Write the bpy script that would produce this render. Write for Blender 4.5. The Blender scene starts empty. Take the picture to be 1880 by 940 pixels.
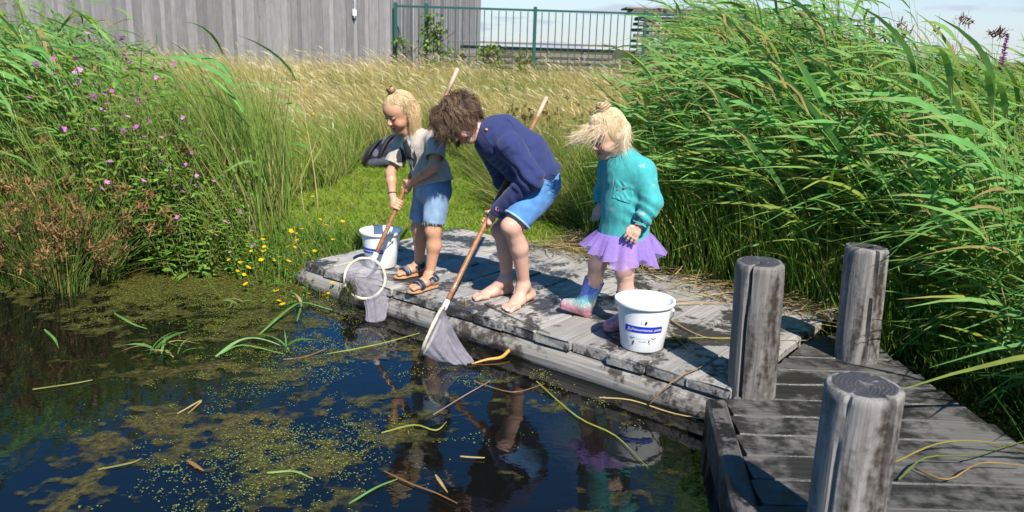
import bpy, bmesh, math, random
import numpy as np
from mathutils import Vector, Matrix
random.seed(7)
RNG = np.random.default_rng(11)
scene = bpy.context.scene
COL = scene.collection
# ------------------------------------------------------------------ camera
CAM_H = 1.42
F = 1462.0
PITCH = math.atan((470 - 85) / F)
ROLL = math.radians(1.8)
cp, sp, cr, sr = math.cos(PITCH), math.sin(PITCH), math.cos(ROLL), math.sin(ROLL)
cam_data = bpy.data.cameras.new('camera')
cam_data.sensor_width = 36.0
cam_data.lens = F * 36.0 / 1880.0
cam_data.clip_start = 0.05
cam_data.clip_end = 3000
cam_data.dof.use_dof = True
cam_data.dof.focus_distance = 4.45
cam_data.dof.aperture_fstop = 3.6
cam = bpy.data.objects.new('camera', cam_data)
COL.objects.link(cam)
cam.matrix_world = Matrix(((cr, -sr, 0, 0), (sr * sp, cr * sp, -cp, 0), (sr * cp, cr * cp, sp, CAM_H), (0, 0, 0, 1)))
scene.camera = cam
# ------------------------------------------------------------------ sky and sun
SUN_EL, SUN_AZ = math.radians(47), math.atan2(-2.4, 1.0)   # azimuth measured from +X towards +Y
sun_vec = Vector((math.cos(SUN_EL) * math.cos(SUN_AZ), math.cos(SUN_EL) * math.sin(SUN_AZ), math.sin(SUN_EL)))
world = bpy.data.worlds.new('World')
scene.world = world
world.use_nodes = True
wn, wl = world.node_tree.nodes, world.node_tree.links
wn.clear()
w_out = wn.new('ShaderNodeOutputWorld')
w_bg = wn.new('ShaderNodeBackground')
w_bg.inputs['Strength'].default_value = 0.115
w_sky = wn.new('ShaderNodeTexSky')
w_sky.sky_type = 'NISHITA'
w_sky.sun_disc = False
w_sky.sun_elevation = SUN_EL
w_sky.sun_rotation = math.pi / 2 - SUN_AZ
w_sky.air_density = 1.0
w_sky.dust_density = 0.1
w_sky.ozone_density = 3.5
# broken summer cloud, laid on a flat cloud layer above the place
w_tc = wn.new('ShaderNodeTexCoord')
w_sep = wn.new('ShaderNodeSeparateXYZ')
wl.new(w_tc.outputs['Generated'], w_sep.inputs[0])
w_add = wn.new('ShaderNodeMath'); w_add.operation = 'ADD'; w_add.inputs[1].default_value = 0.12
wl.new(w_sep.outputs['Z'], w_add.inputs[0])
w_max = wn.new('ShaderNodeMath'); w_max.operation = 'MAXIMUM'; w_max.inputs[1].default_value = 0.05
wl.new(w_add.outputs[0], w_max.inputs[0])
w_cmb = wn.new('ShaderNodeCombineXYZ')
for i, ax in enumerate('XY'):
    dv = wn.new('ShaderNodeMath'); dv.operation = 'DIVIDE'
    wl.new(w_sep.outputs[ax], dv.inputs[0]); wl.new(w_max.outputs[0], dv.inputs[1])
    wl.new(dv.outputs[0], w_cmb.inputs[i])
w_noise = wn.new('ShaderNodeTexNoise')
w_noise.inputs['Scale'].default_value = 0.95
w_noise.inputs['Detail'].default_value = 7
w_noise.inputs['Roughness'].default_value = 0.55
wl.new(w_cmb.outputs[0], w_noise.inputs['Vector'])
w_ramp = wn.new('ShaderNodeValToRGB')
w_ramp.color_ramp.elements[0].position = 0.56
w_ramp.color_ramp.elements[1].position = 0.78
wl.new(w_noise.outputs['Fac'], w_ramp.inputs[0])
w_haze = wn.new('ShaderNodeMapRange')        # many cloud bases overlap low down
w_haze.inputs['From Min'].default_value = 0.02; w_haze.inputs['From Max'].default_value = 0.20
w_haze.inputs['To Min'].default_value = 0.78; w_haze.inputs['To Max'].default_value = 0.0
wl.new(w_sep.outputs['Z'], w_haze.inputs['Value'])
w_sum = wn.new('ShaderNodeMath'); w_sum.operation = 'ADD'; w_sum.use_clamp = True
wl.new(w_ramp.outputs['Color'], w_sum.inputs[0]); wl.new(w_haze.outputs[0], w_sum.inputs[1])
w_mix = wn.new('ShaderNodeMix'); w_mix.data_type = 'RGBA'
w_mix.inputs[7].default_value = (3.3, 3.75, 4.5, 1)
wl.new(w_sum.outputs[0], w_mix.inputs[0])
w_sat = wn.new('ShaderNodeHueSaturation'); w_sat.inputs['Saturation'].default_value = 1.40; w_sat.inputs['Value'].default_value = 0.86
wl.new(w_sky.outputs[0], w_sat.inputs['Color'])
wl.new(w_sat.outputs[0], w_mix.inputs[6])
wl.new(w_mix.outputs[2], w_bg.inputs['Color'])
wl.new(w_bg.outputs[0], w_out.inputs['Surface'])
sun_data = bpy.data.lights.new('sun', 'SUN')
sun_data.energy = 5.0
sun_data.angle = math.radians(0.55)
sun_data.color = (1.0, 0.95, 0.87)
sun = bpy.data.objects.new('sun', sun_data)
COL.objects.link(sun)
sun.location = sun_vec * 30
sun.rotation_euler = sun_vec.to_track_quat('Z', 'Y').to_euler()
scene.view_settings.view_transform = 'Standard'
scene.view_settings.look = 'None'
scene.view_settings.exposure = 0.70
scene.view_settings.gamma = 1.0
scene.render.film_transparent = False
scene.cycles.max_bounces = 6
scene.cycles.diffuse_bounces = 3
scene.cycles.glossy_bounces = 3
scene.cycles.transparent_max_bounces = 14
scene.cycles.caustics_reflective = False
scene.cycles.caustics_refractive = False

# ------------------------------------------------------------------ measuring: photograph pixel -> point of the place
def ray(px, py):
    u, v = (px - 940) / F, (470 - py) / F
    u2, v2 = cr * u - sr * v, sr * u + cr * v
    return np.array([u2, cp + v2 * sp, -sp + v2 * cp])
CAMP = np.array([0, 0, CAM_H])
def P(px, py, z=0.0):
    d = ray(px, py)
    return CAMP + d * ((z - CAM_H) / d[2])
def D(px, py, y):
    d = ray(px, py)
    return CAMP + d * (y / d[1])

# ------------------------------------------------------------------ mesh helpers
A = np.asarray
def unit(v):
    v = A(v, float)
    return v / (np.linalg.norm(v, axis=-1, keepdims=True) + 1e-12)

def mesh_np(name, verts, faces, mats, smooth=False, col=None, mat_idx=None):
    """verts (n,3); faces: (m,k) array or list of lists"""
    verts = A(verts, np.float32)
    me = bpy.data.meshes.new(name)
    if isinstance(faces, np.ndarray):
        m, k = faces.shape
        flat = faces.astype(np.int32).ravel()
        tot = np.full(m, k, np.int32)
    else:
        tot = A([len(f) for f in faces], np.int32)
        flat = A([i for f in faces for i in f], np.int32)
        m = len(tot)
    start = np.concatenate([[0], np.cumsum(tot)[:-1]]).astype(np.int32)
    me.vertices.add(len(verts)); me.vertices.foreach_set('co', verts.ravel())
    me.loops.add(len(flat)); me.loops.foreach_set('vertex_index', flat)
    me.polygons.add(m)
    me.polygons.foreach_set('loop_start', start)
    me.polygons.foreach_set('loop_total', tot)
    if mat_idx is not None:
        me.polygons.foreach_set('material_index', A(mat_idx, np.int32))
    me.polygons.foreach_set('use_smooth', np.full(m, bool(smooth)))
    for mt in (mats if isinstance(mats, (list, tuple)) else [mats]):
        me.materials.append(mt)
    if col is not None:
        col = A(col, np.float32)
        if col.shape[1] == 3:
            col = np.concatenate([col, np.ones((len(col), 1), np.float32)], 1)
        at = me.attributes.new('Col', 'FLOAT_COLOR', 'POINT')
        at.data.foreach_set('color', col.ravel())
    me.update(calc_edges=True)
    return me

ORG = {}
def link(name, data, parent=None, loc=(0, 0, 0), rot=(0, 0, 0), scale=None):
    o = bpy.data.objects.new(name, data)
    COL.objects.link(o)
    o.location = loc
    o.rotation_euler = rot
    if scale is not None:
        o.scale = scale if hasattr(scale, '__len__') else (scale,) * 3
    if parent is not None:
        o.parent = parent
    return o
def tag(o, label=None, cat=None, group=None, kind=None):
    if label: o['label'] = label
    if cat: o['category'] = cat
    if group: o['group'] = group
    if kind: o['kind'] = kind
    return o
def thing(name, label, cat, loc=(0, 0, 0), rotz=0.0, group=None):
    o = link(name, None, None, loc, (0, 0, rotz))
    o.empty_display_size = 0.05
    ORG[o] = A(loc, float)
    return tag(o, label, cat, group)
def part(name, me, parent):
    """me has world coordinates; shift them into the (unrotated) parent's frame"""
    org = ORG.get(parent, np.zeros(3))
    if np.any(org):
        me.transform(Matrix.Translation(-Vector(org)))
    o = link(name, me, parent)
    ORG[o] = org
    return o
def copy_tree(o, parent=None):
    c = o.copy(); COL.objects.link(c)
    if parent is not None: c.parent = parent
    for ch in o.children: copy_tree(ch, c)
    return c

def box_vf(cx, cy, cz, sx, sy, sz, bev=0.0, R=None):
    """bevelled box as verts/faces (24 verts when bevelled)"""
    bm = bmesh.new()
    bmesh.ops.create_cube(bm, size=1.0)
    bmesh.ops.scale(bm, vec=(sx, sy, sz), verts=bm.verts)
    if bev > 0:
        bmesh.ops.bevel(bm, geom=list(bm.edges), offset=bev, segments=1, affect='EDGES', profile=0.5)
    v = np.array([x.co[:] for x in bm.verts])
    bm.verts.index_update()
    f = [[x.index for x in fc.verts] for fc in bm.faces]
    bm.free()
    if R is not None: v = v @ A(R).T
    return v + A([cx, cy, cz]), f
def merge(vfs):
    V, Fc, n = [], [], 0
    for v, f in vfs:
        V.append(v); Fc += [[i + n for i in q] for q in f]; n += len(v)
    return np.concatenate(V), Fc
def lathe(profile, seg=32, center=(0, 0, 0), close=False):
    """profile list of (r,z); returns verts, quads"""
    pr = A(profile, float); n = len(pr)
    a = np.linspace(0, 2 * np.pi, seg, endpoint=False)
    V = np.stack([pr[:, None, 0] * np.cos(a), pr[:, None, 0] * np.sin(a), np.repeat(pr[:, 1:2], seg, 1)], -1).reshape(-1, 3)
    i, j = np.meshgrid(np.arange(n - 1), np.arange(seg), indexing='ij')
    j2 = (j + 1) % seg
    Q = np.stack([i * seg + j, i * seg + j2, (i + 1) * seg + j2, (i + 1) * seg + j], -1).reshape(-1, 4)
    return V + A(center), Q
def frames(path):
    """parallel-ish frames along paths (N,S,3)"""
    t = np.gradient(path, axis=1)
    t = unit(t)
    ref = np.where(np.abs(t[..., 2:3]) > 0.9, A([1.0, 0, 0]), A([0, 0, 1.0]))
    n = unit(np.cross(t, ref))
    for s in range(1, path.shape[1]):                 # keep the frame from flipping
        p = n[:, s - 1] - t[:, s] * np.sum(n[:, s - 1] * t[:, s], -1, keepdims=True)
        n[:, s] = unit(p)
    return t, n, np.cross(t, n)
def tubes(path, rad, sides=4, caps=True):
    """paths (N,S,3), radii (N,S) -> verts, quads/tris list array (quads; caps by collapsing)"""
    path = A(path, float); N, S, _ = path.shape
    rad = np.broadcast_to(A(rad, float), (N, S))
    t, n, b = frames(path)
    a = np.linspace(0, 2 * np.pi, sides, endpoint=False)
    V = path[:, :, None, :] + rad[:, :, None, None] * (np.cos(a)[:, None] * n[:, :, None, :] + np.sin(a)[:, None] * b[:, :, None, :])
    V = V.reshape(-1, 3)
    k, i, j = np.meshgrid(np.arange(N), np.arange(S - 1), np.arange(sides), indexing='ij')
    j2 = (j + 1) % sides
    base = k * S * sides
    Q = np.stack([base + i * sides + j, base + i * sides + j2, base + (i + 1) * sides + j2, base + (i + 1) * sides + j], -1).reshape(-1, 4)
    if caps and sides == 4:
        k1 = np.arange(N) * S * sides
        c0 = np.stack([k1 + 3, k1 + 2, k1 + 1, k1], -1)
        e = k1 + (S - 1) * sides
        c1 = np.stack([e, e + 1, e + 2, e + 3], -1)
        Q = np.concatenate([Q, c0, c1])
    return V, Q
def one_tube(pts, radii, sides=8, sub=1):
    """one round tube with end caps: verts, faces(list)"""
    pts = A(pts, float)
    radii = np.broadcast_to(A(radii, float), (len(pts),))
    if sub > 1:
        pts, radii = spline(pts, sub), np.interp(np.linspace(0, len(pts) - 1, (len(pts) - 1) * sub + 1), np.arange(len(pts)), radii)
    V, Q = tubes(pts[None], radii[None], sides, caps=False)
    S = len(pts)
    f = [list(q) for q in Q]
    f.append(list(range(sides))[::-1]); f.append([(S - 1) * sides + i for i in range(sides)])
    return V, f
def spline(pts, sub):
    """Catmull-Rom"""
    pts = A(pts, float)
    p = np.concatenate([[2 * pts[0] - pts[1]], pts, [2 * pts[-1] - pts[-2]]])
    out = []
    for i in range(1, len(p) - 2):
        for k in range(sub):
            t = k / sub
            out.append(0.5 * ((2 * p[i]) + (-p[i - 1] + p[i + 1]) * t + (2 * p[i - 1] - 5 * p[i] + 4 * p[i + 1] - p[i + 2]) * t * t + (-p[i - 1] + 3 * p[i] - 3 * p[i + 1] + p[i + 2]) * t ** 3))
    out.append(p[-2])
    return A(out)
def strips(base, d0, L, W, bend, segs=3, side=None, prof=None, fold=0.0):
    """flat tapering blades: centre line base + d0*L*t + bend*L*t^2.  Returns verts, quads, t per vert, blade id per vert"""
    base, d0, bend = A(base, float), A(d0, float), A(bend, float)
    N = len(base)
    L = np.broadcast_to(A(L, float), (N,)); W = np.broadcast_to(A(W, float), (N,))
    t = np.linspace(0, 1, segs + 1)
    C = base[:, None] + (L[:, None, None] * (d0[:, None] * t[None, :, None] + bend[:, None] * (t ** 2)[None, :, None]))
    if side is None:
        a = RNG.uniform(0, 2 * np.pi, N)
        side = np.stack([np.cos(a), np.sin(a), np.zeros(N)], -1)
    if prof is None:
        prof = np.clip(1.0 - t ** 2.2, 0.04, 1)
    w = (W[:, None] * prof[None]) * 0.5
    tang = d0[:, None] + 2 * bend[:, None] * t[None, :, None]
    sd = side[:, None] - tang * np.sum(side[:, None] * tang, -1, keepdims=True) / (np.sum(tang * tang, -1, keepdims=True) + 1e-9)
    sd = unit(sd)
    V = np.stack([C - sd * w[..., None], C + sd * w[..., None]], 2).reshape(-1, 3)
    k, i = np.meshgrid(np.arange(N), np.arange(segs), indexing='ij')
    b = k * (segs + 1) * 2 + i * 2
    Q = np.stack([b, b + 1, b + 3, b + 2], -1).reshape(-1, 4)
    T = np.tile(np.repeat(t, 2), N)
    I = np.repeat(np.arange(N), (segs + 1) * 2)
    return V, Q, T, I
def cat(parts_):
    """concatenate (V,Q,C) triples"""
    V, Q, C, n = [], [], [], 0
    for v, q, c in parts_:
        V.append(v); Q.append(q + n); C.append(c); n += len(v)
    return np.concatenate(V), np.concatenate(Q), np.concatenate(C)

def _hash(ix, iy, seed):
    h = (ix.astype(np.int64) * 374761393 + iy.astype(np.int64) * 668265263 + seed * 974634211) & 0x7fffffff
    h = ((h ^ (h >> 13)) * 1274126177) & 0x7fffffff
    return ((h ^ (h >> 16)) & 0xffff) / 65535.0
def vnoise(x, y, seed=0):
    ix, iy = np.floor(x), np.floor(y)
    fx, fy = x - ix, y - iy
    fx, fy = fx * fx * (3 - 2 * fx), fy * fy * (3 - 2 * fy)
    a, b = _hash(ix, iy, seed), _hash(ix + 1, iy, seed)
    c, d = _hash(ix, iy + 1, seed), _hash(ix + 1, iy + 1, seed)
    return (a * (1 - fx) + b * fx) * (1 - fy) + (c * (1 - fx) + d * fx) * fy
def fbm(x, y, octv=4, seed=0):
    s, a, tot = 0, 1.0, 0
    for o in range(octv):
        s = s + a * vnoise(x * 2 ** o + 13.7 * o, y * 2 ** o - 7.1 * o, seed + o); tot += a; a *= 0.5
    return s / tot

# ------------------------------------------------------------------ material helpers
class NT:
    def __init__(self, name):
        self.m = bpy.data.materials.new(name); self.m.use_nodes = True
        self.n, self.l = self.m.node_tree.nodes, self.m.node_tree.links
        self.n.clear()
        self.out = self.n.new('ShaderNodeOutputMaterial')
    def node(self, t, **kw):
        nd = self.n.new(t)
        for k, v in kw.items():
            if k in nd.inputs: nd.inputs[k].default_value = v
            else: setattr(nd, k, v)
        return nd
    def link(self, a, b): self.l.new(a, b)
    def pos(self): return self.node('ShaderNodeNewGeometry').outputs['Position']
    def obj(self): return self.node('ShaderNodeTexCoord').outputs['Object']
    def attr(self, name='Col'): return self.node('ShaderNodeAttribute', attribute_name=name)
    def scale(self, vec, s):
        mp = self.node('ShaderNodeMapping'); mp.inputs['Scale'].default_value = s
        self.link(vec, mp.inputs['Vector']); return mp.outputs[0]
    def noise(self, vec, scale, detail=4, rough=0.55, dist=0.0):
        nd = self.node('ShaderNodeTexNoise'); nd.inputs['Scale'].default_value = scale
        nd.inputs['Detail'].default_value = detail; nd.inputs['Roughness'].default_value = rough
        nd.inputs['Distortion'].default_value = dist
        if vec is not None: self.link(vec, nd.inputs['Vector'])
        return nd.outputs['Fac']
    def ramp(self, fac, stops):
        nd = self.node('ShaderNodeValToRGB'); el = nd.color_ramp.elements
        while len(el) < len(stops): el.new(0.5)
        for e, (p, c) in zip(el, stops):
            e.position = p
            e.color = (c, c, c, 1) if not hasattr(c, '__len__') else (*c[:3], 1)
        self.link(fac, nd.inputs[0]); return nd.outputs['Color']
    def mix(self, fac, a, b, mode='MIX'):
        nd = self.node('ShaderNodeMix', data_type='RGBA', blend_type=mode)
        for sock, v in ((nd.inputs[0], fac), (nd.inputs[6], a), (nd.inputs[7], b)):
            if hasattr(v, 'default_value') or hasattr(v, 'is_linked'): self.link(v, sock)
            else: sock.default_value = v if not hasattr(v, '__len__') else (*v[:3], 1)
        return nd.outputs[2]
    def math(self, op, a, b=None, clamp=False):
        nd = self.node('ShaderNodeMath', operation=op, use_clamp=clamp)
        for sock, v in ((nd.inputs[0], a), (nd.inputs[1], b)):
            if v is None: continue
            if hasattr(v, 'is_linked'): self.link(v, sock)
            else: sock.default_value = v
        return nd.outputs[0]
    def bsdf(self, color, rough=0.6, spec=0.4, bump=None, bump_d=0.01, bump_s=0.5, **kw):
        b = self.node('ShaderNodeBsdfPrincipled')
        for key, v in (('Base Color', color), ('Roughness', rough), ('Specular IOR Level', spec)):
            if hasattr(v, 'is_linked'): self.link(v, b.inputs[key])
            else: b.inputs[key].default_value = v if not hasattr(v, '__len__') else (*v[:3], 1)
        for k, v in kw.items():
            b.inputs[k.replace('_', ' ')].default_value = v
        if bump is not None:
            bn = self.node('ShaderNodeBump'); bn.inputs['Distance'].default_value = bump_d; bn.inputs['Strength'].default_value = bump_s
            self.link(bump, bn.inputs['Height']); self.link(bn.outputs[0], b.inputs['Normal'])
        self.b = b
        return b.outputs[0]
    def done(self, shader): self.link(shader, self.out.inputs['Surface']); return self.m

def m_plain(name, color, rough=0.6, spec=0.4, var=0.15, scale=30.0, bump=0.0, **kw):
    t = NT(name); n = t.noise(t.obj(), scale, 4)
    c = t.mix(n, tuple(x * (1 - var) for x in color), tuple(min(1, x * (1 + var)) for x in color))
    return t.done(t.bsdf(c, rough, spec, bump=n if bump else None, bump_d=bump, **kw))
def m_leaf(name, trans=0.3, rough=0.5, spec=0.3, var=0.25):
    """plant tissue; colour comes from the mesh's Col attribute"""
    t = NT(name); a = t.attr()
    n = t.noise(t.pos(), 9.0, 3)
    hs = t.ramp(n, [(0.25, 1 - var), (0.75, 1 + var)])
    c = t.mix(1.0, a.outputs['Color'], hs, 'MULTIPLY')
    s = t.bsdf(c, rough, spec)
    tr = t.node('ShaderNodeBsdfTranslucent')
    c2 = t.mix(1.0, c, (1.15, 1.2, 0.55), 'MULTIPLY')
    t.link(c2, tr.inputs['Color'])
    mx = t.node('ShaderNodeMixShader'); mx.inputs[0].default_value = trans
    t.link(s, mx.inputs[1]); t.link(tr.outputs[0], mx.inputs[2])
    return t.done(mx.outputs[0])
def m_col(name, rough=0.7, spec=0.3, var=0.08, scale=60.0, bump=0.0, **kw):
    """colour from Col attribute, slight variation"""
    t = NT(name); a = t.attr(); n = t.noise(t.obj(), scale, 4)
    c = t.mix(1.0, a.outputs['Color'], t.ramp(n, [(0.3, 1 - var), (0.7, 1 + var)]), 'MULTIPLY')
    return t.done(t.bsdf(c, rough, spec, bump=n if bump else None, bump_d=bump, **kw))
# ================================================================== SETTING
WATER_Z = -0.17
SH_X = [-40, -9, -6, -4.6, -3.4, -2.8, -2.2, -1.75, -1.35, -0.9, 0.2, 1.2, 1.9, 2.4, 3.0, 4.2, 6.0, 9.0, 40]
SH_Y = [5.2, 5.2, 5.05, 5.0, 5.12, 5.32, 5.55, 5.42, 5.25, 5.35, 5.15, 4.75, 4.72, 4.9, 5.0, 4.6, 4.3, 4.0, 3.8]
def shore(x): return np.interp(x, SH_X, SH_Y)
def ground_z(x, y):
    x, y = A(x, float), A(y, float)
    d = y - shore(x) + 0.10 * (fbm(x * 2.3, y * 2.3, 3, 5) - 0.5)
    s = np.clip(d / 0.45, 0, 1); s = s * s * (3 - 2 * s)
    land = WATER_Z - 0.03 + 0.165 * s + 0.05 * (fbm(x * 1.1, y * 1.1, 3, 9) - 0.5) * s
    land = land + 0.60 * np.clip((y - 7.5) / 10.5, 0, 1)
    return np.where(d > 0, land, WATER_Z - 0.03 - 0.45 * np.clip(-d / 0.8, 0, 1))
def graded(lo, hi, step, far):
    mid = np.arange(lo, hi + 1e-6, step)
    out = [step]
    while sum(out) < far: out.append(out[-1] * 1.35)
    ext = np.cumsum(out)
    return np.concatenate([(lo - ext)[::-1], mid, hi + ext])
gx, gy = graded(-7, 7, 0.12, 1500), graded(3.2, 12, 0.12, 1500)
GX, GY = np.meshgrid(gx, gy)
GV = np.stack([GX, GY, ground_z(GX, GY)], -1).reshape(-1, 3)
nx, ny = len(gx), len(gy)
ii, jj = np.meshgrid(np.arange(ny - 1), np.arange(nx - 1), indexing='ij')
GQ = np.stack([ii * nx + jj, ii * nx + jj + 1, (ii + 1) * nx + jj + 1, (ii + 1) * nx + jj], -1).reshape(-1, 4)
t = NT('soil_and_turf')
n1, n2 = t.noise(t.pos(), 1.6, 5), t.noise(t.pos(), 28.0, 5, 0.7)
c = t.mix(t.ramp(n1, [(0.35, 0.0), (0.62, 1.0)]), (0.055, 0.075, 0.016), (0.13, 0.105, 0.045))
c = t.mix(t.ramp(n2, [(0.35, 0.0), (0.75, 1.0)]), c, (0.035, 0.032, 0.014))
M_SOIL = t.done(t.bsdf(c, 0.95, 0.1, bump=n2, bump_d=0.03))
tag(link('ground', mesh_np('ground', GV, GQ, M_SOIL, True)), 'grassy bank and field around the pond', kind='structure')

# water: dark peaty pond
t = NT('pond_water')
n1 = t.noise(t.scale(t.pos(), (1, 1.6, 1)), 5.0, 3, 0.5, 0.4)
n2 = t.noise(t.pos(), 26.0, 2, 0.5)
hgt = t.math('ADD', n1, t.math('MULTIPLY', n2, 0.18))
M_WATER = t.done(t.bsdf((0.0045, 0.0045, 0.0035), 0.015, 0.5, bump=hgt, bump_d=0.006, bump_s=0.20, IOR=1.52))
wx, wy = 45.0, 12.0
tag(link('pond_water', mesh_np('pond_water', [(-wx, -wy, WATER_Z), (wx, -wy, WATER_Z), (wx, 7.5, WATER_Z), (-wx, 7.5, WATER_Z)], A([[0, 1, 2, 3]]), M_WATER)),
    'dark still pond water in front of the wooden deck', kind='structure')

# floating algae and duckweed: where they lie (world x, y, rx, ry, weight)
BLOBS = [(-2.6, 5.05, 1.5, 0.42, 1.2), (-1.75, 5.0, 0.6, 0.5, 1.3), (-1.5, 4.2, 0.75, 0.55, 0.55), (-0.95, 3.7, 0.65, 0.5, 0.6),
         (-1.45, 3.35, 0.55, 0.40, 0.5), (-0.65, 2.95, 0.60, 0.28, 0.95), (-0.75, 2.5, 0.50, 0.35, 0.75), (-1.15, 2.7, 0.45, 0.35, 0.5),
         (-0.25, 3.6, 0.25, 0.22, 0.55), (-2.3, 4.35, 0.5, 0.22, 0.5), (0.05, 3.62, 0.30, 0.14, 0.5), (-3.6, 4.9, 0.8, 0.3, 0.6)]
def algae_density(x, y):
    s = np.zeros_like(x)
    for cx, cy, rx, ry, w in BLOBS:
        s = s + w * np.exp(-((x - cx) / rx) ** 2 - ((y - cy) / ry) ** 2)
    return s
ax, ay = np.arange(-4.4, 1.3, 0.013), np.arange(2.0, 5.75, 0.013)
AX, AY = np.meshgrid(ax, ay)
dens = algae_density(AX, AY) * 0.50 + 1.5 * (fbm(AX * 2.6, AY * 3.6, 5, 21) - 0.5) + 1.25 * (fbm(AX * 17, AY * 20, 3, 33) - 0.5) - 0.34
keep = dens > 0
idx = -np.ones(keep.shape, int)
cell = keep[:-1, :-1] & keep[1:, :-1] & keep[:-1, 1:] & keep[1:, 1:] & (AY < shore(AX) + 0.15)[:-1, :-1]
pi, pj = np.nonzero(cell)
used = np.zeros(keep.shape, bool)
for a_, b_ in ((0, 0), (1, 0), (0, 1), (1, 1)): used[pi + a_, pj + b_] = True
idx[used] = np.arange(used.sum())
ui, uj = np.nonzero(used)
al = np.clip(dens[ui, uj] / 0.34, 0, 1)
fn = fbm(AX * 38, AY * 38, 2, 3)[ui, uj]
AV = np.stack([AX[ui, uj], AY[ui, uj], WATER_Z + 0.0025 + 0.004 * fn * al], -1)
AQ = np.stack([idx[pi, pj], idx[pi, pj + 1], idx[pi + 1, pj + 1], idx[pi + 1, pj]], -1)
g1 = fbm(AX * 1.9, AY * 1.9, 2, 71)[ui, uj][:, None]
ac = A([0.100, 0.075, 0.022]) * g1 + A([0.070, 0.080, 0.016]) * (1 - g1)
t = NT('floating_algae')
at = t.attr()
nn = t.noise(t.pos(), 75.0, 4, 0.7)
c = t.mix(t.ramp(nn, [(0.3, 0.0), (0.7, 1.0)]), t.mix(1.0, at.outputs['Color'], (0.45, 0.45, 0.4), 'MULTIPLY'), t.mix(1.0, at.outputs['Color'], (1.5, 1.45, 1.3), 'MULTIPLY'))
sh = t.bsdf(c, 0.55, 0.4, bump=nn, bump_d=0.01)
tr = t.node('ShaderNodeBsdfTransparent')
mx = t.node('ShaderNodeMixShader')
n3 = t.noise(t.pos(), 42.0, 3, 0.65)
fac = t.math('MULTIPLY', at.outputs['Alpha'], t.ramp(n3, [(0.30, 0.15), (0.58, 1.0)]), True)
t.link(fac, mx.inputs[0]); t.link(tr.outputs[0], mx.inputs[1]); t.link(sh, mx.inputs[2])
M_ALGAE = t.done(mx.outputs[0])
tag(link('floating_algae', mesh_np('floating_algae', AV, AQ, M_ALGAE, True, np.concatenate([ac, al[:, None] * 0.8], 1))),
    'olive brown algae mats floating on the dark pond', 'algae', kind='stuff')
# duckweed: thousands of tiny leaves
def duckweed(n, xr, yr, thr, boost=0.0):
    x, y = RNG.uniform(*xr, n), RNG.uniform(*yr, n)
    d = algae_density(x, y) * 0.8 + 1.0 * (fbm(x * 4.2, y * 5.2, 4, 51) - 0.5) + 1.1 * (fbm(x * 15, y * 19, 3, 52) - 0.5) + boost
    k = (RNG.uniform(0, 1, n) < np.clip((d - thr) * 1.8, 0, 1)) & (y < shore(x) + 0.05)
    return x[k], y[k]
dx, dy = duckweed(120000, (-4.2, 0.4), (2.0, 5.7), 0.52)
ex_, ey_ = np.array([.786, -.618]), np.array([.618, .786])
DK0 = np.array([-1.363, 5.055])
ss, oo = RNG.uniform(0.3, 2.7, 4500), -np.abs(RNG.normal(0, 0.13, 4500)) - 0.06   # drifted against the deck
q = DK0 + ss[:, None] * ex_ + oo[:, None] * ey_
k = RNG.uniform(0, 1, 4500) < np.clip((fbm(q[:, 0] * 5, q[:, 1] * 5, 3, 5) - 0.42) * 4, 0, 0.8)
dx, dy = np.concatenate([dx, q[k, 0]]), np.concatenate([dy, q[k, 1]])
n = len(dx)
r = RNG.uniform(0.0014, 0.0040, n); ph = RNG.uniform(0, 6.28, n); el = RNG.uniform(0.6, 1.0, n)
aa = np.linspace(0, 2 * np.pi, 5, endpoint=False)
lx, ly = r[:, None] * np.cos(aa), (r * el)[:, None] * np.sin(aa)
vx = dx[:, None] + lx * np.cos(ph)[:, None] - ly * np.sin(ph)[:, None]
vy = dy[:, None] + lx * np.sin(ph)[:, None] + ly * np.cos(ph)[:, None]
vz = np.broadcast_to((WATER_Z + RNG.uniform(0.0075, 0.011, n))[:, None], vx.shape)
DV = np.stack([vx, vy, vz], -1).reshape(-1, 3)
DQ = np.arange(n * 5).reshape(-1, 5)
dc = A([0.19, 0.25, 0.042]) * RNG.uniform(0.55, 1.25, (n, 1)) + RNG.uniform(0, 0.08, (n, 1)) * A([1, 0.6, 0])
M_DUCK = m_col('duckweed_leaf', 0.5, 0.4, 0.1)
tag(link('duckweed', mesh_np('duckweed', DV, DQ, M_DUCK, False, np.repeat(dc, 5, 0))), 'yellow green duckweed scattered over the pond', 'duckweed', kind='stuff')

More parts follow.
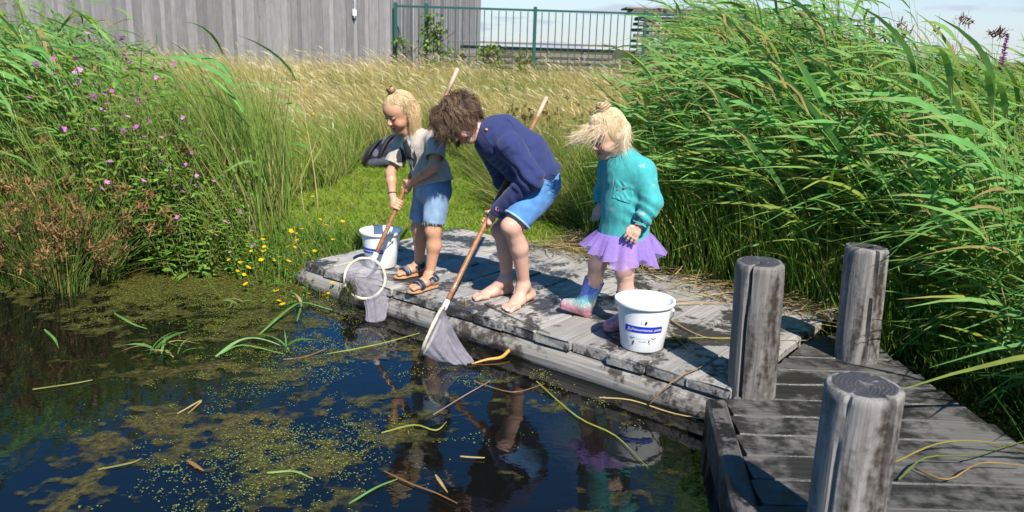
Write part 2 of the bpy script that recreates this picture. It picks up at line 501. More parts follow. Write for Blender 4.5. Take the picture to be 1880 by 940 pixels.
# ------------------------------------------------------------------ weathered wood
def m_wood(name, light, mid, wet, axis, wet_thr, wet_scale=3.2, soft=0.06, rough=0.8, streak=None, tint=0.78):
    t = NT(name)
    s = [55.0, 55.0, 55.0]; s[axis] = 2.2
    obj = t.obj()
    rnd = t.node('ShaderNodeObjectInfo').outputs['Random']
    off = t.node('ShaderNodeVectorMath', operation='ADD')
    t.link(obj, off.inputs[0])
    cmb = t.node('ShaderNodeCombineXYZ')
    for i in range(3): t.link(t.math('MULTIPLY', rnd, 7.3 + 3 * i), cmb.inputs[i])
    t.link(cmb.outputs[0], off.inputs[1])
    grain = t.noise(t.scale(off.outputs[0], s), 1.0, 6, 0.65, 0.3)
    broad = t.noise(off.outputs[0], 4.5, 4, 0.6)
    c = t.mix(t.ramp(grain, [(0.30, 0.0), (0.62, 1.0)]), mid, light)
    c = t.mix(t.ramp(broad, [(0.35, 0.0), (0.7, 0.55)]), c, tuple(x * 0.62 for x in light))
    tint = t.ramp(rnd, [(0.0, tint), (1.0, 1.12)])
    c = t.mix(1.0, c, tint, 'MULTIPLY')
    if streak is None:
        wv = t.pos()
        w1 = t.noise(wv, wet_scale, 5, 0.62, 0.6)
        w2 = t.noise(wv, wet_scale * 9, 3, 0.6)
    else:                                              # wet runs down a post
        wv = t.scale(obj, streak)
        w1 = t.noise(wv, 1.0, 5, 0.6, 0.5)
        w2 = t.noise(obj, 40.0, 3, 0.6)
    wm = t.math('ADD', w1, t.math('MULTIPLY', t.math('SUBTRACT', w2, 0.5), 0.34))
    wm = t.ramp(wm, [(wet_thr, 0.0), (wet_thr + soft, 1.0)])
    wetc = t.mix(t.ramp(grain, [(0.3, 0.0), (0.7, 1.0)]), tuple(x * 0.5 for x in wet), wet)
    c = t.mix(wm, c, wetc)
    rg = t.mix(wm, (rough,) * 3, (0.34,) * 3)
    return t.done(t.bsdf(c, rg, 0.35, bump=grain, bump_d=0.006, bump_s=0.8))
GREY_L, GREY_M, WETC = (0.43, 0.405, 0.372), (0.21, 0.190, 0.168), (0.062, 0.055, 0.052)
M_DECK = m_wood('deck_plank_wood', GREY_L, GREY_M, WETC, 1, 0.48, 3.2, 0.085)
M_JET = m_wood('jetty_plank_wood', (0.135, 0.127, 0.117), (0.070, 0.063, 0.056), (0.034, 0.031, 0.028), 0, 0.42, 2.4, 0.14)  # wet wood, with the jetty's shade also put into these colours
M_LOG = m_wood('deck_log_wood', (0.30, 0.278, 0.25), (0.12, 0.105, 0.09), (0.085, 0.070, 0.058), 0, 0.475, 3.4, 0.09)
M_POST = m_wood('mooring_post_wood', (0.30, 0.276, 0.255), (0.12, 0.104, 0.092), (0.055, 0.042, 0.034), 2, 0.45, soft=0.20, streak=(11, 11, 2.2))
M_BEAM = m_wood('dark_beam_wood', (0.12, 0.11, 0.10), (0.05, 0.045, 0.04), (0.02, 0.018, 0.016), 1, 0.45)
M_IRON = m_plain('rusty_iron', (0.16, 0.13, 0.11), 0.6, 0.5, 0.3, 60, 0.002, Metallic=0.6)

def plank_mesh(name, lx, ly, lz, mat, seed, long_axis=1, ends=None):
    """an old plank: eased edges, slightly cupped and bowed, worn uneven ends"""
    rg = np.random.default_rng(seed)
    n = 9
    L = ly if long_axis == 1 else lx
    Wd = lx if long_axis == 1 else ly
    tt = np.linspace(0, 1, n)
    e = 0.006
    prof = A([(-0.5 * Wd, -lz + e), (-0.5 * Wd, -e * 1.6), (-0.5 * Wd + e, 0), (0, -0.001), (0.5 * Wd - e, 0), (0.5 * Wd, -e * 1.6), (0.5 * Wd, -lz + e), (0.5 * Wd - e, -lz), (-0.5 * Wd + e, -lz)])
    m = len(prof)
    V = np.zeros((n, m, 3))
    for i, s in enumerate(tt):
        p = prof.copy()
        p[:, 0] += rg.normal(0, 0.0022) * np.sign(p[:, 0])
        p[:, 1] += rg.normal(0, 0.0010)
        V[i, :, 0] = p[:, 0]; V[i, :, 1] = s * L; V[i, :, 2] = p[:, 1]
    V[0, :, 1] += rg.normal(0, 0.004, m) + rg.normal(0, 0.008); V[-1, :, 1] += rg.normal(0, 0.006, m)
    V = V.reshape(-1, 3)
    if ends is not None:                               # skewed ends: (slope at start, slope at end)
        V[:, 1] += np.where(V[:, 1] < L / 2, ends[0] * V[:, 0], ends[1] * V[:, 0])
    if long_axis == 0: V = np.stack([V[:, 1], -V[:, 0], V[:, 2]], -1)
    fs = []
    for i in range(n - 1):
        for j in range(m):
            j2 = (j + 1) % m
            fs.append([i * m + j, i * m + j2, (i + 1) * m + j2, (i + 1) * m + j])
    fs.append(list(range(m))[::-1]); fs.append([(n - 1) * m + j for j in range(m)])
    fs = [f[::-1] for f in fs] 
    return mesh_np(name, V, fs, mat)

# ---- the deck: planks laid across, a round log under their front ends
DECK_ANG = math.atan2(-.618, .786)
deck = thing('wooden_deck', 'weathered grey plank deck the three children stand on, with log edge', 'deck', (DK0[0], DK0[1], 0), DECK_ANG)
PITCH_P = 0.2145
deck_meshes = [plank_mesh('plank', PITCH_P - 0.006, 1.50, 0.052, M_DECK, 40 + i) for i in range(5)]
for i in range(14):
    o = link('plank', deck_meshes[i % 5], deck, (-0.03 + (i + 0.5) * PITCH_P, random.uniform(-0.006, 0.012), random.uniform(-0.004, 0.0)), (random.uniform(-.0015, .0015), random.uniform(-.01, .01), random.uniform(-.003, .003)))
def log_mesh(name, length, r, mat, seed):
    rg = np.random.default_rng(seed)
    n, m = 46, 18
    s = np.linspace(0, length, n); a = np.linspace(0, 2 * np.pi, m, endpoint=False)
    S, AA = np.meshgrid(s, a, indexing='ij')
    R = r * (1 + 0.10 * (fbm(S * 1.5, np.cos(AA) * 2 + 3 + 0 * S, 3, seed) - 0.5) + 0.09 * (fbm(S * 0.7, np.sin(AA) * 7 + np.cos(AA) * 5, 3, seed + 2) - 0.5))
    R -= 0.010 * np.exp(-((AA - 3.5 - 0.15 * np.sin(S * 2)) / 0.10) ** 2)          # drying crack
    V = np.stack([S, R * np.cos(AA), R * np.sin(AA)], -1).reshape(-1, 3)
    fs = []
    for i in range(n - 1):
        for j in range(m):
            j2 = (j + 1) % m
            fs.append([i * m + j, i * m + j2, (i + 1) * m + j2, (i + 1) * m + j])
    fs.append(list(range(m))[::-1]); fs.append([(n - 1) * m + j for j in range(m)])
    return mesh_np(name, V, fs, mat, True)
edge_log = link('edge_log', log_mesh('edge_log', 3.03, 0.078, M_LOG, 3), deck, (-0.07, 0.045, -0.135), (0, 0.002, 0.004))
link('bearer', log_mesh('bearer', 2.9, 0.075, M_LOG, 8), deck, (0.0, 1.30, -0.13))
v, f = lathe([(0, 0), (0.017, 0), (0.017, 0.006), (0.009, 0.008), (0.009, 0.014), (0, 0.016)], 10)
link('bolt', mesh_np('bolt', v @ A([[1, 0, 0], [0, 0, -1], [0, 1, 0]]), f, M_IRON, False), edge_log, (2.93, -0.080, -0.005))

# ---- the jetty running towards the photographer
jetty = thing('wooden_jetty', 'dark wet plank jetty running from the deck towards the viewer', 'jetty', (0.93, 3.06, -0.022), 0)
y = 4.028; jp = 0.168; k = 0
jmeshes = []
while y > 0.5:
    yb = y - jp + 0.0035
    ym = 0.5 * (y + yb)
    lx0 = max(.969 + .786 * (ym - 3.222) + 0.035 if ym > 3.0 else 0.0, 0.927 + 0.124 * (ym - 3.056))
    sl = .786 if (ym > 3.15) else 0.0
    rx = 1.908 + (3.715 - ym) * .123 - (0.0 if ym < 3.9 else 0.06)
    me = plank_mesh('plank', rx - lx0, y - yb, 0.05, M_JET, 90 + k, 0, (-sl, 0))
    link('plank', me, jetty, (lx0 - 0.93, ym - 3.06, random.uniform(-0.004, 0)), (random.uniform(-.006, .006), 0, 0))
    y -= jp; k += 1
v, f = box_vf(0, -1.3, -0.075, 0.085, 2.75, 0.17, 0.012)
link('side_beam', mesh_np('side_beam', v, f, M_BEAM), jetty, (-0.045, 0.02, 0), (0, 0, math.atan2(-0.124, 1.0)))
v, f = box_vf(0, -1.3, -0.13, 0.085, 2.6, 0.15, 0.012)
link('side_beam', mesh_np('side_beam', v, f, M_BEAM), jetty, (1.02, 0.5, 0), (0, 0, 0.123))
# ---- three round mooring posts
def post(seed, base, top, r, label, crack_a, slant):
    rg = np.random.default_rng(seed)
    base, top = A(base, float), A(top, float)
    z0 = -0.75
    H = top[2]
    m = 56
    zs = np.concatenate([np.linspace(z0, H - 0.03, 26), [H - 0.012, H - 0.003, H]])
    a = np.linspace(0, 2 * np.pi, m, endpoint=False)
    Z, AA = np.meshgrid(zs, a, indexing='ij')
    R = r * (1 + 0.05 * (fbm(Z * 2.0, np.cos(AA) * 1.5 + 9, 3, seed) - 0.5) + 0.12 * (fbm(Z * 0.8 + 5, np.cos(AA) * 4 + np.sin(AA) * 3, 3, seed + 1) - 0.5) + 0.035 * (1 - (Z - z0) / (H - z0)))
    for ca, wd, dp in ((crack_a, 0.055, 0.032), (crack_a + 2.1, 0.05, 0.014), (crack_a - 1.2, 0.045, 0.012)):
        dd = (AA - ca - 0.10 * np.sin(Z * 5 + ca) + np.pi) % (2 * np.pi) - np.pi
        R -= dp * np.exp(-(dd / wd) ** 2)
    chip = 0.012 * np.clip(fbm(a * 2.2 + seed, a * 0 + 3.3, 3, seed + 7) - 0.5, 0, 1) * 2
    R[-4:] -= chip * A([0.3, 0.6, 0.9, 1.0])[:, None]
    R[-2] -= 0.006; R[-1] -= 0.018
    V = np.stack([R * np.cos(AA), R * np.sin(AA), Z], -1)
    V[..., 2] += np.where(Z > H - 0.05, slant * V[..., 0] + 0.6 * slant * V[..., 1], 0)
    lean = (top[:2] - base[:2]) / H
    V[..., 0] += Z * lean[0]; V[..., 1] += Z * lean[1]
    n = len(zs)
    V = V.reshape(-1, 3)
    # top face: rings towards the pith with a check (crack) running to the centre
    rings = []
    last = V[(n - 1) * m:].copy(); ctr = last.mean(0)
    for s in (0.75, 0.45, 0.15):
        rr = ctr + (last - ctr) * s
        dd = (a - crack_a + np.pi) % (2 * np.pi) - np.pi
        rr[:, 2] += 0.003 * rg.normal(0, 1, m) * s - 0.012 * np.exp(-(dd / (0.10 / s)) ** 2)
        rings.append(rr)
    V = np.concatenate([V] + rings + [ctr[None] - A([[0, 0, 0.004]])])
    fs = []
    N = n + 3
    for i in range(N - 1):
        for j in range(m):
            j2 = (j + 1) % m
            fs.append([i * m + j, i * m + j2, (i + 1) * m + j2, (i + 1) * m + j])
    for j in range(m): fs.append([(N - 1) * m + j, (N - 1) * m + (j + 1) % m, N * m])
    mi = [0 if min(q) < (n - 1) * m else 1 for q in fs]
    me = mesh_np('mooring_post', V, fs, [M_POST, M_PTOP], True, mat_idx=mi)
    o = link('mooring_post', me, None, (base[0], base[1], 0))
    o.data.set_sharp_from_angle(angle=math.radians(38))
    return tag(o, label, 'post', 'round mooring posts')
t = NT('post_end_grain')
ob = t.obj()
wv = t.node('ShaderNodeTexWave', wave_type='RINGS', rings_direction='Z'); wv.inputs['Scale'].default_value = 26; wv.inputs['Distortion'].default_value = 6.0; wv.inputs['Detail'].default_value = 3
t.link(ob, wv.inputs['Vector'])
n1 = t.noise(ob, 16.0, 4, 0.6)
c = t.mix(t.ramp(wv.outputs['Fac'], [(0.2, 0.0), (0.9, 1.0)]), (0.042, 0.040, 0.042), (0.062, 0.060, 0.062))
c = t.mix(t.ramp(n1, [(0.62, 0.0), (0.68, 1.0)]), c, (0.24, 0.235, 0.235))
M_PTOP = t.done(t.bsdf(c, 0.6, 0.35, bump=wv.outputs['Fac'], bump_d=0.002))
post(1, P(1380, 708), D(1396, 480, 3.27), 0.101, 'round grey mooring post with dark wet streaks at the deck corner', 4.0, 0.03)
post(2, P(1572, 648), D(1592, 452, 3.714), 0.100, 'pale dry mooring post nearest the reeds, split down the middle', 4.75, -0.05)
post(5, P(1545, 1000), D(1586, 706, 2.104), 0.106, 'large dark topped mooring post in the near right corner', 5.1, 0.04)

# ================================================================== shed, fence, timber behind
SC = A([-2.80, 18.05]); SF = unit(A([-0.981, 0.192])); SS = unit(A([1.47, 7.5]))
M_BOARD = m_wood('shed_board_wood', (0.33, 0.31, 0.305), (0.20, 0.187, 0.184), (0.12, 0.11, 0.108), 2, 0.70, 2.5, tint=0.62)
M_BACK = m_plain('shed_backing', (0.05, 0.05, 0.05), 0.9)
M_ROOF = m_plain('shed_roofing', (0.10, 0.10, 0.105), 0.8)
shed = thing('wooden_shed', 'grey shed clad in weathered upright boards, far left behind the field', 'shed', (SC[0], SC[1], 0.1), 0)
def rot2(d): return np.array([[d[0], -d[1], 0], [d[1], d[0], 0], [0, 0, 1.0]])
WH = 3.3
def wall_backing(d, ln, name):
    ctr = SC + d * ln / 2
    nrm = A([d[1], -d[0]]) * (1 if name == 'front' else 1)
    v, f = box_vf(0, 0, WH / 2 + 0.05, ln, 0.06, WH, 0, None)
    v = v @ rot2(d).T + A([ctr[0], ctr[1], 0])
    return v, f
ctr = SC + SF * 5.2 + SS * 4.1
v, f = box_vf(0, 0, WH / 2 + 0.05, 10.3, 7.96, WH, 0)
v = v @ rot2(-SF).T + A([ctr[0], ctr[1], 0.0])
part('wall', mesh_np('wall', v, f, M_BACK), shed)
v, f = box_vf(0, 0, WH + 0.16, 10.9, 8.6, 0.16, 0)
part('roof', mesh_np('roof', v @ rot2(-SF).T + A([ctr[0], ctr[1], 0.0]), f, M_ROOF), shed)
bm_meshes = []
for i in range(5):
    w = (0.150, 0.165, 0.135, 0.175, 0.145)[i]
    v, f = box_vf(0, 0, WH / 2, w, 0.024, WH, 0.004)
    bm_meshes.append((w, mesh_np('board', v, f, M_BOARD)))
def clad(d, ln, nrm):
    s = 0.0; k = 0
    ang = math.atan2(d[1], d[0])
    while s < ln:
        w, me = bm_meshes[(k * 7 + k // 3) % 5]
        proud = 0.0 if k % 2 == 0 else 0.024
        c2 = SC + d * (s + w / 2) + nrm * (0.014 + proud)
        link('board', me, shed, (c2[0] - SC[0], c2[1] - SC[1], 0.0 + random.uniform(-.01, .01)), (0, random.uniform(-.002, .002), ang + random.uniform(-.02, .02)))
        s += w * (0.90 if k % 2 else 0.78); k += 1
clad(SF, 10.3, -SS)
clad(SS, 7.9, -SF)
# small white box on the shed wall
bx = D(655, 24, 18.25)
M_WHITE = m_plain('white_plastic', (0.78, 0.78, 0.78), 0.35, 0.5, 0.03)
bt = SC + SF * ((SC[0] - bx[0]) / 0.981) - SS * 0.10
eb = thing('electrical_box', 'small white electrical box on the grey shed wall', 'box', (bt[0], bt[1], bx[2]))
v, f = box_vf(0, 0, 0, 0.085, 0.055, 0.145, 0.012)
part('housing', mesh_np('housing', v + ORG[eb], f, M_WHITE), eb)
v, f = lathe([(0, -0.04), (0.017, -0.035), (0.020, -0.015), (0.016, 0.0)], 12, ORG[eb] + A([0, -0.008, -0.075]))
part('sensor', mesh_np('sensor', v, f, m_plain('grey_plastic', (0.35, 0.35, 0.37), 0.4)), eb)
v, f = one_tube([(0, 0.02, 0.07), (0.004, 0.02, 0.6), (0, 0.02, 1.3)] + ORG[eb], 0.006, 6)
part('cable', mesh_np('cable', v, f, M_WHITE), eb)

# green bar fence
M_FENCE = m_plain('green_fence_paint', (0.012, 0.075, 0.062), 0.45, 0.5, 0.15, 8)
FZ = 2.205; FY = 18.0
fence = thing('metal_fence', 'dark green metal bar fence between the shed and the timber', 'fence', (0, FY, 0.15))
fx = [D(726, 10, FY)[0], D(783, 12, FY)[0], D(983, 16, FY)[0], D(1186, 25, FY)[0], D(1186, 25, FY)[0] + 2.45, D(1186, 25, FY)[0] + 4.9]
for i, x in enumerate(fx):
    v, f = box_vf(x, FY, 1.19, 0.075, 0.075, 2.14, 0.008)
    part('post', mesh_np('post', v, f, M_FENCE), fence)
for a_, b_ in zip(fx[:-1], fx[1:]):
    for z, h in ((FZ - 0.02, 0.045), (0.33, 0.04)):
        v, f = box_vf((a_ + b_) / 2, FY, z, b_ - a_ - 0.076, 0.03, h, 0.004)
        part('rail', mesh_np('rail', v, f, M_FENCE), fence)
    nb = max(2, int(round((b_ - a_) / 0.152)))
    v, f = box_vf(0, 0, 0, 0.021, 0.014, 1.80, 0)
    bar = mesh_np('bar', v, f, M_FENCE)
    for j in range(1, nb):
        link('bar', bar, fence, (a_ + (b_ - a_) * j / nb, 0, 1.255 - 0.15))
# two stacks of sawn timber beyond the fence
M_TIMB = m_wood('stacked_timber_wood', (0.27, 0.23, 0.19), (0.12, 0.10, 0.08), (0.06, 0.05, 0.04), 0, 0.58, 1.2)
def stack(name, label, x0, x1, yy, zb, nl, th, gap, cover):
    s = thing(name, label, 'timber stack', ((x0 + x1) / 2, yy, zb))
    z = zb
    for L_ in range(nl):
        for d in range(3):
            l_, r_ = x0 + random.uniform(-.12, .10), x1 + random.uniform(-.25, .12)
            v, f = box_vf((l_ + r_) / 2, yy + d * 0.34 + random.uniform(-.03, .03), z + th / 2, r_ - l_, 0.30, th * random.uniform(0.8, 1.0), 0.006)
            part('plank', mesh_np('plank', v, f, M_TIMB), s)
        if L_ < nl - 1:
            for xx in np.arange(x0 + 0.3, x1, 0.9):
                v, f = box_vf(xx + random.uniform(-.1, .1), yy + 0.32, z + th + gap / 2 - 0.001, 0.05, 0.95, gap, 0)
                part('spacer', mesh_np('spacer', v, f, M_TIMB), s)
        z += th + gap
    for c_ in range(cover):
        v, f = box_vf((x0 + x1) / 2 - 0.12 + random.uniform(-.1, .1), yy + 0.30, z + 0.03 + c_ * 0.052, x1 - x0 + 0.35, 1.15, 0.04, 0.004)
        part('cover_board', mesh_np('cover_board', v, f, M_TIMB), s)
x0, x1 = D(852, 70, 20)[0], D(1128, 70, 20)[0]
stack('timber_stack', 'low stack of sawn planks behind the middle of the green fence', x0, x1, 20.0, 0.25, 9, 0.085, 0.05, 1)
x0, x1 = D(1172, 50, 20.5)[0], D(1480, 50, 20.5)[0]
stack('timber_stack', 'tall covered stack of planks behind the fence, beside the reeds', x0, x1, 20.5, 0.25, 15, 0.085, 0.05, 3)
# ================================================================== PLANTS
M_LEAF = m_leaf('reed_leaf', 0.42, 0.55, 0.22)
M_GRASS = m_leaf('grass_blade', 0.42, 0.65, 0.15)
M_DRY = m_leaf('dry_stalk', 0.22, 0.7, 0.2)
M_STEM = m_col('plant_stem', 0.55, 0.3, 0.15, 20)
M_PETAL = m_leaf('petal', 0.35, 0.6, 0.2, 0.1)
LANCE = lambda n: np.clip(np.sin(np.pi * np.clip(np.linspace(0.06, 1.0, n + 1), 0, 1)) ** 0.75, 0.03, 1)
REEDP = lambda n: np.clip(np.interp(np.linspace(0, 1, n + 1), [0, .08, .3, .6, 1], [.45, .8, 1, .75, .03]), 0.03, 1)
def mixc(a, b, f): return A(a) * (1 - f) + A(b) * f
def vary(n, base, dv=0.2, hue=0.12):
    c = A(base)[None] * RNG.uniform(1 - dv, 1 + dv, (n, 1))
    c = c * (1 + RNG.uniform(-hue, hue, (n, 3)) * A([1, 0.35, 0.6]))
    return np.clip(c, 0.004, 0.95)
def in_deck(x, y, m=0.0):
    qx, qy = x - DK0[0], y - DK0[1]
    s, o = qx * ex_[0] + qy * ex_[1], qx * ey_[0] + qy * ey_[1]
    on = (s > -0.03 - m) & (s < 2.97 + m) & (o > -m) & (o < 1.47 + m)
    rx = 1.908 + (3.715 - y) * .123
    lx = 0.927 + 0.124 * (y - 3.056)
    jt = (x > lx - m) & (x < rx + m) & (y < 3.86 + m)
    return on | jt
def deck_so(x, y):
    qx, qy = x - DK0[0], y - DK0[1]
    return qx * ex_[0] + qy * ex_[1], qx * ey_[0] + qy * ey_[1]
WIND = A([-1.0, 0.05, 0.0])
def grass(n, x, y, h, w, wind, segs, c0, c1, spread=0.35, bendk=0.5):
    """n blades at x, y; root colour c0 (n,3), tip colour c1"""
    z = ground_z(x, y)
    base = np.stack([x, y, z - 0.01], -1)
    d0 = np.stack([RNG.normal(0, spread, n), RNG.normal(0, spread, n), np.ones(n)], -1)
    d0 = unit(d0)
    b = np.stack([RNG.normal(0, bendk, n), RNG.normal(0, bendk, n), -np.abs(RNG.normal(0, bendk * 0.5, n))], -1) * 0.6 + WIND * (wind * RNG.uniform(0.3, 1.2, n))[:, None]
    V, Q, T, I = strips(base, d0, h, w, b, segs)
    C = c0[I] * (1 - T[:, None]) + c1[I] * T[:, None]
    return V, Q, C

# ---- short lawn on the bank behind the deck
def is_lawn(x, y):
    edge = np.interp(y, [5, 6, 7, 8, 9, 10.5], [-1.7, -1.85, -1.95, -1.9, -1.75, -1.3])
    edge2 = np.interp(y, [5, 6.2, 6.8, 8, 9, 10.5], [0.9, 0.5, 0.0, -0.25, -0.55, -1.2])
    wob = 0.5 * (fbm(x * 2.0, y * 2.0, 3, 77) - 0.5)
    return (x > edge + wob) & (x < edge2 + wob) & (y < 10.3)
n = 150000
x, y = RNG.uniform(-2.6, 1.2, n), RNG.uniform(5.0, 10.4, n)
k = is_lawn(x, y) & ~in_deck(x, y, -0.02) & (y > shore(x) - 0.05)
x, y = x[k], y[k]; n = len(x)
h = RNG.uniform(0.035, 0.085, n) * (0.7 + 0.8 * fbm(x * 3, y * 3, 3, 4))
patch = fbm(x * 1.7, y * 1.7, 3, 14)[:, None]
c1 = vary(n, (0.27, 0.42, 0.042), 0.25, 0.2) * (1 - 0.25 * patch) + A([0.14, 0.09, 0.02]) * np.clip(patch - 0.45, 0, 1) * 1.2
dry = RNG.uniform(0, 1, n) < 0.13
c1[dry] = vary(dry.sum(), (0.42, 0.34, 0.15), 0.2)
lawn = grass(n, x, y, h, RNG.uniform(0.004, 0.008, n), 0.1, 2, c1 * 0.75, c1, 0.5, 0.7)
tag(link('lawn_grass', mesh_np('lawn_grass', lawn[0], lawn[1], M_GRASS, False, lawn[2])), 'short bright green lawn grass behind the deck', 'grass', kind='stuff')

# ---- tall summer meadow: green below, straw coloured above
def meadow(n, yr, hs, w0, seed, golden):
    y = RNG.uniform(yr[0] ** 0.5, yr[1] ** 0.5, n) ** 2
    x = RNG.uniform(-1, 1, n) * (y * 0.66 + 0.8)
    k = ~is_lawn(x, y) & (y > shore(x) + 0.15) & ~in_deck(x, y, 0.05)
    k &= ~((x > 1.2 + 0.27 * (y - 6)) & (y < 9.0))                 # reed bed stands there
    k &= y < 18.1
    x, y = x[k], y[k]; n = len(x)
    g = np.clip(golden + 1.9 * (fbm(x * 0.55, y * 0.55, 3, seed) - 0.5) + (y - 11) * 0.045, 0, 1)
    near_path = np.clip((y - 6.2) / 2.5, 0.35, 1)
    h = RNG.uniform(hs[0], hs[1], n) * near_path * (0.75 + 0.5 * fbm(x * 0.9, y * 0.9, 2, seed + 3))
    pick = RNG.uniform(0, 1, n) < g
    c1 = np.where(pick[:, None], vary(n, (0.64, 0.49, 0.22), 0.25), vary(n, (0.16, 0.25, 0.045), 0.25, 0.2))
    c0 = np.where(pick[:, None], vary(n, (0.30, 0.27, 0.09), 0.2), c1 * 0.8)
    w = w0 * (y / 9.0) * RNG.uniform(0.6, 1.3, n)
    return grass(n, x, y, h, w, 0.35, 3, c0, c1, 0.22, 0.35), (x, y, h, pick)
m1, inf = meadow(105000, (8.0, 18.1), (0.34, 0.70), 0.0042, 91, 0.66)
m2, inf2 = meadow(34000, (5.4, 10.5), (0.30, 0.62), 0.0065, 95, 0.22)
# seed heads: soft drooping plumes on the straw coloured stalks
px_, py_, ph_, pk_ = [np.concatenate([a_, b_]) for a_, b_ in zip(inf, inf2)]
s_ = np.nonzero(pk_ & (RNG.uniform(0, 1, len(pk_)) < 0.11))[0]
n = len(s_)
base = np.stack([px_[s_] + WIND[0] * 0.10 * ph_[s_], py_[s_], ground_z(px_[s_], py_[s_]) + ph_[s_] * RNG.uniform(0.75, 1.02, n)], -1)
d0 = unit(np.stack([RNG.normal(-0.55, 0.35, n), RNG.normal(0, 0.35, n), RNG.uniform(0.5, 1.1, n)], -1))
V, Q, T, I = strips(base, d0, RNG.uniform(0.10, 0.20, n), RNG.uniform(0.008, 0.015, n) * np.clip(py_[s_] / 10, 0.7, 1.4), np.stack([RNG.uniform(-.5, -.1, n), RNG.normal(0, .15, n), RNG.uniform(-.55, -.1, n)], -1), 3, None, LANCE(3))
sc_ = vary(n, (0.60, 0.51, 0.31), 0.2)
mv = cat([m1, m2, (V, Q, sc_[I])])
tag(link('meadow_grass', mesh_np('meadow_grass', mv[0], mv[1], M_GRASS, False, mv[2])), 'tall straw coloured meadow grass between lawn and shed', 'grass', kind='stuff')

# ---- lush tussock grass: beside the lawn on the left, along the bank, at the back of the deck
def region_grass(n, xr, yr, cond, h, w, c1, c0, wind=0.35, spread=0.25, bendk=0.35, segs=4):
    x, y = RNG.uniform(*xr, n), RNG.uniform(*yr, n)
    k = cond(x, y) & ~in_deck(x, y, 0.01)
    x, y = x[k], y[k]; n = len(x)
    hh = RNG.uniform(*h, n) * (0.6 + 0.8 * fbm(x * 1.8, y * 1.8, 2, 8))
    cc = vary(n, c1, 0.28, 0.2); c00 = vary(n, c0, 0.2)
    st = RNG.uniform(0, 1, n) < 0.13
    cc[st] = vary(st.sum(), (0.46, 0.36, 0.15), 0.2)
    c00[st] = cc[st] * 0.8
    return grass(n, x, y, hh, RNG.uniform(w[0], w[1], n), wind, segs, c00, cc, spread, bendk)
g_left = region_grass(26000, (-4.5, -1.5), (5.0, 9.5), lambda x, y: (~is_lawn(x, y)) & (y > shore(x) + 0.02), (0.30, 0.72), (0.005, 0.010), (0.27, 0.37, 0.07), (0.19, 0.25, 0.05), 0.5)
g_bank = region_grass(9000, (-3.6, -1.0), (5.0, 6.2), lambda x, y: (y > shore(x) - 0.04) & (y < shore(x) + 0.55), (0.08, 0.26), (0.004, 0.008), (0.16, 0.28, 0.035), (0.10, 0.17, 0.03), 0.15, 0.4)
def back_cond(x, y):
    s, o = deck_so(x, y)
    return (o > 1.40) & (o < 3.3) & (s > 0.7) & (s < 4.6) & ~is_lawn(x, y) & ((y > 3.95) | (x > 2.05 + (3.715 - y) * .123))
g_back = region_grass(30000, (-0.3, 4.2), (3.2, 8.2), back_cond, (0.55, 1.05), (0.004, 0.0085), (0.21, 0.37, 0.045), (0.17, 0.26, 0.04), 0.18, 0.14, 0.22, 5)
g_jet = region_grass(13000, (2.1, 4.6), (1.0, 4.6), lambda x, y: x > 2.12 + (3.715 - y) * .123 + 0.22, (0.45, 0.90), (0.004, 0.009), (0.085, 0.19, 0.028), (0.06, 0.11, 0.02), 0.2, 0.15, 0.28, 5)
# drooping green-gold sward around the rushes behind the tall child
g_mid = region_grass(14000, (-0.6, 1.3), (6.3, 9.0), lambda x, y: ~is_lawn(x, y), (0.18, 0.50), (0.004, 0.009), (0.20, 0.25, 0.055), (0.13, 0.15, 0.04), 0.4, 0.4, 0.6)
g_tall = region_grass(5200, (-3.6, -1.75), (5.35, 7.4), lambda x, y: (~is_lawn(x, y)) & (y > shore(x) + 0.1), (0.70, 1.35), (0.006, 0.012), (0.22, 0.33, 0.065), (0.17, 0.22, 0.05), 0.35, 0.12, 0.22, 5)
mv = cat([g_left, g_bank, g_tall])
tag(link('bank_grass', mesh_np('bank_grass', mv[0], mv[1], M_GRASS, False, mv[2])), 'long green grass along the left bank of the pond', 'grass', kind='stuff')
mv = cat([g_back, g_jet, g_mid])
tag(link('waterside_grass', mesh_np('waterside_grass', mv[0], mv[1], M_GRASS, False, mv[2])), 'dense upright green grass and sedge behind the deck', 'grass', kind='stuff')

# ---- trampled straw at the back of the deck
n = 2600
s, o = RNG.uniform(0.75, 3.3, n), RNG.normal(1.62, 0.24, n)
k = (o > 1.33) | ((s > 2.0) & (o > 1.12)) 
s, o = s[k], o[k]; n = len(s)
q = DK0 + s[:, None] * ex_ + o[:, None] * ey_
zz = np.where(in_deck(q[:, 0], q[:, 1]), 0.004, ground_z(q[:, 0], q[:, 1]) + 0.03) + RNG.uniform(0.0, 0.05, n)
an = RNG.normal(0.1, 0.75, n)
d0 = np.stack([np.cos(an), np.sin(an), RNG.normal(0.04, 0.10, n)], -1)
V, Q, T, I = strips(np.stack([q[:, 0], q[:, 1], zz], -1), d0, RNG.uniform(0.10, 0.45, n), RNG.uniform(0.003, 0.008, n), np.stack([RNG.normal(0, .15, n), RNG.normal(0, .15, n), RNG.normal(-.06, .05, n)], -1), 3)
cc = vary(n, (0.44, 0.34, 0.16), 0.35)
br = RNG.uniform(0, 1, n) < 0.35
cc[br] = vary(br.sum(), (0.16, 0.10, 0.05), 0.3)
tag(link('trampled_straw', mesh_np('trampled_straw', V, Q, M_DRY, False, cc[I])), 'trampled brown straw along the back of the deck', 'straw', kind='stuff')

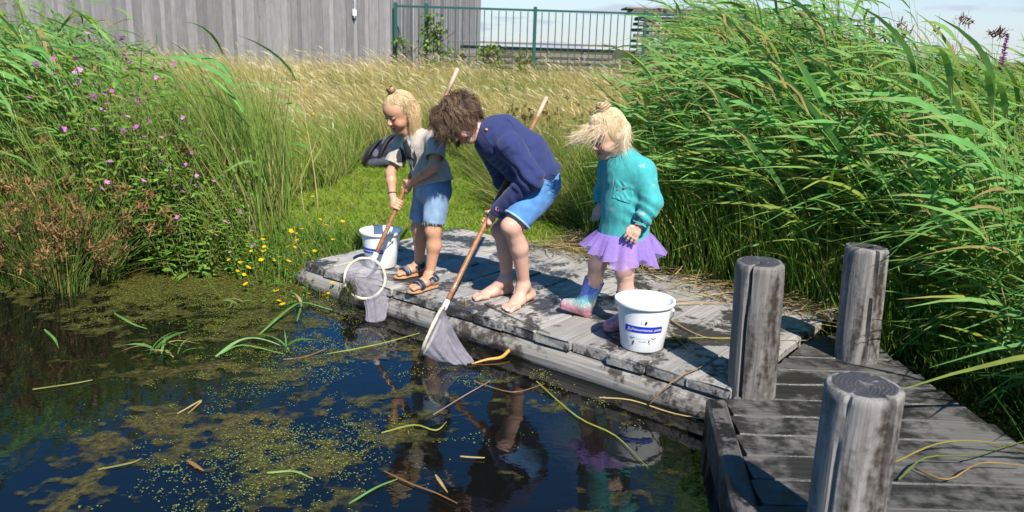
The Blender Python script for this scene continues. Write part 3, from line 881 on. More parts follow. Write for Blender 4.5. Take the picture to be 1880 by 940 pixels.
# ---- reeds -----------------------------------------------------------------
def reed_fields(bx, by, bz, h, nleaf, rng, lean):
    """vectorised reed bed: stems + leaves, all bent by wind from the right"""
    N = len(bx)
    S = 7
    t = np.linspace(0, 1, S)
    ln = lean * rng.uniform(0.5, 1.35, N)
    side = rng.normal(0, 0.10, N)
    path = np.zeros((N, S, 3))
    path[..., 0] = bx[:, None] - (ln * h)[:, None] * t ** 1.7
    path[..., 1] = by[:, None] + (side * h)[:, None] * t
    path[..., 2] = bz[:, None] + h[:, None] * t * (1 - 0.10 * ln[:, None] * t)
    rad = np.interp(t, [0, 1], [0.0042, 0.0012])[None] * rng.uniform(0.8, 1.2, N)[:, None]
    V, Q = tubes(path, rad, 3, caps=False)
    cs = np.where(rng.uniform(0, 1, N)[:, None] < 0.25, A([0.40, 0.32, 0.14]), A([0.15, 0.22, 0.05])) * rng.uniform(0.7, 1.2, (N, 1))
    C = np.repeat(cs, S * 3, 0)
    # leaves
    f = (np.arange(nleaf) + 0.5) / nleaf
    fr = 0.24 + 0.76 * f[None] + rng.uniform(-.03, .03, (N, nleaf))
    fr = np.clip(fr, 0, 1)
    pos = np.stack([np.stack([np.interp(fr[i], t, path[i, :, a_]) for a_ in range(3)], -1) for i in range(N)])
    M = N * nleaf
    base = pos.reshape(-1, 3)
    fl = fr.reshape(-1)
    alt = np.tile(np.where(np.arange(nleaf) % 2 == 0, 1, -1), N)
    d0 = np.stack([rng.normal(-0.60, 0.42, M), alt * rng.uniform(0.05, 0.6, M) + rng.normal(0, 0.2, M), rng.uniform(0.2, 1.15, M)], -1)
    d0 = unit(d0)
    Ls = rng.uniform(0.28, 0.60, M) * np.interp(fl, [0.2, 0.6, 1.0], [0.75, 1.1, 0.72])
    bend = np.stack([rng.uniform(-0.65, 0.0, M), rng.normal(0, 0.18, M), rng.uniform(-0.95, -0.08, M)], -1)
    up = np.stack([rng.normal(0.1, 0.55, M), rng.normal(-0.35, 0.55, M), np.ones(M)], -1)
    sd = unit(np.cross(d0, up))
    V2, Q2, T, I = strips(base, d0, Ls, rng.uniform(0.014, 0.031, M), bend, 5, sd, REEDP(5))
    lc = A([0.160, 0.320, 0.078])[None] * rng.uniform(0.7, 1.3, (M, 1)) * (1 + rng.uniform(-.15, .15, (M, 3)) * A([1.3, .3, .7]))
    yl = rng.uniform(0, 1, M)
    lc = np.where((yl < 0.15)[:, None], A([0.24, 0.30, 0.055]) * rng.uniform(.7, 1.2, (M, 1)), lc)
    lc = np.where((yl > 0.955)[:, None], A([0.40, 0.29, 0.11]) * rng.uniform(.7, 1.1, (M, 1)), lc)
    tb = (rng.uniform(0, 1, M) < 0.16) * rng.uniform(0.4, 1.0, M)
    f2 = (np.clip((T - 0.62) / 0.3, 0, 1) * tb[I])[:, None]
    lcol = lc[I] * (1 - f2) + A([0.36, 0.26, 0.11]) * f2
    return (V, Q, C), (V2, Q2, lcol), (path, cs, V2, Q2, T, I, lc, lcol)
def right_height(x, y):
    h = np.interp(x, [0.9, 1.3, 1.7, 2.1, 2.6, 3.2, 4.2, 5.5], [1.0, 1.2, 1.45, 1.78, 1.88, 1.46, 1.28, 1.28])
    h = h + 0.06 * np.clip(y - 5.5, -1, 4)
    return np.where(y < 4.2, np.minimum(h, 1.45), h)
def right_bed(n, rng, front=False):
    x, y = rng.uniform(0.45, 5.6, n), rng.uniform(1.2, 9.5, n)
    s, o = deck_so(x, y)
    lo = 1.78 if not front else 1.62
    rx = 1.908 + (3.715 - y) * .123
    ok = ((y > 3.9) & (o > lo) & (x > 1.22 + 0.27 * (y - 6))) | ((y <= 4.6) & (x > rx + 0.62))
    if front:
        ok &= ((o < 2.35) & (y > 3.9)) | ((y <= 4.6) & (x < rx + 1.25) & (y > 2.6))
        ok &= (x < y * 0.68)
    return x[ok], y[ok]
rg = np.random.default_rng(5)
x, y = right_bed(4200, rg)
hh = right_height(x, y) * rg.uniform(0.78, 1.06, len(x))
keepn = rg.uniform(0, 1, len(x)) < np.where(y < 3.6, 0.5, np.where(y > 7.5, 0.45, 0.8))
x, y, hh = x[keepn], y[keepn], hh[keepn]
st, lf, _ = reed_fields(x, y, np.minimum(ground_z(x, y), WATER_Z + 0.12), hh + 0.1, 9, rg, 0.25)
mv = cat([st, lf])
tag(link('reed_bed', mesh_np('reed_bed', mv[0], mv[1], M_LEAF, False, mv[2])), 'dense green reed bed swept sideways by the wind on the right', 'reeds', kind='stuff')
x, y = rg.uniform(-5.5, -2.75, 520), rg.uniform(5.35, 8.2, 520)
k = y > 5.35 + 0.5 * np.clip(x + 3.4, 0, 2)
x, y = x[k], y[k]
hh = np.interp(x, [-5, -3.6, -3.0, -2.4], [1.75, 1.68, 1.45, 1.2]) * rg.uniform(0.8, 1.08, len(x))
st, lf, _ = reed_fields(x, y, ground_z(x, y), hh, 9, rg, 0.42)
mv = cat([st, lf])
tag(link('reed_bed', mesh_np('reed_bed', mv[0], mv[1], M_LEAF, False, mv[2])), 'dark green reeds leaning out of the left edge of the picture', 'reeds', kind='stuff')

# single reeds that stand free of the mass: stem + each leaf a part
def reed_proto(h, nleaf, seed, lean):
    r_ = np.random.default_rng(seed)
    _, _, (path, cs, V2, Q2, T, I, lc, lcol) = reed_fields(np.zeros(1), np.zeros(1), np.zeros(1), A([h]), nleaf, r_, lean)
    v, f = one_tube(path[0], np.interp(np.linspace(0, 1, 7), [0, 1], [0.0045, 0.0014]), 6)
    stem = mesh_np('stem', v, f, M_STEM, True, np.repeat(cs, len(v), 0))
    leaves = []
    per = 12
    for i in range(nleaf):
        vv = V2[i * per:(i + 1) * per]
        leaves.append(mesh_np('leaf', vv, Q2[:5], M_LEAF, False, lcol[i * per:(i + 1) * per]))
    return stem, leaves
PROTOS = [reed_proto(1.0, n_, 60 + i, ln_) for i, (n_, ln_) in enumerate([(9, .30), (10, .38), (8, .22), (11, .42), (9, .5), (7, .28)])]
def put_reed(x, y, h, label, group, pi_, rz=0.0, leafs=1.0):
    z = max(float(ground_z(x, y)), WATER_Z - 0.03)
    s = 0.55 + 0.45 * h                                            # leaf size grows less than height
    o = thing('reed', label, 'reed', (x, y, z), rz, group)
    o.scale = (0.5 + 0.5 * h, 0.5 + 0.5 * h, h)
    stem, lv = PROTOS[pi_ % len(PROTOS)]
    link('stem', stem, o)
    for m_ in lv: link('leaf', m_, o)
    return o
x, y = right_bed(3400, rg, True)
for i in range(min(130, len(x))):
    h = float(right_height(x[i], y[i])) * rg.uniform(0.62, 0.98)
    put_reed(x[i], y[i], h, 'single green reed with long wind swept leaves at the front of the right reed bed', 'reeds at the front of the right reed bed', i, rg.normal(0, 0.25))
x, y = rg.uniform(-4.0, -2.7, 30), rg.uniform(5.25, 6.2, 30)
for i in range(26):
    put_reed(x[i], y[i], rg.uniform(1.15, 1.6), 'single green reed leaning left at the front of the left reeds', 'reeds at the front of the left reed bed', i, rg.normal(0, 0.25))
q = P(500, 440); put_reed(q[0], q[1] + 0.1, 1.50, 'tall thin reed bending over the pink flowers beside the lawn', None, 2)
q = P(585, 400); put_reed(q[0], q[1], 1.25, 'slender upright reed rising from the lawn edge left of the backpack', None, 5)
q = P(1325, 590); 

# ---- rushes with brown seed heads
def rush_clump(name, label, cx, cy, nst, h, heads, spread, head_col, lean, group, stem_col=(0.10, 0.17, 0.03), hsz=1.0, seed=0):
    r_ = np.random.default_rng(seed)
    zb = max(float(ground_z(cx, cy)), WATER_Z) - 0.02
    o = thing(name, label, 'rush', (cx, cy, zb), 0, group)
    a = r_.uniform(0, 2 * np.pi, nst); rr = spread * np.sqrt(r_.uniform(0, 1, nst)) * 0.5
    H = h * r_.uniform(0.65 if hsz < 1.3 else 0.35, 1.08, nst)
    t = np.linspace(0, 1, 6)
    out = r_.uniform(0.05, 0.55 if hsz < 1.3 else 0.80, nst) * spread * 2.2
    path = np.zeros((nst, 6, 3))
    path[..., 0] = (cx + rr * np.cos(a))[:, None] + (out * np.cos(a) + lean * h * r_.uniform(.5, 1.3, nst))[:, None] * t ** 1.6
    path[..., 1] = (cy + rr * np.sin(a))[:, None] + (out * np.sin(a))[:, None] * t ** 1.6
    path[..., 2] = zb + H[:, None] * t - (0.25 * out * t[:, None] ** 2).T
    V, Q = tubes(path, np.interp(t, [0, 1], [0.0028, 0.0011])[None] * np.ones((nst, 1)), 3, caps=False)
    cs = vary(nst, stem_col, 0.3, 0.15)
    bt = r_.uniform(0, 1, nst) < 0.25
    cs[bt] = vary(bt.sum(), (0.30, 0.24, 0.08), 0.2)
    part('stems', mesh_np('stems', V, Q, M_GRASS, False, np.repeat(cs, 18, 0)), o)['kind'] = 'stuff'
    for i in range(min(heads, nst)):
        f_ = r_.uniform(0.0, 0.3 if hsz < 1.3 else 1.6); j_ = int(f_); p = path[i, -1 - j_] * (1 - f_ + j_) + path[i, -2 - j_] * (f_ - j_)
        m = 26
        d0 = unit(r_.normal(0, 1, (m, 3)) + A([lean * 1.2, -0.2, 0.5]))
        b0 = p + r_.normal(0, 0.012 * hsz, (m, 3))
        V, Q, T, I = strips(b0, d0, r_.uniform(0.018, 0.042, m) * hsz, r_.uniform(0.006, 0.011, m) * hsz, r_.normal(0, .2, (m, 3)), 1, None, A([1.0, 0.5]))
        hc = vary(m, head_col, 0.35, 0.12)
        part('seed_head', mesh_np('seed_head', V, Q, M_DRY, False, hc[I]), o)
    return o
BROWN = (0.25, 0.145, 0.060)
for i, (px, py, dz, h, nst, hd) in enumerate([(40, 520, 0, 0.85, 150, 44), (115, 535, 0, 0.80, 160, 46), (170, 520, 0.05, 0.78, 130, 36), (70, 480, 0.35, 1.0, 110, 24), (-20, 515, 0.0, 0.85, 130, 30), (230, 490, 0.3, 0.85, 70, 12)]):
    q = P(px, py, WATER_Z)
    rush_clump('rush_clump', ('brown seeded rush clump hanging over the water at the far left', 'drooping rust brown rush clump on the left shore', 'small rush clump with brown heads beside the pink flowered plants', 'tall brown headed rush clump behind the shore rushes', 'rush clump cut off by the left edge', 'sparse rush clump with few brown heads left of the yellow flowers')[i],
               q[0], q[1] + dz, nst, h, hd, 0.30, BROWN, -0.10 + 0.12 * (i % 3), 'brown headed rushes on the left bank', hsz=1.35, seed=200 + i)
for i, (px, py, h, nst, hd) in enumerate([(985, 330, 0.80, 90, 26), (1040, 320, 0.82, 80, 20), (945, 300, 0.7, 50, 14)]):
    q = P(px, py, 0.05)
    rush_clump('rush_clump', ('upright rush clump with dark seed heads behind the navy sweatshirt', 'rush clump with dark heads left of the small girl\'s hair', 'thin rush clump with dark heads in the dry grass')[i], q[0], q[1], nst, h, hd, 0.28, (0.10, 0.055, 0.025), -0.03, 'dark headed rushes in the meadow', (0.17, 0.22, 0.045), 0.8, seed=300 + i)
for i, (px, py, Y) in enumerate([(1735, 60, 6.3), (1690, 70, 6.6), (1790, 95, 5.8), (1850, 120, 5.6), (1655, 110, 6.0), (1712, 120, 5.6), (1760, 130, 5.4)]):
    q = D(px, py, Y)
    rush_clump('rush_clump', ('tall dark seeded stem standing highest against the sky', 'dark seeded stem left of the tallest one against the sky', 'dark seeded stem between the reeds at upper right', 'dark seeded stem at the right edge near the purple spike', 'rust brown seed heads among the upper right reeds', 'rust brown seed heads below the sky at upper right', 'lowest rust brown seed heads among the right reeds')[i], q[0] + 0.05, Y, 7, q[2] + 0.20, 5, 0.22, (0.17, 0.075, 0.045), -0.05, 'seeded stems among the right reeds', (0.05, 0.08, 0.03), 1.25, seed=330 + i)

# ---- willowherb: leafy stems with pink flowers
def flower_mesh(name, r, col, cc, npet, seed):
    r_ = np.random.default_rng(seed)
    a = np.arange(npet) * 2 * np.pi / npet + r_.uniform(0, 1)
    d0 = np.stack([np.cos(a), np.sin(a), np.full(npet, 0.35)], -1)
    V, Q, T, I = strips(np.zeros((npet, 3)), d0, r, r * 0.95, np.tile([0, 0, -0.2], (npet, 1)), 2, np.stack([-np.sin(a), np.cos(a), np.zeros(npet)], -1), A([0.3, 1.0, 0.75]))
    C = vary(npet, col, 0.15, 0.05)[I]
    return mesh_np(name, V, Q, M_PETAL, False, C)
PINK = [flower_mesh('flower', r_, c_, None, 4, i) for i, (r_, c_) in enumerate([(0.015, (0.60, 0.16, 0.48)), (0.012, (0.50, 0.11, 0.40)), (0.016, (0.66, 0.26, 0.56))])]
def willow_proto(seed, h):
    r_ = np.random.default_rng(seed)
    ns = 5
    t = np.linspace(0, 1, 6)
    paths, B, Dd, Ls, Ws = [], [], [], [], []
    tips = []
    for s in range(ns):
        a = r_.uniform(0, 6.28); ou = r_.uniform(0.10, 0.42) * (s > 0)
        hs = h * r_.uniform(0.72, 1.0) if s else h
        p = np.stack([ou * np.cos(a) * t ** 1.3 - 0.08 * h * t ** 2, ou * np.sin(a) * t ** 1.3, hs * t], -1)
        paths.append(p); tips.append((p, hs))
        m = int(21 * hs)
        for k_ in range(m):
            f_ = 0.12 + 0.86 * k_ / m
            bp = A([np.interp(f_, t, p[:, c_]) for c_ in range(3)])
            an = k_ * 2.4 + r_.uniform(-.3, .3)
            for w_ in (0, np.pi):
                B.append(bp); Dd.append((np.cos(an + w_), np.sin(an + w_), r_.uniform(0.1, 0.7))); Ls.append(r_.uniform(0.06, 0.11) * (1.15 - 0.5 * f_)); Ws.append(r_.uniform(0.016, 0.026) * (1.15 - 0.4 * f_))
    V, Q = tubes(A(paths), np.interp(t, [0, 1], [0.0045, 0.0015])[None] * np.ones((ns, 1)), 4)
    stem = mesh_np('stem', V, Q, M_STEM, True, np.tile([[0.14, 0.15, 0.05]], (len(V), 1)))
    m = len(B)
    Dd = unit(A(Dd))
    up = np.tile([0, 0, 1.0], (m, 1)) + r_.normal(0, 0.25, (m, 3))
    V, Q, T, I = strips(A(B), Dd, A(Ls), A(Ws), np.stack([r_.normal(-.1, .1, m), r_.normal(0, .1, m), r_.uniform(-.5, -.1, m)], -1), 3, unit(np.cross(Dd, up)), LANCE(3))
    fol = mesh_np('foliage', V, Q, M_GRASS, False, vary(m, (0.17, 0.30, 0.048), 0.25, 0.15)[I])
    fl = []
    for p, hs in tips:
        for k_ in range(r_.integers(1, 4)):
            f_ = r_.uniform(0.80, 1.0)
            bp = A([np.interp(f_, t, p[:, c_]) for c_ in range(3)]) + r_.normal(0, 0.02, 3) + A([0, 0, 0.012])
            fl.append((bp, r_.integers(0, 3), r_.uniform(0, 6.28), r_.uniform(0.2, 1.2)))
    return stem, fol, fl
WP = [willow_proto(400 + i, 1.0) for i in range(4)]
wspots = [(385, 480, 1.02), (420, 470, 0.78), (345, 478, 1.12), (310, 470, 1.30), (365, 450, 1.18), (285, 470, 1.22), (405, 450, 0.95), (250, 462, 1.42), (200, 455, 1.50), (230, 445, 1.52), (280, 440, 1.48), (165, 450, 1.50), (325, 440, 1.35), (440, 478, 0.55)]
wlab = ['pink flowered willowherb at the waterside, just left of the yellow flowers', 'low pink willowherb nearest the lawn', 'pink willowherb over the straw stalks on the left bank', 'tall pink willowherb at the heart of the left thicket', 'leafy willowherb behind the waterside one', 'willowherb beside the brown rushes', 'bushy willowherb at the right side of the left thicket', 'tall willowherb whose flowers reach the shed wall', 'willowherb with pink heads high in the left reeds', 'willowherb with the topmost pink flowers before the shed', 'high willowherb left of the bending tall reed', 'leftmost tall willowherb among dark reeds', 'willowherb at the back of the left thicket', 'smallest willowherb sprig beside the yellow flowers']
for i, (px, py, h) in enumerate(wspots):
    q = P(px, py, -0.05)
    stem, fol, fl = WP[i % 4]
    o = thing('willowherb', wlab[i], 'wildflower', (q[0], q[1], float(ground_z(q[0], q[1])) - 0.01), random.uniform(-0.5, 0.5), 'pink flowered plants on the left bank')
    o.scale = (0.35 + 0.65 * h, 0.35 + 0.65 * h, h)
    link('stem', stem, o); link('foliage', fol, o)['kind'] = 'stuff'
    for bp, k_, rz, tl in fl: link('flower', PINK[k_], o, bp, (tl, 0, rz))
# a willowherb thicket and pink spots inside the right reeds
for i, (px, py, Y, lab) in enumerate([(1215, 118, 7.3, 'willowherb in front of the tall timber stack, left end of the reeds'), (1290, 100, 7.0, 'willowherb buried in the reeds below the tall timber stack'), (1175, 150, 7.6, 'low willowherb at the left end of the right reeds'), (1620, 60, 6.8, 'willowherb with pink flowers high in the right reeds')]):
    q = D(px, py, Y)
    stem, fol, fl = WP[(i + 1) % 4]
    zb = float(ground_z(q[0], Y))
    o = thing('willowherb', lab, 'wildflower', (q[0] + 0.08, Y, zb), 0.6 * i, 'pink flowered plants in the right reeds')
    hh_ = q[2] - zb
    o.scale = (1.0, 1.0, hh_)
    link('stem', stem, o); link('foliage', fol, o)['kind'] = 'stuff'
    for bp, k_, rz, tl in fl: link('flower', PINK[k_], o, bp, (tl, 0, rz))
# purple loosestrife spike at the right edge
q = D(1850, 62, 5.6)
lo = thing('purple_loosestrife', 'purple flower spike standing against the sky at the right edge', 'wildflower', (q[0], 5.6, -0.15))
H_ = q[2] + 0.15
v, f = one_tube(A([(0, 0, 0), (0.02, 0, H_ * .5), (0, 0, H_)]) + ORG[lo], [0.005, 0.004, 0.002], 6, 3)
part('stem', mesh_np('stem', v, f, M_STEM, True, np.tile([[0.10, 0.06, 0.04]], (len(v), 1))), lo)
m = 220
zz = RNG.uniform(H_ - 0.24, H_, m); aa = RNG.uniform(0, 6.28, m)
rr = 0.012 + 0.02 * (H_ - zz) / 0.24
b0 = np.stack([0 * zz, 0 * zz, zz], -1) + ORG[lo]
V, Q, T, I = strips(b0, unit(np.stack([np.cos(aa), np.sin(aa), np.full(m, .4)], -1)), rr, RNG.uniform(0.006, 0.010, m), np.zeros((m, 3)), 1, None, A([1, .6]))
part('flower_spike', mesh_np('flower_spike', V, Q, M_PETAL, False, vary(m, (0.34, 0.06, 0.34), 0.3)[I]), lo)
m = 60
zz = RNG.uniform(0.3, H_ - 0.25, m); aa = RNG.uniform(0, 6.28, m)
b0 = np.stack([0 * zz, 0 * zz, zz], -1) + ORG[lo]
V, Q, T, I = strips(b0, unit(np.stack([np.cos(aa), np.sin(aa), np.full(m, .5)], -1)), 0.08, 0.016, np.tile([0, 0, -.3], (m, 1)), 2, None, LANCE(2))
part('foliage', mesh_np('foliage', V, Q, M_GRASS, False, vary(m, (0.08, 0.14, 0.03), 0.3)[I]), lo)['kind'] = 'stuff'

# ---- yellow trefoil in the bank grass
YEL = [flower_mesh('flower', r_, (0.80, 0.50, 0.010), None, 5, 30 + i) for i, r_ in enumerate((0.016, 0.019, 0.014))]
def trefoil(px, py, nf, lab, hs=(0.18, 0.42), sp=0.14, group='yellow flowers on the bank by the deck', z0=-0.03):
    q = P(px, py, z0)
    zg = float(ground_z(q[0], q[1]))
    o = thing('yellow_trefoil', lab, 'wildflower', (q[0], q[1], zg), 0, group)
    pts = []; pths = []
    for i in range(nf):
        ax_, ay_ = random.gauss(0, sp), random.gauss(0, sp)
        h = random.uniform(*hs)
        pths.append([(ax_ * 0.4, ay_ * 0.4, 0), (ax_ * 0.8, ay_ * 0.8, h * 0.6), (ax_, ay_, h)])
        pts.append((ax_, ay_, h))
    V, Q = tubes(A(pths), 0.0016, 3, caps=False)
    link('stem', mesh_np('stem', V, Q, M_STEM, False, np.tile([[0.12, 0.20, 0.04]], (len(V), 1))), o)
    m = nf * 14
    b0 = np.stack([RNG.normal(0, sp, m), RNG.normal(0, sp, m), RNG.uniform(0.02, hs[1] * 0.85, m)], -1)
    d0 = unit(RNG.normal(0, 1, (m, 3)) * A([1, 1, 0.5]))
    V, Q, T, I = strips(b0, d0, RNG.uniform(0.015, 0.032, m), RNG.uniform(0.010, 0.016, m), np.tile([0, 0, -.2], (m, 1)), 2, None, LANCE(2))
    link('foliage', mesh_np('foliage', V, Q, M_GRASS, False, vary(m, (0.10, 0.24, 0.025), 0.25)[I]), o)['kind'] = 'stuff'
    for p in pts:
        fo = link('flower', random.choice(YEL), o, p, (random.uniform(-.6, .9), random.uniform(-.5, .5), random.uniform(0, 6)))
    return o
for px, py, nf, lab in [(545, 508, 22, 'yellow flowers spilling over the deck corner by the water'), (500, 490, 24, 'thick patch of yellow flowers left of the deck corner'), (470, 470, 17, 'yellow flowers on the bank in front of the long grass'),
                        (520, 462, 16, 'yellow flowers just behind the deck corner'), (440, 450, 7, 'loose yellow flowers below the pink willowherb'), (560, 470, 7, 'yellow flowers against the left end of the deck'),
                        (450, 420, 6, 'scattered yellow flowers in the grass above the main patch'), (500, 415, 5, 'few yellow flowers between bank and lawn')]:
    trefoil(px, py, nf, lab)
for px, py, nf, lab in [(560, 290, 5, 'yellow flowers in the long grass left of the backpack'), (640, 215, 6, 'yellow flowers in the meadow left of the bun haired child'), (575, 225, 5, 'yellow flowers in the green tussock of the meadow'), (450, 300, 4, 'yellow flowers behind the pink willowherb')]:
    trefoil(px, py, nf, lab, (0.30, 0.55), 0.25, 'yellow flowers in the meadow', 0.1)

# ---- dry straw stalks standing on the left bank
def dry_stalk(pts, r0, lab, group=None, name='dry_reed_stalk', col=(0.48, 0.38, 0.20), sub=4, leaf=None):
    pts = A(pts, float)
    o = thing(name, lab, 'reed stalk', pts[0], 0, group)
    v, f = one_tube(pts, np.linspace(r0, r0 * 0.55, len(pts)), 6, sub)
    part('stalk', mesh_np('stalk', v, f, M_DRY, True, np.tile([col], (len(v), 1)) * RNG.uniform(0.75, 1.15, (len(v), 1))), o)
    if leaf:
        for (k_, dv, L_, w_) in leaf:
            V, Q, T, I = strips(pts[k_][None], unit(A(dv, float))[None], L_, w_, A([[0.0, 0.0, -0.5]]), 4, None, REEDP(4))
            part('leaf', mesh_np('leaf', V, Q, M_DRY, False, np.tile([col], (len(V), 1))), o)
    return o
for i, (x0_, y0_, x1_, y1_, Y0) in enumerate([(395, 475, 375, 255, 5.75), (355, 480, 335, 300, 5.7), (530, 470, 500, 290, 5.9), (560, 400, 553, 300, 6.6), (467, 500, 455, 330, 5.5), (190, 500, 245, 385, 5.6), (300, 490, 330, 380, 5.5), (245, 505, 265, 320, 5.45), (500, 430, 520, 270, 6.4), (430, 420, 410, 250, 6.5), (275, 500, 225, 330, 5.5), (215, 505, 180, 360, 5.45)]):
    a_, b_ = D(x0_, y0_, Y0), D(x1_, y1_, Y0 + 0.1)
    a_[2] = min(a_[2], float(ground_z(a_[0], a_[1])))
    mid = (a_ + b_) / 2 + A([random.uniform(-.03, .03), 0, 0])
    dry_stalk([a_, mid, b_], 0.0042, 'bare straw coloured stalk standing among the left bank plants', 'straw stalks on the left bank')

# ---- climbers on the fence
M_VINE = m_leaf('climber_leaf', 0.3, 0.5, 0.3)
def climber(x, y, zt, w, n, lab, col):
    zb = float(ground_z(x, y))
    o = thing('climbing_plant', lab, 'climber', (x, y, zb))
    pths = [[(random.gauss(0, w * .3), 0, 0), (random.gauss(0, w * .4), random.gauss(0, .05), (zt - zb) * .5), (random.gauss(0, w * .4), random.gauss(0, .05), (zt - zb) * random.uniform(.7, 1))] for _ in range(7)]
    V, Q = tubes(A(pths), 0.008, 4)
    link('stem', mesh_np('stem', V, Q, M_STEM, False, np.tile([[0.10, 0.08, 0.05]], (len(V), 1))), o)
    zz = RNG.uniform(0, 1, n) ** 0.9
    b0 = np.stack([RNG.normal(0, w * 0.42, n) * (1.15 - 0.75 * zz), RNG.normal(-0.03, 0.10, n), zz * (zt - zb)], -1)
    kp = fbm(b0[:, 0] * 5 + 50, b0[:, 2] * 5, 3, 3) > 0.40
    b0 = b0[kp]; n = len(b0)
    V, Q, T, I = strips(b0, unit(RNG.normal(0, 1, (n, 3)) + A([-.2, -.3, 0])), RNG.uniform(0.05, 0.10, n), RNG.uniform(0.04, 0.075, n), np.tile([0, 0, -.2], (n, 1)), 2, None, LANCE(2))
    link('foliage', mesh_np('foliage', V, Q, M_VINE, False, vary(n, col, 0.35, 0.2)[I]), o)['kind'] = 'stuff'
for px, Y, zt, w, n, lab in [(795, 17.9, 2.05, 0.55, 900, 'bushy green climber on the fence beside the shed corner'), (735, 17.9, 1.5, 0.30, 260, 'small climber at the foot of the first fence post'), (835, 17.9, 1.35, 0.45, 420, 'low climber right of the bushy one on the fence'), (905, 17.9, 1.45, 0.60, 560, 'green climber in front of the low timber stack'), (965, 17.9, 1.35, 0.4, 320, 'sparse climber beside the middle fence post')]:
    x = D(px, 60, Y)[0]
    climber(x, Y, zt, w, n, lab, (0.14, 0.22, 0.035) if px < 820 else (0.17, 0.22, 0.035))
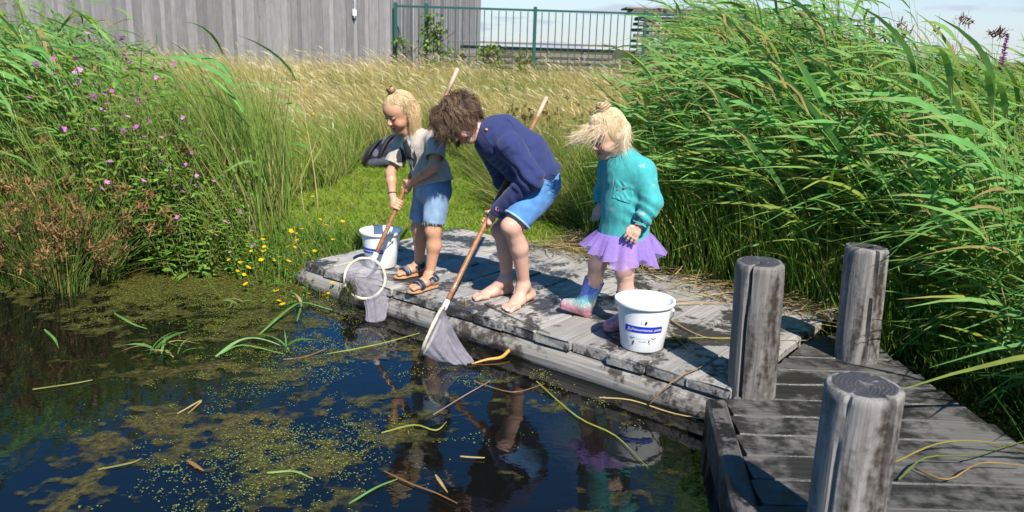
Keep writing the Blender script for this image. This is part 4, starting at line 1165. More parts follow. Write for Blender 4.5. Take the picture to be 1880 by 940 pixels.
# ================================================================== PEOPLE
class Field:
    """signed distance field on a grid, skinned by surface nets: one continuous surface"""
    def __init__(s, pts, pad=0.12, h=0.004):
        pts = A(pts, float)
        s.h = h; s.lo = pts.min(0) - pad
        n = np.ceil((pts.max(0) + pad - s.lo) / h).astype(int) + 1
        s.ax = [s.lo[i] + h * np.arange(n[i]) for i in range(3)]
        s.d = np.full(n, 0.08, np.float32)
    def block(s, lo, hi):
        sl = []
        for i in range(3):
            a_ = int(max(0, math.floor((lo[i] - s.lo[i]) / s.h))); b_ = int(min(len(s.ax[i]), math.ceil((hi[i] - s.lo[i]) / s.h) + 1))
            sl.append(slice(a_, max(a_ + 1, b_)))
        X = s.ax[0][sl[0]][:, None, None]; Y = s.ax[1][sl[1]][None, :, None]; Z = s.ax[2][sl[2]][None, None, :]
        return tuple(sl), np.stack(np.broadcast_arrays(X, Y, Z), -1)
    def _join(s, sl, dn, k, sub=False):
        d = s.d[sl]
        if sub:
            dn = -dn
            hh = np.clip(0.5 - 0.5 * (d - dn) / k, 0, 1)
            s.d[sl] = d * (1 - hh) + dn * hh + k * hh * (1 - hh)
        else:
            hh = np.clip(0.5 + 0.5 * (d - dn) / k, 0, 1)
            s.d[sl] = d * (1 - hh) + dn * hh - k * hh * (1 - hh)
    def cone(s, a, b, ra, rb, k=0.02, flat=None, cap=False, capa=False, sub=False):
        """flat = (axis, factor): the cross section is scaled by factor along axis"""
        a, b = A(a, float), A(b, float)
        R = max(ra, rb) * (max(1.0, flat[1]) if flat else 1.0) + k + 0.02
        sl, p = s.block(np.minimum(a, b) - R, np.maximum(a, b) + R)
        ab = b - a; L = np.linalg.norm(ab) + 1e-9; u = ab / L
        t = (p - a) @ u
        tc = np.clip(t, 0, L)
        q = p - a - tc[..., None] * u
        if flat is not None:
            w = unit(A(flat[0], float)); c_ = q @ w
            q = q - (c_ * (1 - 1 / flat[1]))[..., None] * w
        d = np.linalg.norm(q, axis=-1) - (ra + (rb - ra) * tc / L)
        if flat is not None: d = d * (0.5 + 0.5 * min(1, flat[1]))
        if cap: d = np.maximum(d, t - L)
        if capa: d = np.maximum(d, -t)
        s._join(sl, d, k, sub)
    def ball(s, c, r, R=None, k=0.01, sub=False):
        c = A(c, float); r = np.broadcast_to(A(r, float), (3,))
        m = r.max() + k + 0.02
        sl, p = s.block(c - m, c + m)
        q = (p - c) if R is None else (p - c) @ R
        l = np.linalg.norm(q / r, axis=-1)
        g = np.linalg.norm(q / (r * r), axis=-1) + 1e-9
        s._join(sl, l * (l - 1) / g, k, sub)
    def chain(s, pts, rad, k=0.015):
        for i in range(len(pts) - 1): s.cone(pts[i], pts[i + 1], rad[i], rad[i + 1], k)
    def cut(s, c, n, R=None):
        """remove what lies beyond the plane at c with normal n (inside radius R of c)"""
        c, n = A(c, float), unit(A(n, float))
        if R is None: sl, p = s.block(s.lo, s.lo + A(s.d.shape) * s.h)
        else: sl, p = s.block(c - R, c + R)
        pl = (p - c) @ n
        if R is not None: pl = np.where(np.linalg.norm(p - c, axis=-1) < R, pl, -1)
        s.d[sl] = np.maximum(s.d[sl], pl)
    def pts(s): return s.block(s.lo, s.lo + A(s.d.shape) * s.h)[1]
    def mesh(s, smooth=1):
        d = s.d; h = s.h
        ins = d < 0
        cnt = np.zeros(tuple(n - 1 for n in d.shape), np.int8)
        cs = [(a_, b_, c_) for a_ in (0, 1) for b_ in (0, 1) for c_ in (0, 1)]
        for a_, b_, c_ in cs: cnt += ins[a_:d.shape[0] - 1 + a_, b_:d.shape[1] - 1 + b_, c_:d.shape[2] - 1 + c_]
        act = (cnt > 0) & (cnt < 8)
        I = np.argwhere(act)
        val = {c_: d[I[:, 0] + c_[0], I[:, 1] + c_[1], I[:, 2] + c_[2]] for c_ in cs}
        acc = np.zeros((len(I), 3)); num = np.zeros(len(I))
        for c1 in cs:
            for ax in range(3):
                if c1[ax]: continue
                c2 = list(c1); c2[ax] = 1; c2 = tuple(c2)
                v1, v2 = val[c1], val[c2]
                m = (v1 < 0) != (v2 < 0)
                tt = np.where(m, v1 / np.where(m, v1 - v2, 1), 0)
                p = np.tile(A(c1, float), (len(I), 1)); p[:, ax] += tt
                acc += p * m[:, None]; num += m
        V = (I + acc / num[:, None]) * h + s.lo
        idx = -np.ones(act.shape, np.int64); idx[act] = np.arange(len(I))
        Q = []
        for ax in range(3):
            o1, o2 = (ax + 1) % 3, (ax + 2) % 3
            sa = [slice(None)] * 3; sb = [slice(None)] * 3
            sa[ax] = slice(0, -1); sb[ax] = slice(1, None)
            A1, B1 = ins[tuple(sa)], ins[tuple(sb)]
            E_ = np.argwhere(A1 != B1)
            fl = A1[E_[:, 0], E_[:, 1], E_[:, 2]]
            ok = (E_[:, o1] > 0) & (E_[:, o2] > 0) & (E_[:, o1] < d.shape[o1] - 1) & (E_[:, o2] < d.shape[o2] - 1)
            E_, fl = E_[ok], fl[ok]
            def at(d1, d2):
                e = E_.copy(); e[:, o1] += d1; e[:, o2] += d2
                return idx[e[:, 0], e[:, 1], e[:, 2]]
            q = np.stack([at(-1, -1), at(0, -1), at(0, 0), at(-1, 0)], -1)
            q[~fl] = q[~fl][:, ::-1]
            Q.append(q)
        Q = np.concatenate(Q)
        Q = Q[(Q >= 0).all(1)]
        for _ in range(smooth):                        # light Laplacian relax
            s_ = np.zeros_like(V); c_ = np.zeros(len(V))
            for a_, b_ in ((0, 1), (1, 2), (2, 3), (3, 0)):
                for e0, e1_ in ((Q[:, a_], Q[:, b_]), (Q[:, b_], Q[:, a_])):
                    c_ += np.bincount(e0, minlength=len(V))
                    for x_ in range(3): s_[:, x_] += np.bincount(e0, V[e1_, x_], len(V))
            V = 0.5 * V + 0.5 * s_ / np.maximum(c_, 1)[:, None]
        return V, Q
def wob(p, f, seed):
    r_ = np.random.default_rng(seed); s = 0
    for i in range(4):
        d_ = r_.normal(0, 1, 3); d_ /= np.linalg.norm(d_)
        d2 = r_.normal(0, 1, 3)
        s = s + np.sin((p @ d_) * f * (0.7 + 0.35 * i) + r_.uniform(0, 6) + 1.3 * np.sin((p @ d2) * f * 0.45))
    return s / 4
def m_skin(name):
    t = NT(name); a = t.attr()
    n = t.noise(t.pos(), 45.0, 4, 0.6)
    n2 = t.noise(t.pos(), 7.0, 3)
    c = t.mix(1.0, a.outputs['Color'], t.ramp(n, [(0.3, 0.92), (0.7, 1.07)]), 'MULTIPLY')
    c = t.mix(t.ramp(n2, [(0.45, 0.0), (0.75, 0.22)]), c, t.mix(1.0, c, (1.08, 0.80, 0.76), 'MULTIPLY'))
    return t.done(t.bsdf(c, 0.48, 0.4, bump=n, bump_d=0.0012, Subsurface_Weight=0.12, Subsurface_Scale=0.01))
def m_cloth(name, rough=0.9, bump=0.0016, scale=420.0, crease=0.010):
    t = NT(name); a = t.attr()
    n = t.noise(t.pos(), scale, 2, 0.5)
    n2 = t.noise(t.scale(t.pos(), (1, 1, 0.5)), 17.0, 3, 0.5, 0.8)
    n3 = t.noise(t.pos(), 30.0, 4, 0.6)
    c = t.mix(1.0, a.outputs['Color'], t.ramp(n3, [(0.3, 0.88), (0.7, 1.10)]), 'MULTIPLY')
    hgt = t.math('ADD', t.math('MULTIPLY', n, bump), t.math('MULTIPLY', n2, crease))
    sh = t.bsdf(c, rough, 0.2, bump=hgt, bump_d=1.0, bump_s=0.8)
    t.b.inputs['Sheen Weight'].default_value = 0.15
    return t.done(sh)
M_SKIN = m_skin('skin')
M_KNIT = m_cloth('cotton_jersey')
M_DENIM = m_cloth('denim', 0.85, 0.0022, 600.0, 0.004)
M_HAIR = m_col('hair_strand', 0.42, 0.5, 0.12, 90)
M_SHOE = m_col('shoe_surface', 0.6, 0.4, 0.2, 90, 0.002)
t = NT('glitter_boot_rubber'); a = t.attr()
vo = t.node('ShaderNodeTexVoronoi'); vo.inputs['Scale'].default_value = 260; t.link(t.obj(), vo.inputs['Vector'])
gl = t.ramp(vo.outputs['Color'], [(0.55, 0.75), (0.95, 1.6)])
M_BOOT = t.done(t.bsdf(t.mix(1.0, a.outputs['Color'], gl, 'MULTIPLY'), 0.25, 0.6))

def frame(f, tilt=(0, 0, 1)):
    f = unit(A(f, float)); r_ = unit(np.cross(f, A(tilt, float))); u = np.cross(r_, f)
    return np.stack([r_, f, u], 1)                     # columns: right, forward, up
def head(Fd, c, R, s=1.0, mouth_open=0.0):
    g = lambda *p: c + R @ (A(p) * s)
    B = lambda p, r_, k=0.012, sub=False: Fd.ball(g(*p), A(r_) * s, R, k, sub)
    B((0, -0.012, 0.022), (0.080, 0.098, 0.088), 0.02)
    B((0, 0.020, -0.036), (0.062, 0.064, 0.074), 0.03)
    B((0, 0.036, 0.036), (0.062, 0.054, 0.050), 0.03)
    B((0, 0.060, -0.092), (0.024, 0.021, 0.019), 0.03)
    for x in (-1, 1):
        B((x * 0.036, 0.052, -0.040), (0.028, 0.030, 0.028), 0.02)
        B((x * 0.033, 0.094, 0.004), (0.019, 0.014, 0.011), 0.010, True)
        B((x * 0.033, 0.0735, 0.001), (0.0155, 0.0135, 0.0125), 0.004)
        B((x * 0.080, -0.008, -0.006), (0.009, 0.018, 0.028), 0.008)
        B((x * 0.0095, 0.0935, -0.030), (0.0085, 0.009, 0.007), 0.006)
    Fd.cone(g(0, 0.082, 0.006), g(0, 0.099, -0.026), 0.0075 * s, 0.0105 * s, 0.010)
    B((0, 0.082, -0.0555), (0.021, 0.010, 0.0050), 0.006)
    B((0, 0.081, -0.0660), (0.017, 0.010, 0.0055), 0.006)
    B((0, 0.094, -0.0605), (0.017, 0.010, 0.0015 + 0.004 * mouth_open), 0.004, True)
def face_paint(V, C, c, R, s, skin, brow):
    """lips, brows, lash lines, warm cheeks on the body's vertex colours"""
    q = (V - c) @ R / s
    x, y, z = np.abs(q[:, 0]), q[:, 1], q[:, 2]
    on = (y > 0.045) & (np.linalg.norm(q, axis=1) < 0.16)
    ck = np.exp(-((x - 0.040) / 0.020) ** 2 - ((z + 0.034) / 0.020) ** 2) * on
    C = C * (1 - ck[:, None] * 0.40) + A(skin) * A([1.12, 0.66, 0.60]) * (ck[:, None] * 0.40)
    ns = np.exp(-(x / 0.012) ** 2 - ((z + 0.024) / 0.012) ** 2) * on * 0.3
    C = C * (1 - ns[:, None]) + A(skin) * A([1.1, 0.7, 0.62]) * ns[:, None]
    lip = on & (x < 0.021) & (z < -0.050) & (z > -0.0725 ) & (y > 0.072)
    C[lip] = A(skin) * A([0.95, 0.48, 0.46])
    gap = on & (x < 0.015) & (np.abs(z + 0.0605) < 0.0026)
    C[gap] = A([0.10, 0.02, 0.018])
    zl = -0.0045 + 0.35 * (x - 0.033) ** 2 / 0.015
    lash = on & (np.abs(x - 0.033) < 0.0165) & (np.abs(z - zl) < 0.0034) & (y > 0.055)
    C[lash] = A([0.05, 0.028, 0.02])
    bz = 0.0215 - 4.5 * (x - 0.032) ** 2
    br = on & (np.abs(x - 0.034) < 0.020) & (np.abs(z - bz) < 0.0034)
    C[br] = C[br] * 0.35 + A(brow) * 0.65
    return C
def grip(Fd, at_, axis, wrist, hr, s=1.0, flip=1):
    """a hand closed round a handle: palm, four curled fingers, thumb"""
    axis = unit(axis); w = A(wrist, float) - A(at_, float)
    out = w - axis * (w @ axis); out = unit(out)       # from the handle towards the wrist side
    tn = np.cross(axis, out) * flip
    R0 = hr + 0.011 * s
    P_ = lambda ang, off, r_: at_ + axis * off + r_ * (np.cos(ang) * out + np.sin(ang) * tn)
    palm = P_(0.35, 0, R0 + 0.006)
    Fd.cone(palm + axis * 0.024 * s, palm - axis * 0.024 * s, 0.0155 * s, 0.0155 * s, 0.012)
    Fd.cone(wrist, palm, 0.022 * s, 0.021 * s, 0.018)
    for i, (off, ln) in enumerate(((-0.029, 0.85), (-0.010, 1.0), (0.009, 0.95), (0.027, 0.75))):
        an = np.linspace(0.5, 0.5 + 3.4 * ln, 5)
        pts = [P_(a_, off * s, R0 + (0.003 if j == 0 else 0)) for j, a_ in enumerate(an)]
        Fd.chain(pts, A([0.0095, 0.0092, 0.0088, 0.0082, 0.0072]) * s, 0.004)
    pts = [P_(0.1, 0.022 * s, R0 + 0.006), P_(-0.7, 0.038 * s, R0 + 0.004), P_(-1.5, 0.040 * s, R0), P_(-2.1, 0.036 * s, R0)]
    Fd.chain(pts, A([0.0125, 0.0110, 0.0095, 0.0082]) * s, 0.006)
def open_hand(Fd, wrist, d, side, s=1.0, curl=0.35, palm_n=None):
    """relaxed hand: palm, four slightly curled separate fingers, thumb leaving the side of the palm"""
    d, side = unit(d), unit(side); side = unit(side - d * (side @ d)); nrm = np.cross(d, side) if palm_n is None else unit(palm_n)
    c = wrist + d * 0.036 * s
    Fd.cone(wrist, c, 0.020 * s, 0.021 * s, 0.012, (nrm, 0.62))
    Fd.cone(c - side * 0.013 * s, c + side * 0.013 * s, 0.022 * s, 0.022 * s, 0.012, (nrm, 0.55))
    for i, (o_, ln) in enumerate(((-0.027, 0.80), (-0.0095, 1.0), (0.009, 0.97), (0.0265, 0.84))):
        b0 = c + side * o_ * s + d * 0.014 * s
        dd = unit(d + side * o_ * 7)
        p = [b0]
        for j in range(3):
            cd = unit(dd + nrm * curl * (0.5 + 0.8 * j))
            p.append(p[-1] + cd * 0.019 * ln * s)
        Fd.chain(p, A([0.0088, 0.0083, 0.0076, 0.0066]) * s, 0.004)
    b0 = wrist + d * 0.016 * s - side * 0.016 * s
    p = [b0, b0 + (d * 0.4 - side * 0.9) * 0.020 * s, b0 + (d * 1.3 - side * 1.25) * 0.020 * s, b0 + (d * 2.2 - side * 1.35) * 0.019 * s]
    Fd.chain(p, A([0.0125, 0.0110, 0.0092, 0.0076]) * s, 0.006)
def foot(Fd, heel, toe, ankle, s=1.0, lift=0.0):
    """heel, arch, ball and five toes; the sole rests on the plane of heel and toe"""
    heel, toe = A(heel, float), A(toe, float)
    d = unit(toe - heel); up = A([0, 0, 1.0]); sd = unit(np.cross(d, up)); L = np.linalg.norm(toe - heel)
    hb = heel + d * 0.026 * s + up * (0.026 * s)
    ball = heel + d * (L * 0.70) + up * 0.017 * s
    Fd.cone(ankle, hb, 0.031 * s, 0.027 * s, 0.02)
    Fd.cone(ankle + d * 0.012 * s, heel + d * (L * 0.50) + up * 0.030 * s, 0.029 * s, 0.025 * s, 0.025, (sd, 1.15))
    Fd.cone(hb, ball, 0.026 * s, 0.019 * s, 0.02, (sd, 1.35))
    Fd.cone(heel + d * (L * 0.5) + up * 0.030 * s, ball + up * 0.002, 0.024 * s, 0.017 * s, 0.02, (sd, 1.6))
    for i in range(5):
        o_ = (i - 2) * 0.0155 * s
        ln = (0.27, 0.27, 0.245, 0.21, 0.17)[i] * L
        r_ = (0.0125, 0.0095, 0.0092, 0.0088, 0.0082)[i] * s
        b0 = ball + sd * o_ * FOOT_SIDE + up * (-0.004 * s)
        Fd.chain([b0, b0 + d * ln * 0.6 + up * 0.004 * s, b0 + d * ln - up * 0.002 * s], [r_ * 1.1, r_, r_ * 0.95], 0.004)
FOOT_SIDE = 1
def finish(name, V, Q, mat, parent, col, smooth=True):
    me = mesh_np(name, V, Q, mat, smooth, col)
    return part(name, me, parent)

def strands(roots, nrm, steps, rad, col, parent, name='hair', cap=None, seed=0):
    """steps: function(i, t, pos(N,3)) -> velocity; builds tapered 3-sided strands plus an under-cap"""
    N = len(roots); S = 9
    path = np.zeros((N, S, 3)); path[:, 0] = roots
    for j in range(1, S): path[:, j] = path[:, j - 1] + steps(j / (S - 1), path[:, j - 1], path[:, j - 1] - path[:, max(0, j - 2)])
    r_ = rad[:, None] * np.interp(np.linspace(0, 1, S), [0, .15, .6, 1], [0.8, 1, 0.85, 0.12])[None]
    V, Q = tubes(path, r_, 3, caps=False)
    C = np.repeat(col, S * 3, 0)
    if cap is not None:
        cv, cq, cc = cap
        V, Q, C = cat([(cv, cq, cc), (V, Q, C)])
    return finish(name, V, Q, M_HAIR, parent, C)
def scalp(c, R, s, n, rng, cond, grow=1.0):
    """points on the skull (local frame right, forward, up) that satisfy cond(local)"""
    q = unit(rng.normal(0, 1, (n * 6, 3))) * A([0.083, 0.101, 0.092]) + A([0, -0.012, 0.022])
    k = cond(q)
    q = q[k][:n]
    nr = unit((q - A([0, -0.012, 0.022])) / A([0.083, 0.101, 0.092]) ** 2)
    return c + (q * s * grow) @ R.T, nr @ R.T, q
def hair_cap(c, R, s, cond, off, col, rng):
    Fd = Field([c - 0.12, c + 0.12], 0.02, 0.005)
    Fd.ball(c + R @ (A([0, -0.012, 0.022]) * s), (A([0.080, 0.098, 0.088]) + off) * s, R, 0.002)
    p = Fd.pts(); q = (p - c) @ R / s
    Fd.d = np.maximum(Fd.d, np.where(cond(q), -1, 0.02)).astype(np.float32)
    V, Q = Fd.mesh(2)
    return V, Q, np.tile(A(col), (len(V), 1)) * rng.uniform(0.7, 1.0, (len(V), 1))

# ------------------------------------------------------------------ fishing net poles (measured first: the hands close on them)
class Pole: pass
def pole(sx, sy, tx, ty, Y0, Y1):
    o = Pole(); o.a, o.b = D(sx, sy, Y0), D(tx, ty, Y1); o.ax = unit(o.b - o.a); o.L = np.linalg.norm(o.b - o.a)
    return o
    
def pole_at(o, py):
    """point of the pole seen at photograph row py"""
    ts = np.linspace(0, 1, 400); pts = o.a + (o.b - o.a) * ts[:, None]
    d_ = pts - CAMP
    zc = d_[:, 1] * cp - d_[:, 2] * sp; v2 = (d_[:, 1] * sp + d_[:, 2] * cp) / zc; u2 = d_[:, 0] / zc
    yy = 470 - (-sr * u2 + cr * v2) * F
    return pts[np.argmin(np.abs(yy - py))]
POLE1 = pole(687, 474, 840, 127, 4.64, 5.06)
POLE2 = pole(817, 562, 1003, 180, 4.02, 4.98)

# ================================================================== child 1: grey T-shirt, denim shorts, sandals
def child_one():
    rng = np.random.default_rng(81)
    sk = (0.53, 0.285, 0.175)
    o = thing('person', 'blond child in grey T-shirt and denim shorts dipping a net beside the left bucket', 'person', P(770, 512))
    fwd = unit(A([-0.82, -0.57, 0])); lft = A([-fwd[1], fwd[0], 0])       # the person's left = towards the camera
    lft = A([0.57, -0.82, 0])
    hipN, hipF = D(802, 356, 4.68), D(782, 352, 4.84)
    kneN, kneF = D(796, 424, 4.65), D(769, 418, 4.84)
    ankN, ankF = D(789, 503, 4.655), D(769, 484, 4.875)
    pel, wai, che = D(796, 343, 4.77), D(790, 312, 4.785), D(773, 268, 4.785)
    nek, hc = D(755, 243, 4.765), D(735, 206, 4.745)
    shN, shF = D(801, 256, 4.645), D(742, 262, 4.88)
    g1, g2 = pole_at(POLE1, 344), pole_at(POLE1, 376)
    elN = D(797, 306, 4.545); wrN = g1 + unit(elN - g1) * 0.055
    elF = D(717, 318, 4.83); wrF = g2 + unit(elF - g2) * 0.055 + A([-0.02, 0, 0])
    HR = frame((-0.66, -0.62, -0.42))
    hs = 1.02
    hN, tN = P(801, 521, 0.020), P(752, 533, 0.022)
    hF, tF = P(777, 498, 0.020), P(727, 506, 0.022)
    B = Field([hc + 0.13, hc - 0.13, hN, tN, hF, tF, shN, shF, elN, elF, g1, g2, hipN], 0.08, 0.0034)
    head(B, hc, HR, hs, 0.5)
    B.cone(hc + HR @ A([0, -0.02, -0.05]), nek, 0.040, 0.044, 0.02)
    B.cone(nek, che, 0.05, 0.085, 0.03, (lft, 1.2)); B.cone(che, pel, 0.085, 0.085, 0.03, (lft, 1.2))
    for sh, el, wr in ((shN, elN, wrN), (shF, elF, wrF)):
        B.cone(che * 0.4 + sh * 0.6, sh, 0.045, 0.040, 0.02)
        B.cone(sh, el, 0.038, 0.031, 0.015)
        m_ = el * 0.65 + wr * 0.35
        B.cone(el, m_, 0.031, 0.030, 0.015); B.cone(m_, wr, 0.029, 0.021, 0.015)
    grip(B, g1, POLE1.ax, wrN, 0.0135, 0.88, 1)
    grip(B, g2, POLE1.ax, wrF, 0.0135, 0.88, 1)
    for hp, kn, an, he, to in ((hipN, kneN, ankN, hN, tN), (hipF, kneF, ankF, hF, tF)):
        B.cone(hp, kn, 0.066, 0.045, 0.02)
        cal = kn * 0.66 + an * 0.34 + A([0.010, 0, 0])
        B.cone(kn, cal, 0.043, 0.043, 0.02); B.cone(cal, an, 0.042, 0.026, 0.02)
        B.ball(kn + A([-0.014, -0.006, 0]), 0.034, None, 0.02)
        foot(B, he, to, an - A([0, 0, 0.012]), 0.95)
    V, Q = B.mesh(1)
    C = np.tile(A(sk), (len(V), 1))
    C *= 1 + 0.05 * wob(V, 25, 3)[:, None]
    C = face_paint(V, C, hc, HR, hs, sk, (0.30, 0.17, 0.08))
    finish('body', V, Q, M_SKIN, o, C)
    # T-shirt
    T = Field([shN, shF, pel, nek, elN, elF], 0.16, 0.005)
    T.cone(nek * 0.75 + che * 0.25, che, 0.062, 0.098, 0.03, (lft, 1.25))
    T.cone(che, wai, 0.098, 0.104, 0.04, (lft, 1.2)); T.cone(wai, pel + A([0, 0, 0.018]), 0.104, 0.122, 0.04, (lft, 1.15), cap=True)
    for sh, el in ((shN, elN), (shF, elF)):
        T.cone(che * 0.45 + sh * 0.55, sh, 0.055, 0.058, 0.03)
        e = sh * 0.30 + el * 0.70
        T.cone(sh, e, 0.056, 0.062, 0.02, cap=True)
        T.cone(sh * 0.45 + el * 0.55, e + (el - sh) * 0.05, 0.048, 0.055, 0.004, sub=True)
    p = T.pts(); T.d = (T.d + 0.0045 * wob(p * A([1, 1, 0.55]), 42, 5) + 0.002 * wob(p, 90, 6)).astype(np.float32)
    T.ball(nek - HR[:, 1] * -0.012 + A([0, 0, 0.035]), (0.062, 0.058, 0.042), None, 0.006, True)
    V, Q = T.mesh(1)
    C = np.tile(A([0.45, 0.395, 0.325]), (len(V), 1))
    q = V - (che + fwd * 0.10 + A([0, 0, -0.045])); u_ = q @ lft; w_ = q[:, 2]; f_ = (V - che) @ fwd
    inside = (f_ > 0.03) & ((u_ / 0.095) ** 2 + (w_ / 0.085) ** 2 < 1 + 0.3 * np.sin(u_ * 60))
    nn = fbm(u_ * 34 + 40, w_ * 22 + 40, 3, 5)
    C[inside & (nn > 0.44)] = A([0.035, 0.035, 0.04])
    C[inside & (nn <= 0.36)] = A([0.66, 0.65, 0.63])
    finish('t_shirt', V, Q, M_KNIT, o, C)
    # denim shorts with frayed hems
    S = Field([hipN, hipF, kneN, kneF, pel], 0.12, 0.005)
    S.cone(pel + A([0, 0, 0.035]), pel - A([0, 0, 0.02]), 0.106, 0.108, 0.02, (lft, 1.12))
    hems = []
    for hp, kn in ((hipN, kneN), (hipF, kneF)):
        e = hp * 0.20 + kn * 0.80
        S.cone(hp, e, 0.080, 0.069, 0.018, cap=True)
        S.cone(hp * 0.5 + kn * 0.5, e + (kn - hp) * 0.1, 0.058, 0.061, 0.004, sub=True)
        hems.append((e, unit(kn - hp)))
    p = S.pts(); S.d = (S.d + 0.0045 * wob(p * A([1, 1, 0.7]), 60, 15)).astype(np.float32)
    V, Q = S.mesh(1)
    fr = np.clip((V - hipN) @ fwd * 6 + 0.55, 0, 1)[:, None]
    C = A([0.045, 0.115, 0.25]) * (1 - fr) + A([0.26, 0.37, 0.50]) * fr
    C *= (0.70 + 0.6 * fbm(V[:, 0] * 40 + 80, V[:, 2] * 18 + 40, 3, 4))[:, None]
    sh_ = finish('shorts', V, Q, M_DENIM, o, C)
    b0, d0 = [], []
    for e, ax_ in hems:
        u1 = unit(np.cross(ax_, [0, 1, 0])); u2 = np.cross(ax_, u1)
        an = rng.uniform(0, 6.28, 90)
        b0.append(e + 0.066 * (np.cos(an)[:, None] * u1 + np.sin(an)[:, None] * u2) - ax_ * 0.004)
        d0.append(ax_ + rng.normal(0, 0.35, (90, 3)))
    b0, d0 = np.concatenate(b0), unit(np.concatenate(d0))
    L = np.where(rng.uniform(0, 1, 180) < 0.06, rng.uniform(0.05, 0.09, 180), rng.uniform(0.006, 0.022, 180))
    V, Q, T_, I = strips(b0, d0, L, 0.0016, rng.normal(0, .25, (180, 3)), 3)
    part('frayed_thread', mesh_np('frayed_thread', V, Q, M_DRY, False, np.tile([[0.62, 0.66, 0.70]], (len(V), 1))), sh_)['kind'] = 'stuff'
    # sandals: cork sole, two camouflage straps each
    for he, to, an in ((hN, tN, ankN), (hF, tF, ankF)):
        d_ = unit(to - he); sd = unit(np.cross(d_, [0, 0, 1.0])); L = np.linalg.norm(to - he)
        sa = link('sandal', None, o); ORG[sa] = ORG[o]
        Z = Field([he - d_ * 0.03, to + d_ * 0.03], 0.07, 0.004)
        z0 = 0.010
        a1, a2, a3 = he + d_ * 0.022, he + d_ * L * 0.45, he + d_ * (L * 0.80)
        for q_ in (a1, a2, a3): q_[2] = z0
        Z.cone(a1, a2, 0.033, 0.034, 0.012, (A([0, 0, 1.0]), 0.42)); Z.cone(a2, a3, 0.034, 0.043, 0.012, (A([0, 0, 1.0]), 0.34))
        Z.cone(a3, a3 + d_ * 0.022, 0.043, 0.034, 0.012, (A([0, 0, 1.0]), 0.40))
        Z.cut((he[0], he[1], 0.0015), (0, 0, -1))
        V, Q = Z.mesh(1)
        C = np.where((V[:, 2:3] < 0.007), A([[0.13, 0.07, 0.04]]), A([[0.36, 0.20, 0.10]]))
        finish('sole', V, Q, M_SHOE, sa, C)
        sl, p = B.block(he - 0.12, he + 0.16)
        for along, hw, z_lo in ((L * 0.66, 0.020, 0.0), (L * 0.12, 0.020, 0.045)):
            W = Field([he - d_ * 0.02, to, an + A([0, 0, 0.06])], 0.05, 0.0036)
            pp = W.pts()
            # sample the body's distance field (same world grid, nearest cell)
            ijk = [np.clip(np.rint((pp[..., c_] - B.lo[c_]) / B.h).astype(int), 0, B.d.shape[c_] - 1) for c_ in range(3)]
            bd = B.d[ijk[0], ijk[1], ijk[2]]
            al = (pp - he) @ d_
            if z_lo == 0: band = np.abs(al - along - 0.25 * (pp[..., 2] - 0.03)) - hw
            else: band = np.maximum(np.abs(pp[..., 2] - (0.062 - 0.20 * (al - 0.03))) - 0.0125, -(0.075 - al) - 0.0 * al)
            W.d = np.maximum(np.maximum(bd - 0.0060, band), np.abs((pp - he) @ sd) - 0.062).astype(np.float32)
            V, Q = W.mesh(1)
            if len(V) < 20: continue
            nn = fbm((V[:, 0] + V[:, 1]) * 60 + 90, V[:, 2] * 60 + V[:, 0] * 30 + 50, 3, 7)
            C = np.where((nn > 0.55)[:, None], A([[0.16, 0.18, 0.22]]), np.where((nn < 0.40)[:, None], A([[0.012, 0.014, 0.02]]), A([[0.035, 0.045, 0.075]])))
            finish('strap', V, Q, M_SHOE, sa, C)
    # bracelet
    w_ = unit(elF - wrF); u1 = unit(np.cross(w_, [0, 1, 0])); u2 = np.cross(w_, u1)
    an = np.linspace(0, 2 * np.pi, 17)
    c_ = wrF + w_ * 0.018
    v, f = one_tube(c_ + 0.026 * (np.cos(an)[:, None] * u1 + np.sin(an)[:, None] * u2), 0.0035, 5)
    part('bracelet', mesh_np('bracelet', v, f, m_plain('bracelet_thread', (0.16, 0.03, 0.05), 0.7)), o)
    # hair: drawn up into a top knot, loose lengths at the back
    bun = A([0.0, 0.004, 0.128])
    bw = hc + HR @ (bun * hs)
    up_cond = lambda q: (q[:, 2] > 0.002 + 0.0 * q[:, 1]) & ((q[:, 1] < 0.035) | (q[:, 2] > 0.062))
    capc = lambda q: ((q[..., 1] < 0.040 + 0.4 * (q[..., 2] - 0.05)) | (q[..., 2] > 0.072)) & (q[..., 2] > -0.045)
    cap = hair_cap(hc, HR, hs, capc, 0.004, (0.30, 0.19, 0.085), rng)
    ro, nr, ql = scalp(hc, HR, hs, 2800, rng, up_cond, 1.03)
    N = len(ro)
    def st_up(t_, p, v_):
        tgt = bw - p
        st = tgt * (1.0 / (9.001 - 8 * t_ + 0.0))
        lc = (p - (hc + HR @ A([0, -0.012, 0.022]))) @ HR
        rad_ = np.linalg.norm(lc / A([0.088, 0.106, 0.097]), axis=1)
        push = np.where(rad_ < 1.03, 1.0, 0.0)[:, None] * unit(lc) @ HR.T * 0.006
        return st + push + rng.normal(0, 0.0012, p.shape)
    col = A([0.62, 0.46, 0.25])[None] * rng.uniform(0.5, 1.35, (N, 1)) * (1 + rng.uniform(-.05, .05, (N, 3)))
    strands(ro, nr, st_up, rng.uniform(0.0006, 0.0012, N), col, o, 'hair', cap)
    # loose hair
    lo_cond = lambda q: (q[:, 2] < 0.030) & (q[:, 2] > -0.05) & (q[:, 1] < 0.004)
    ro, nr, ql = scalp(hc, HR, hs, 1700, rng, lo_cond, 1.03)
    N = len(ro); ph = rng.uniform(0, 6.28, N); ln = rng.uniform(0.6, 1.15, N)[:, None]; am = rng.uniform(0.002, 0.007, N)
    drift = A([0.35, -0.18, 0]) * rng.uniform(-0.1, 0.9, (N, 1))
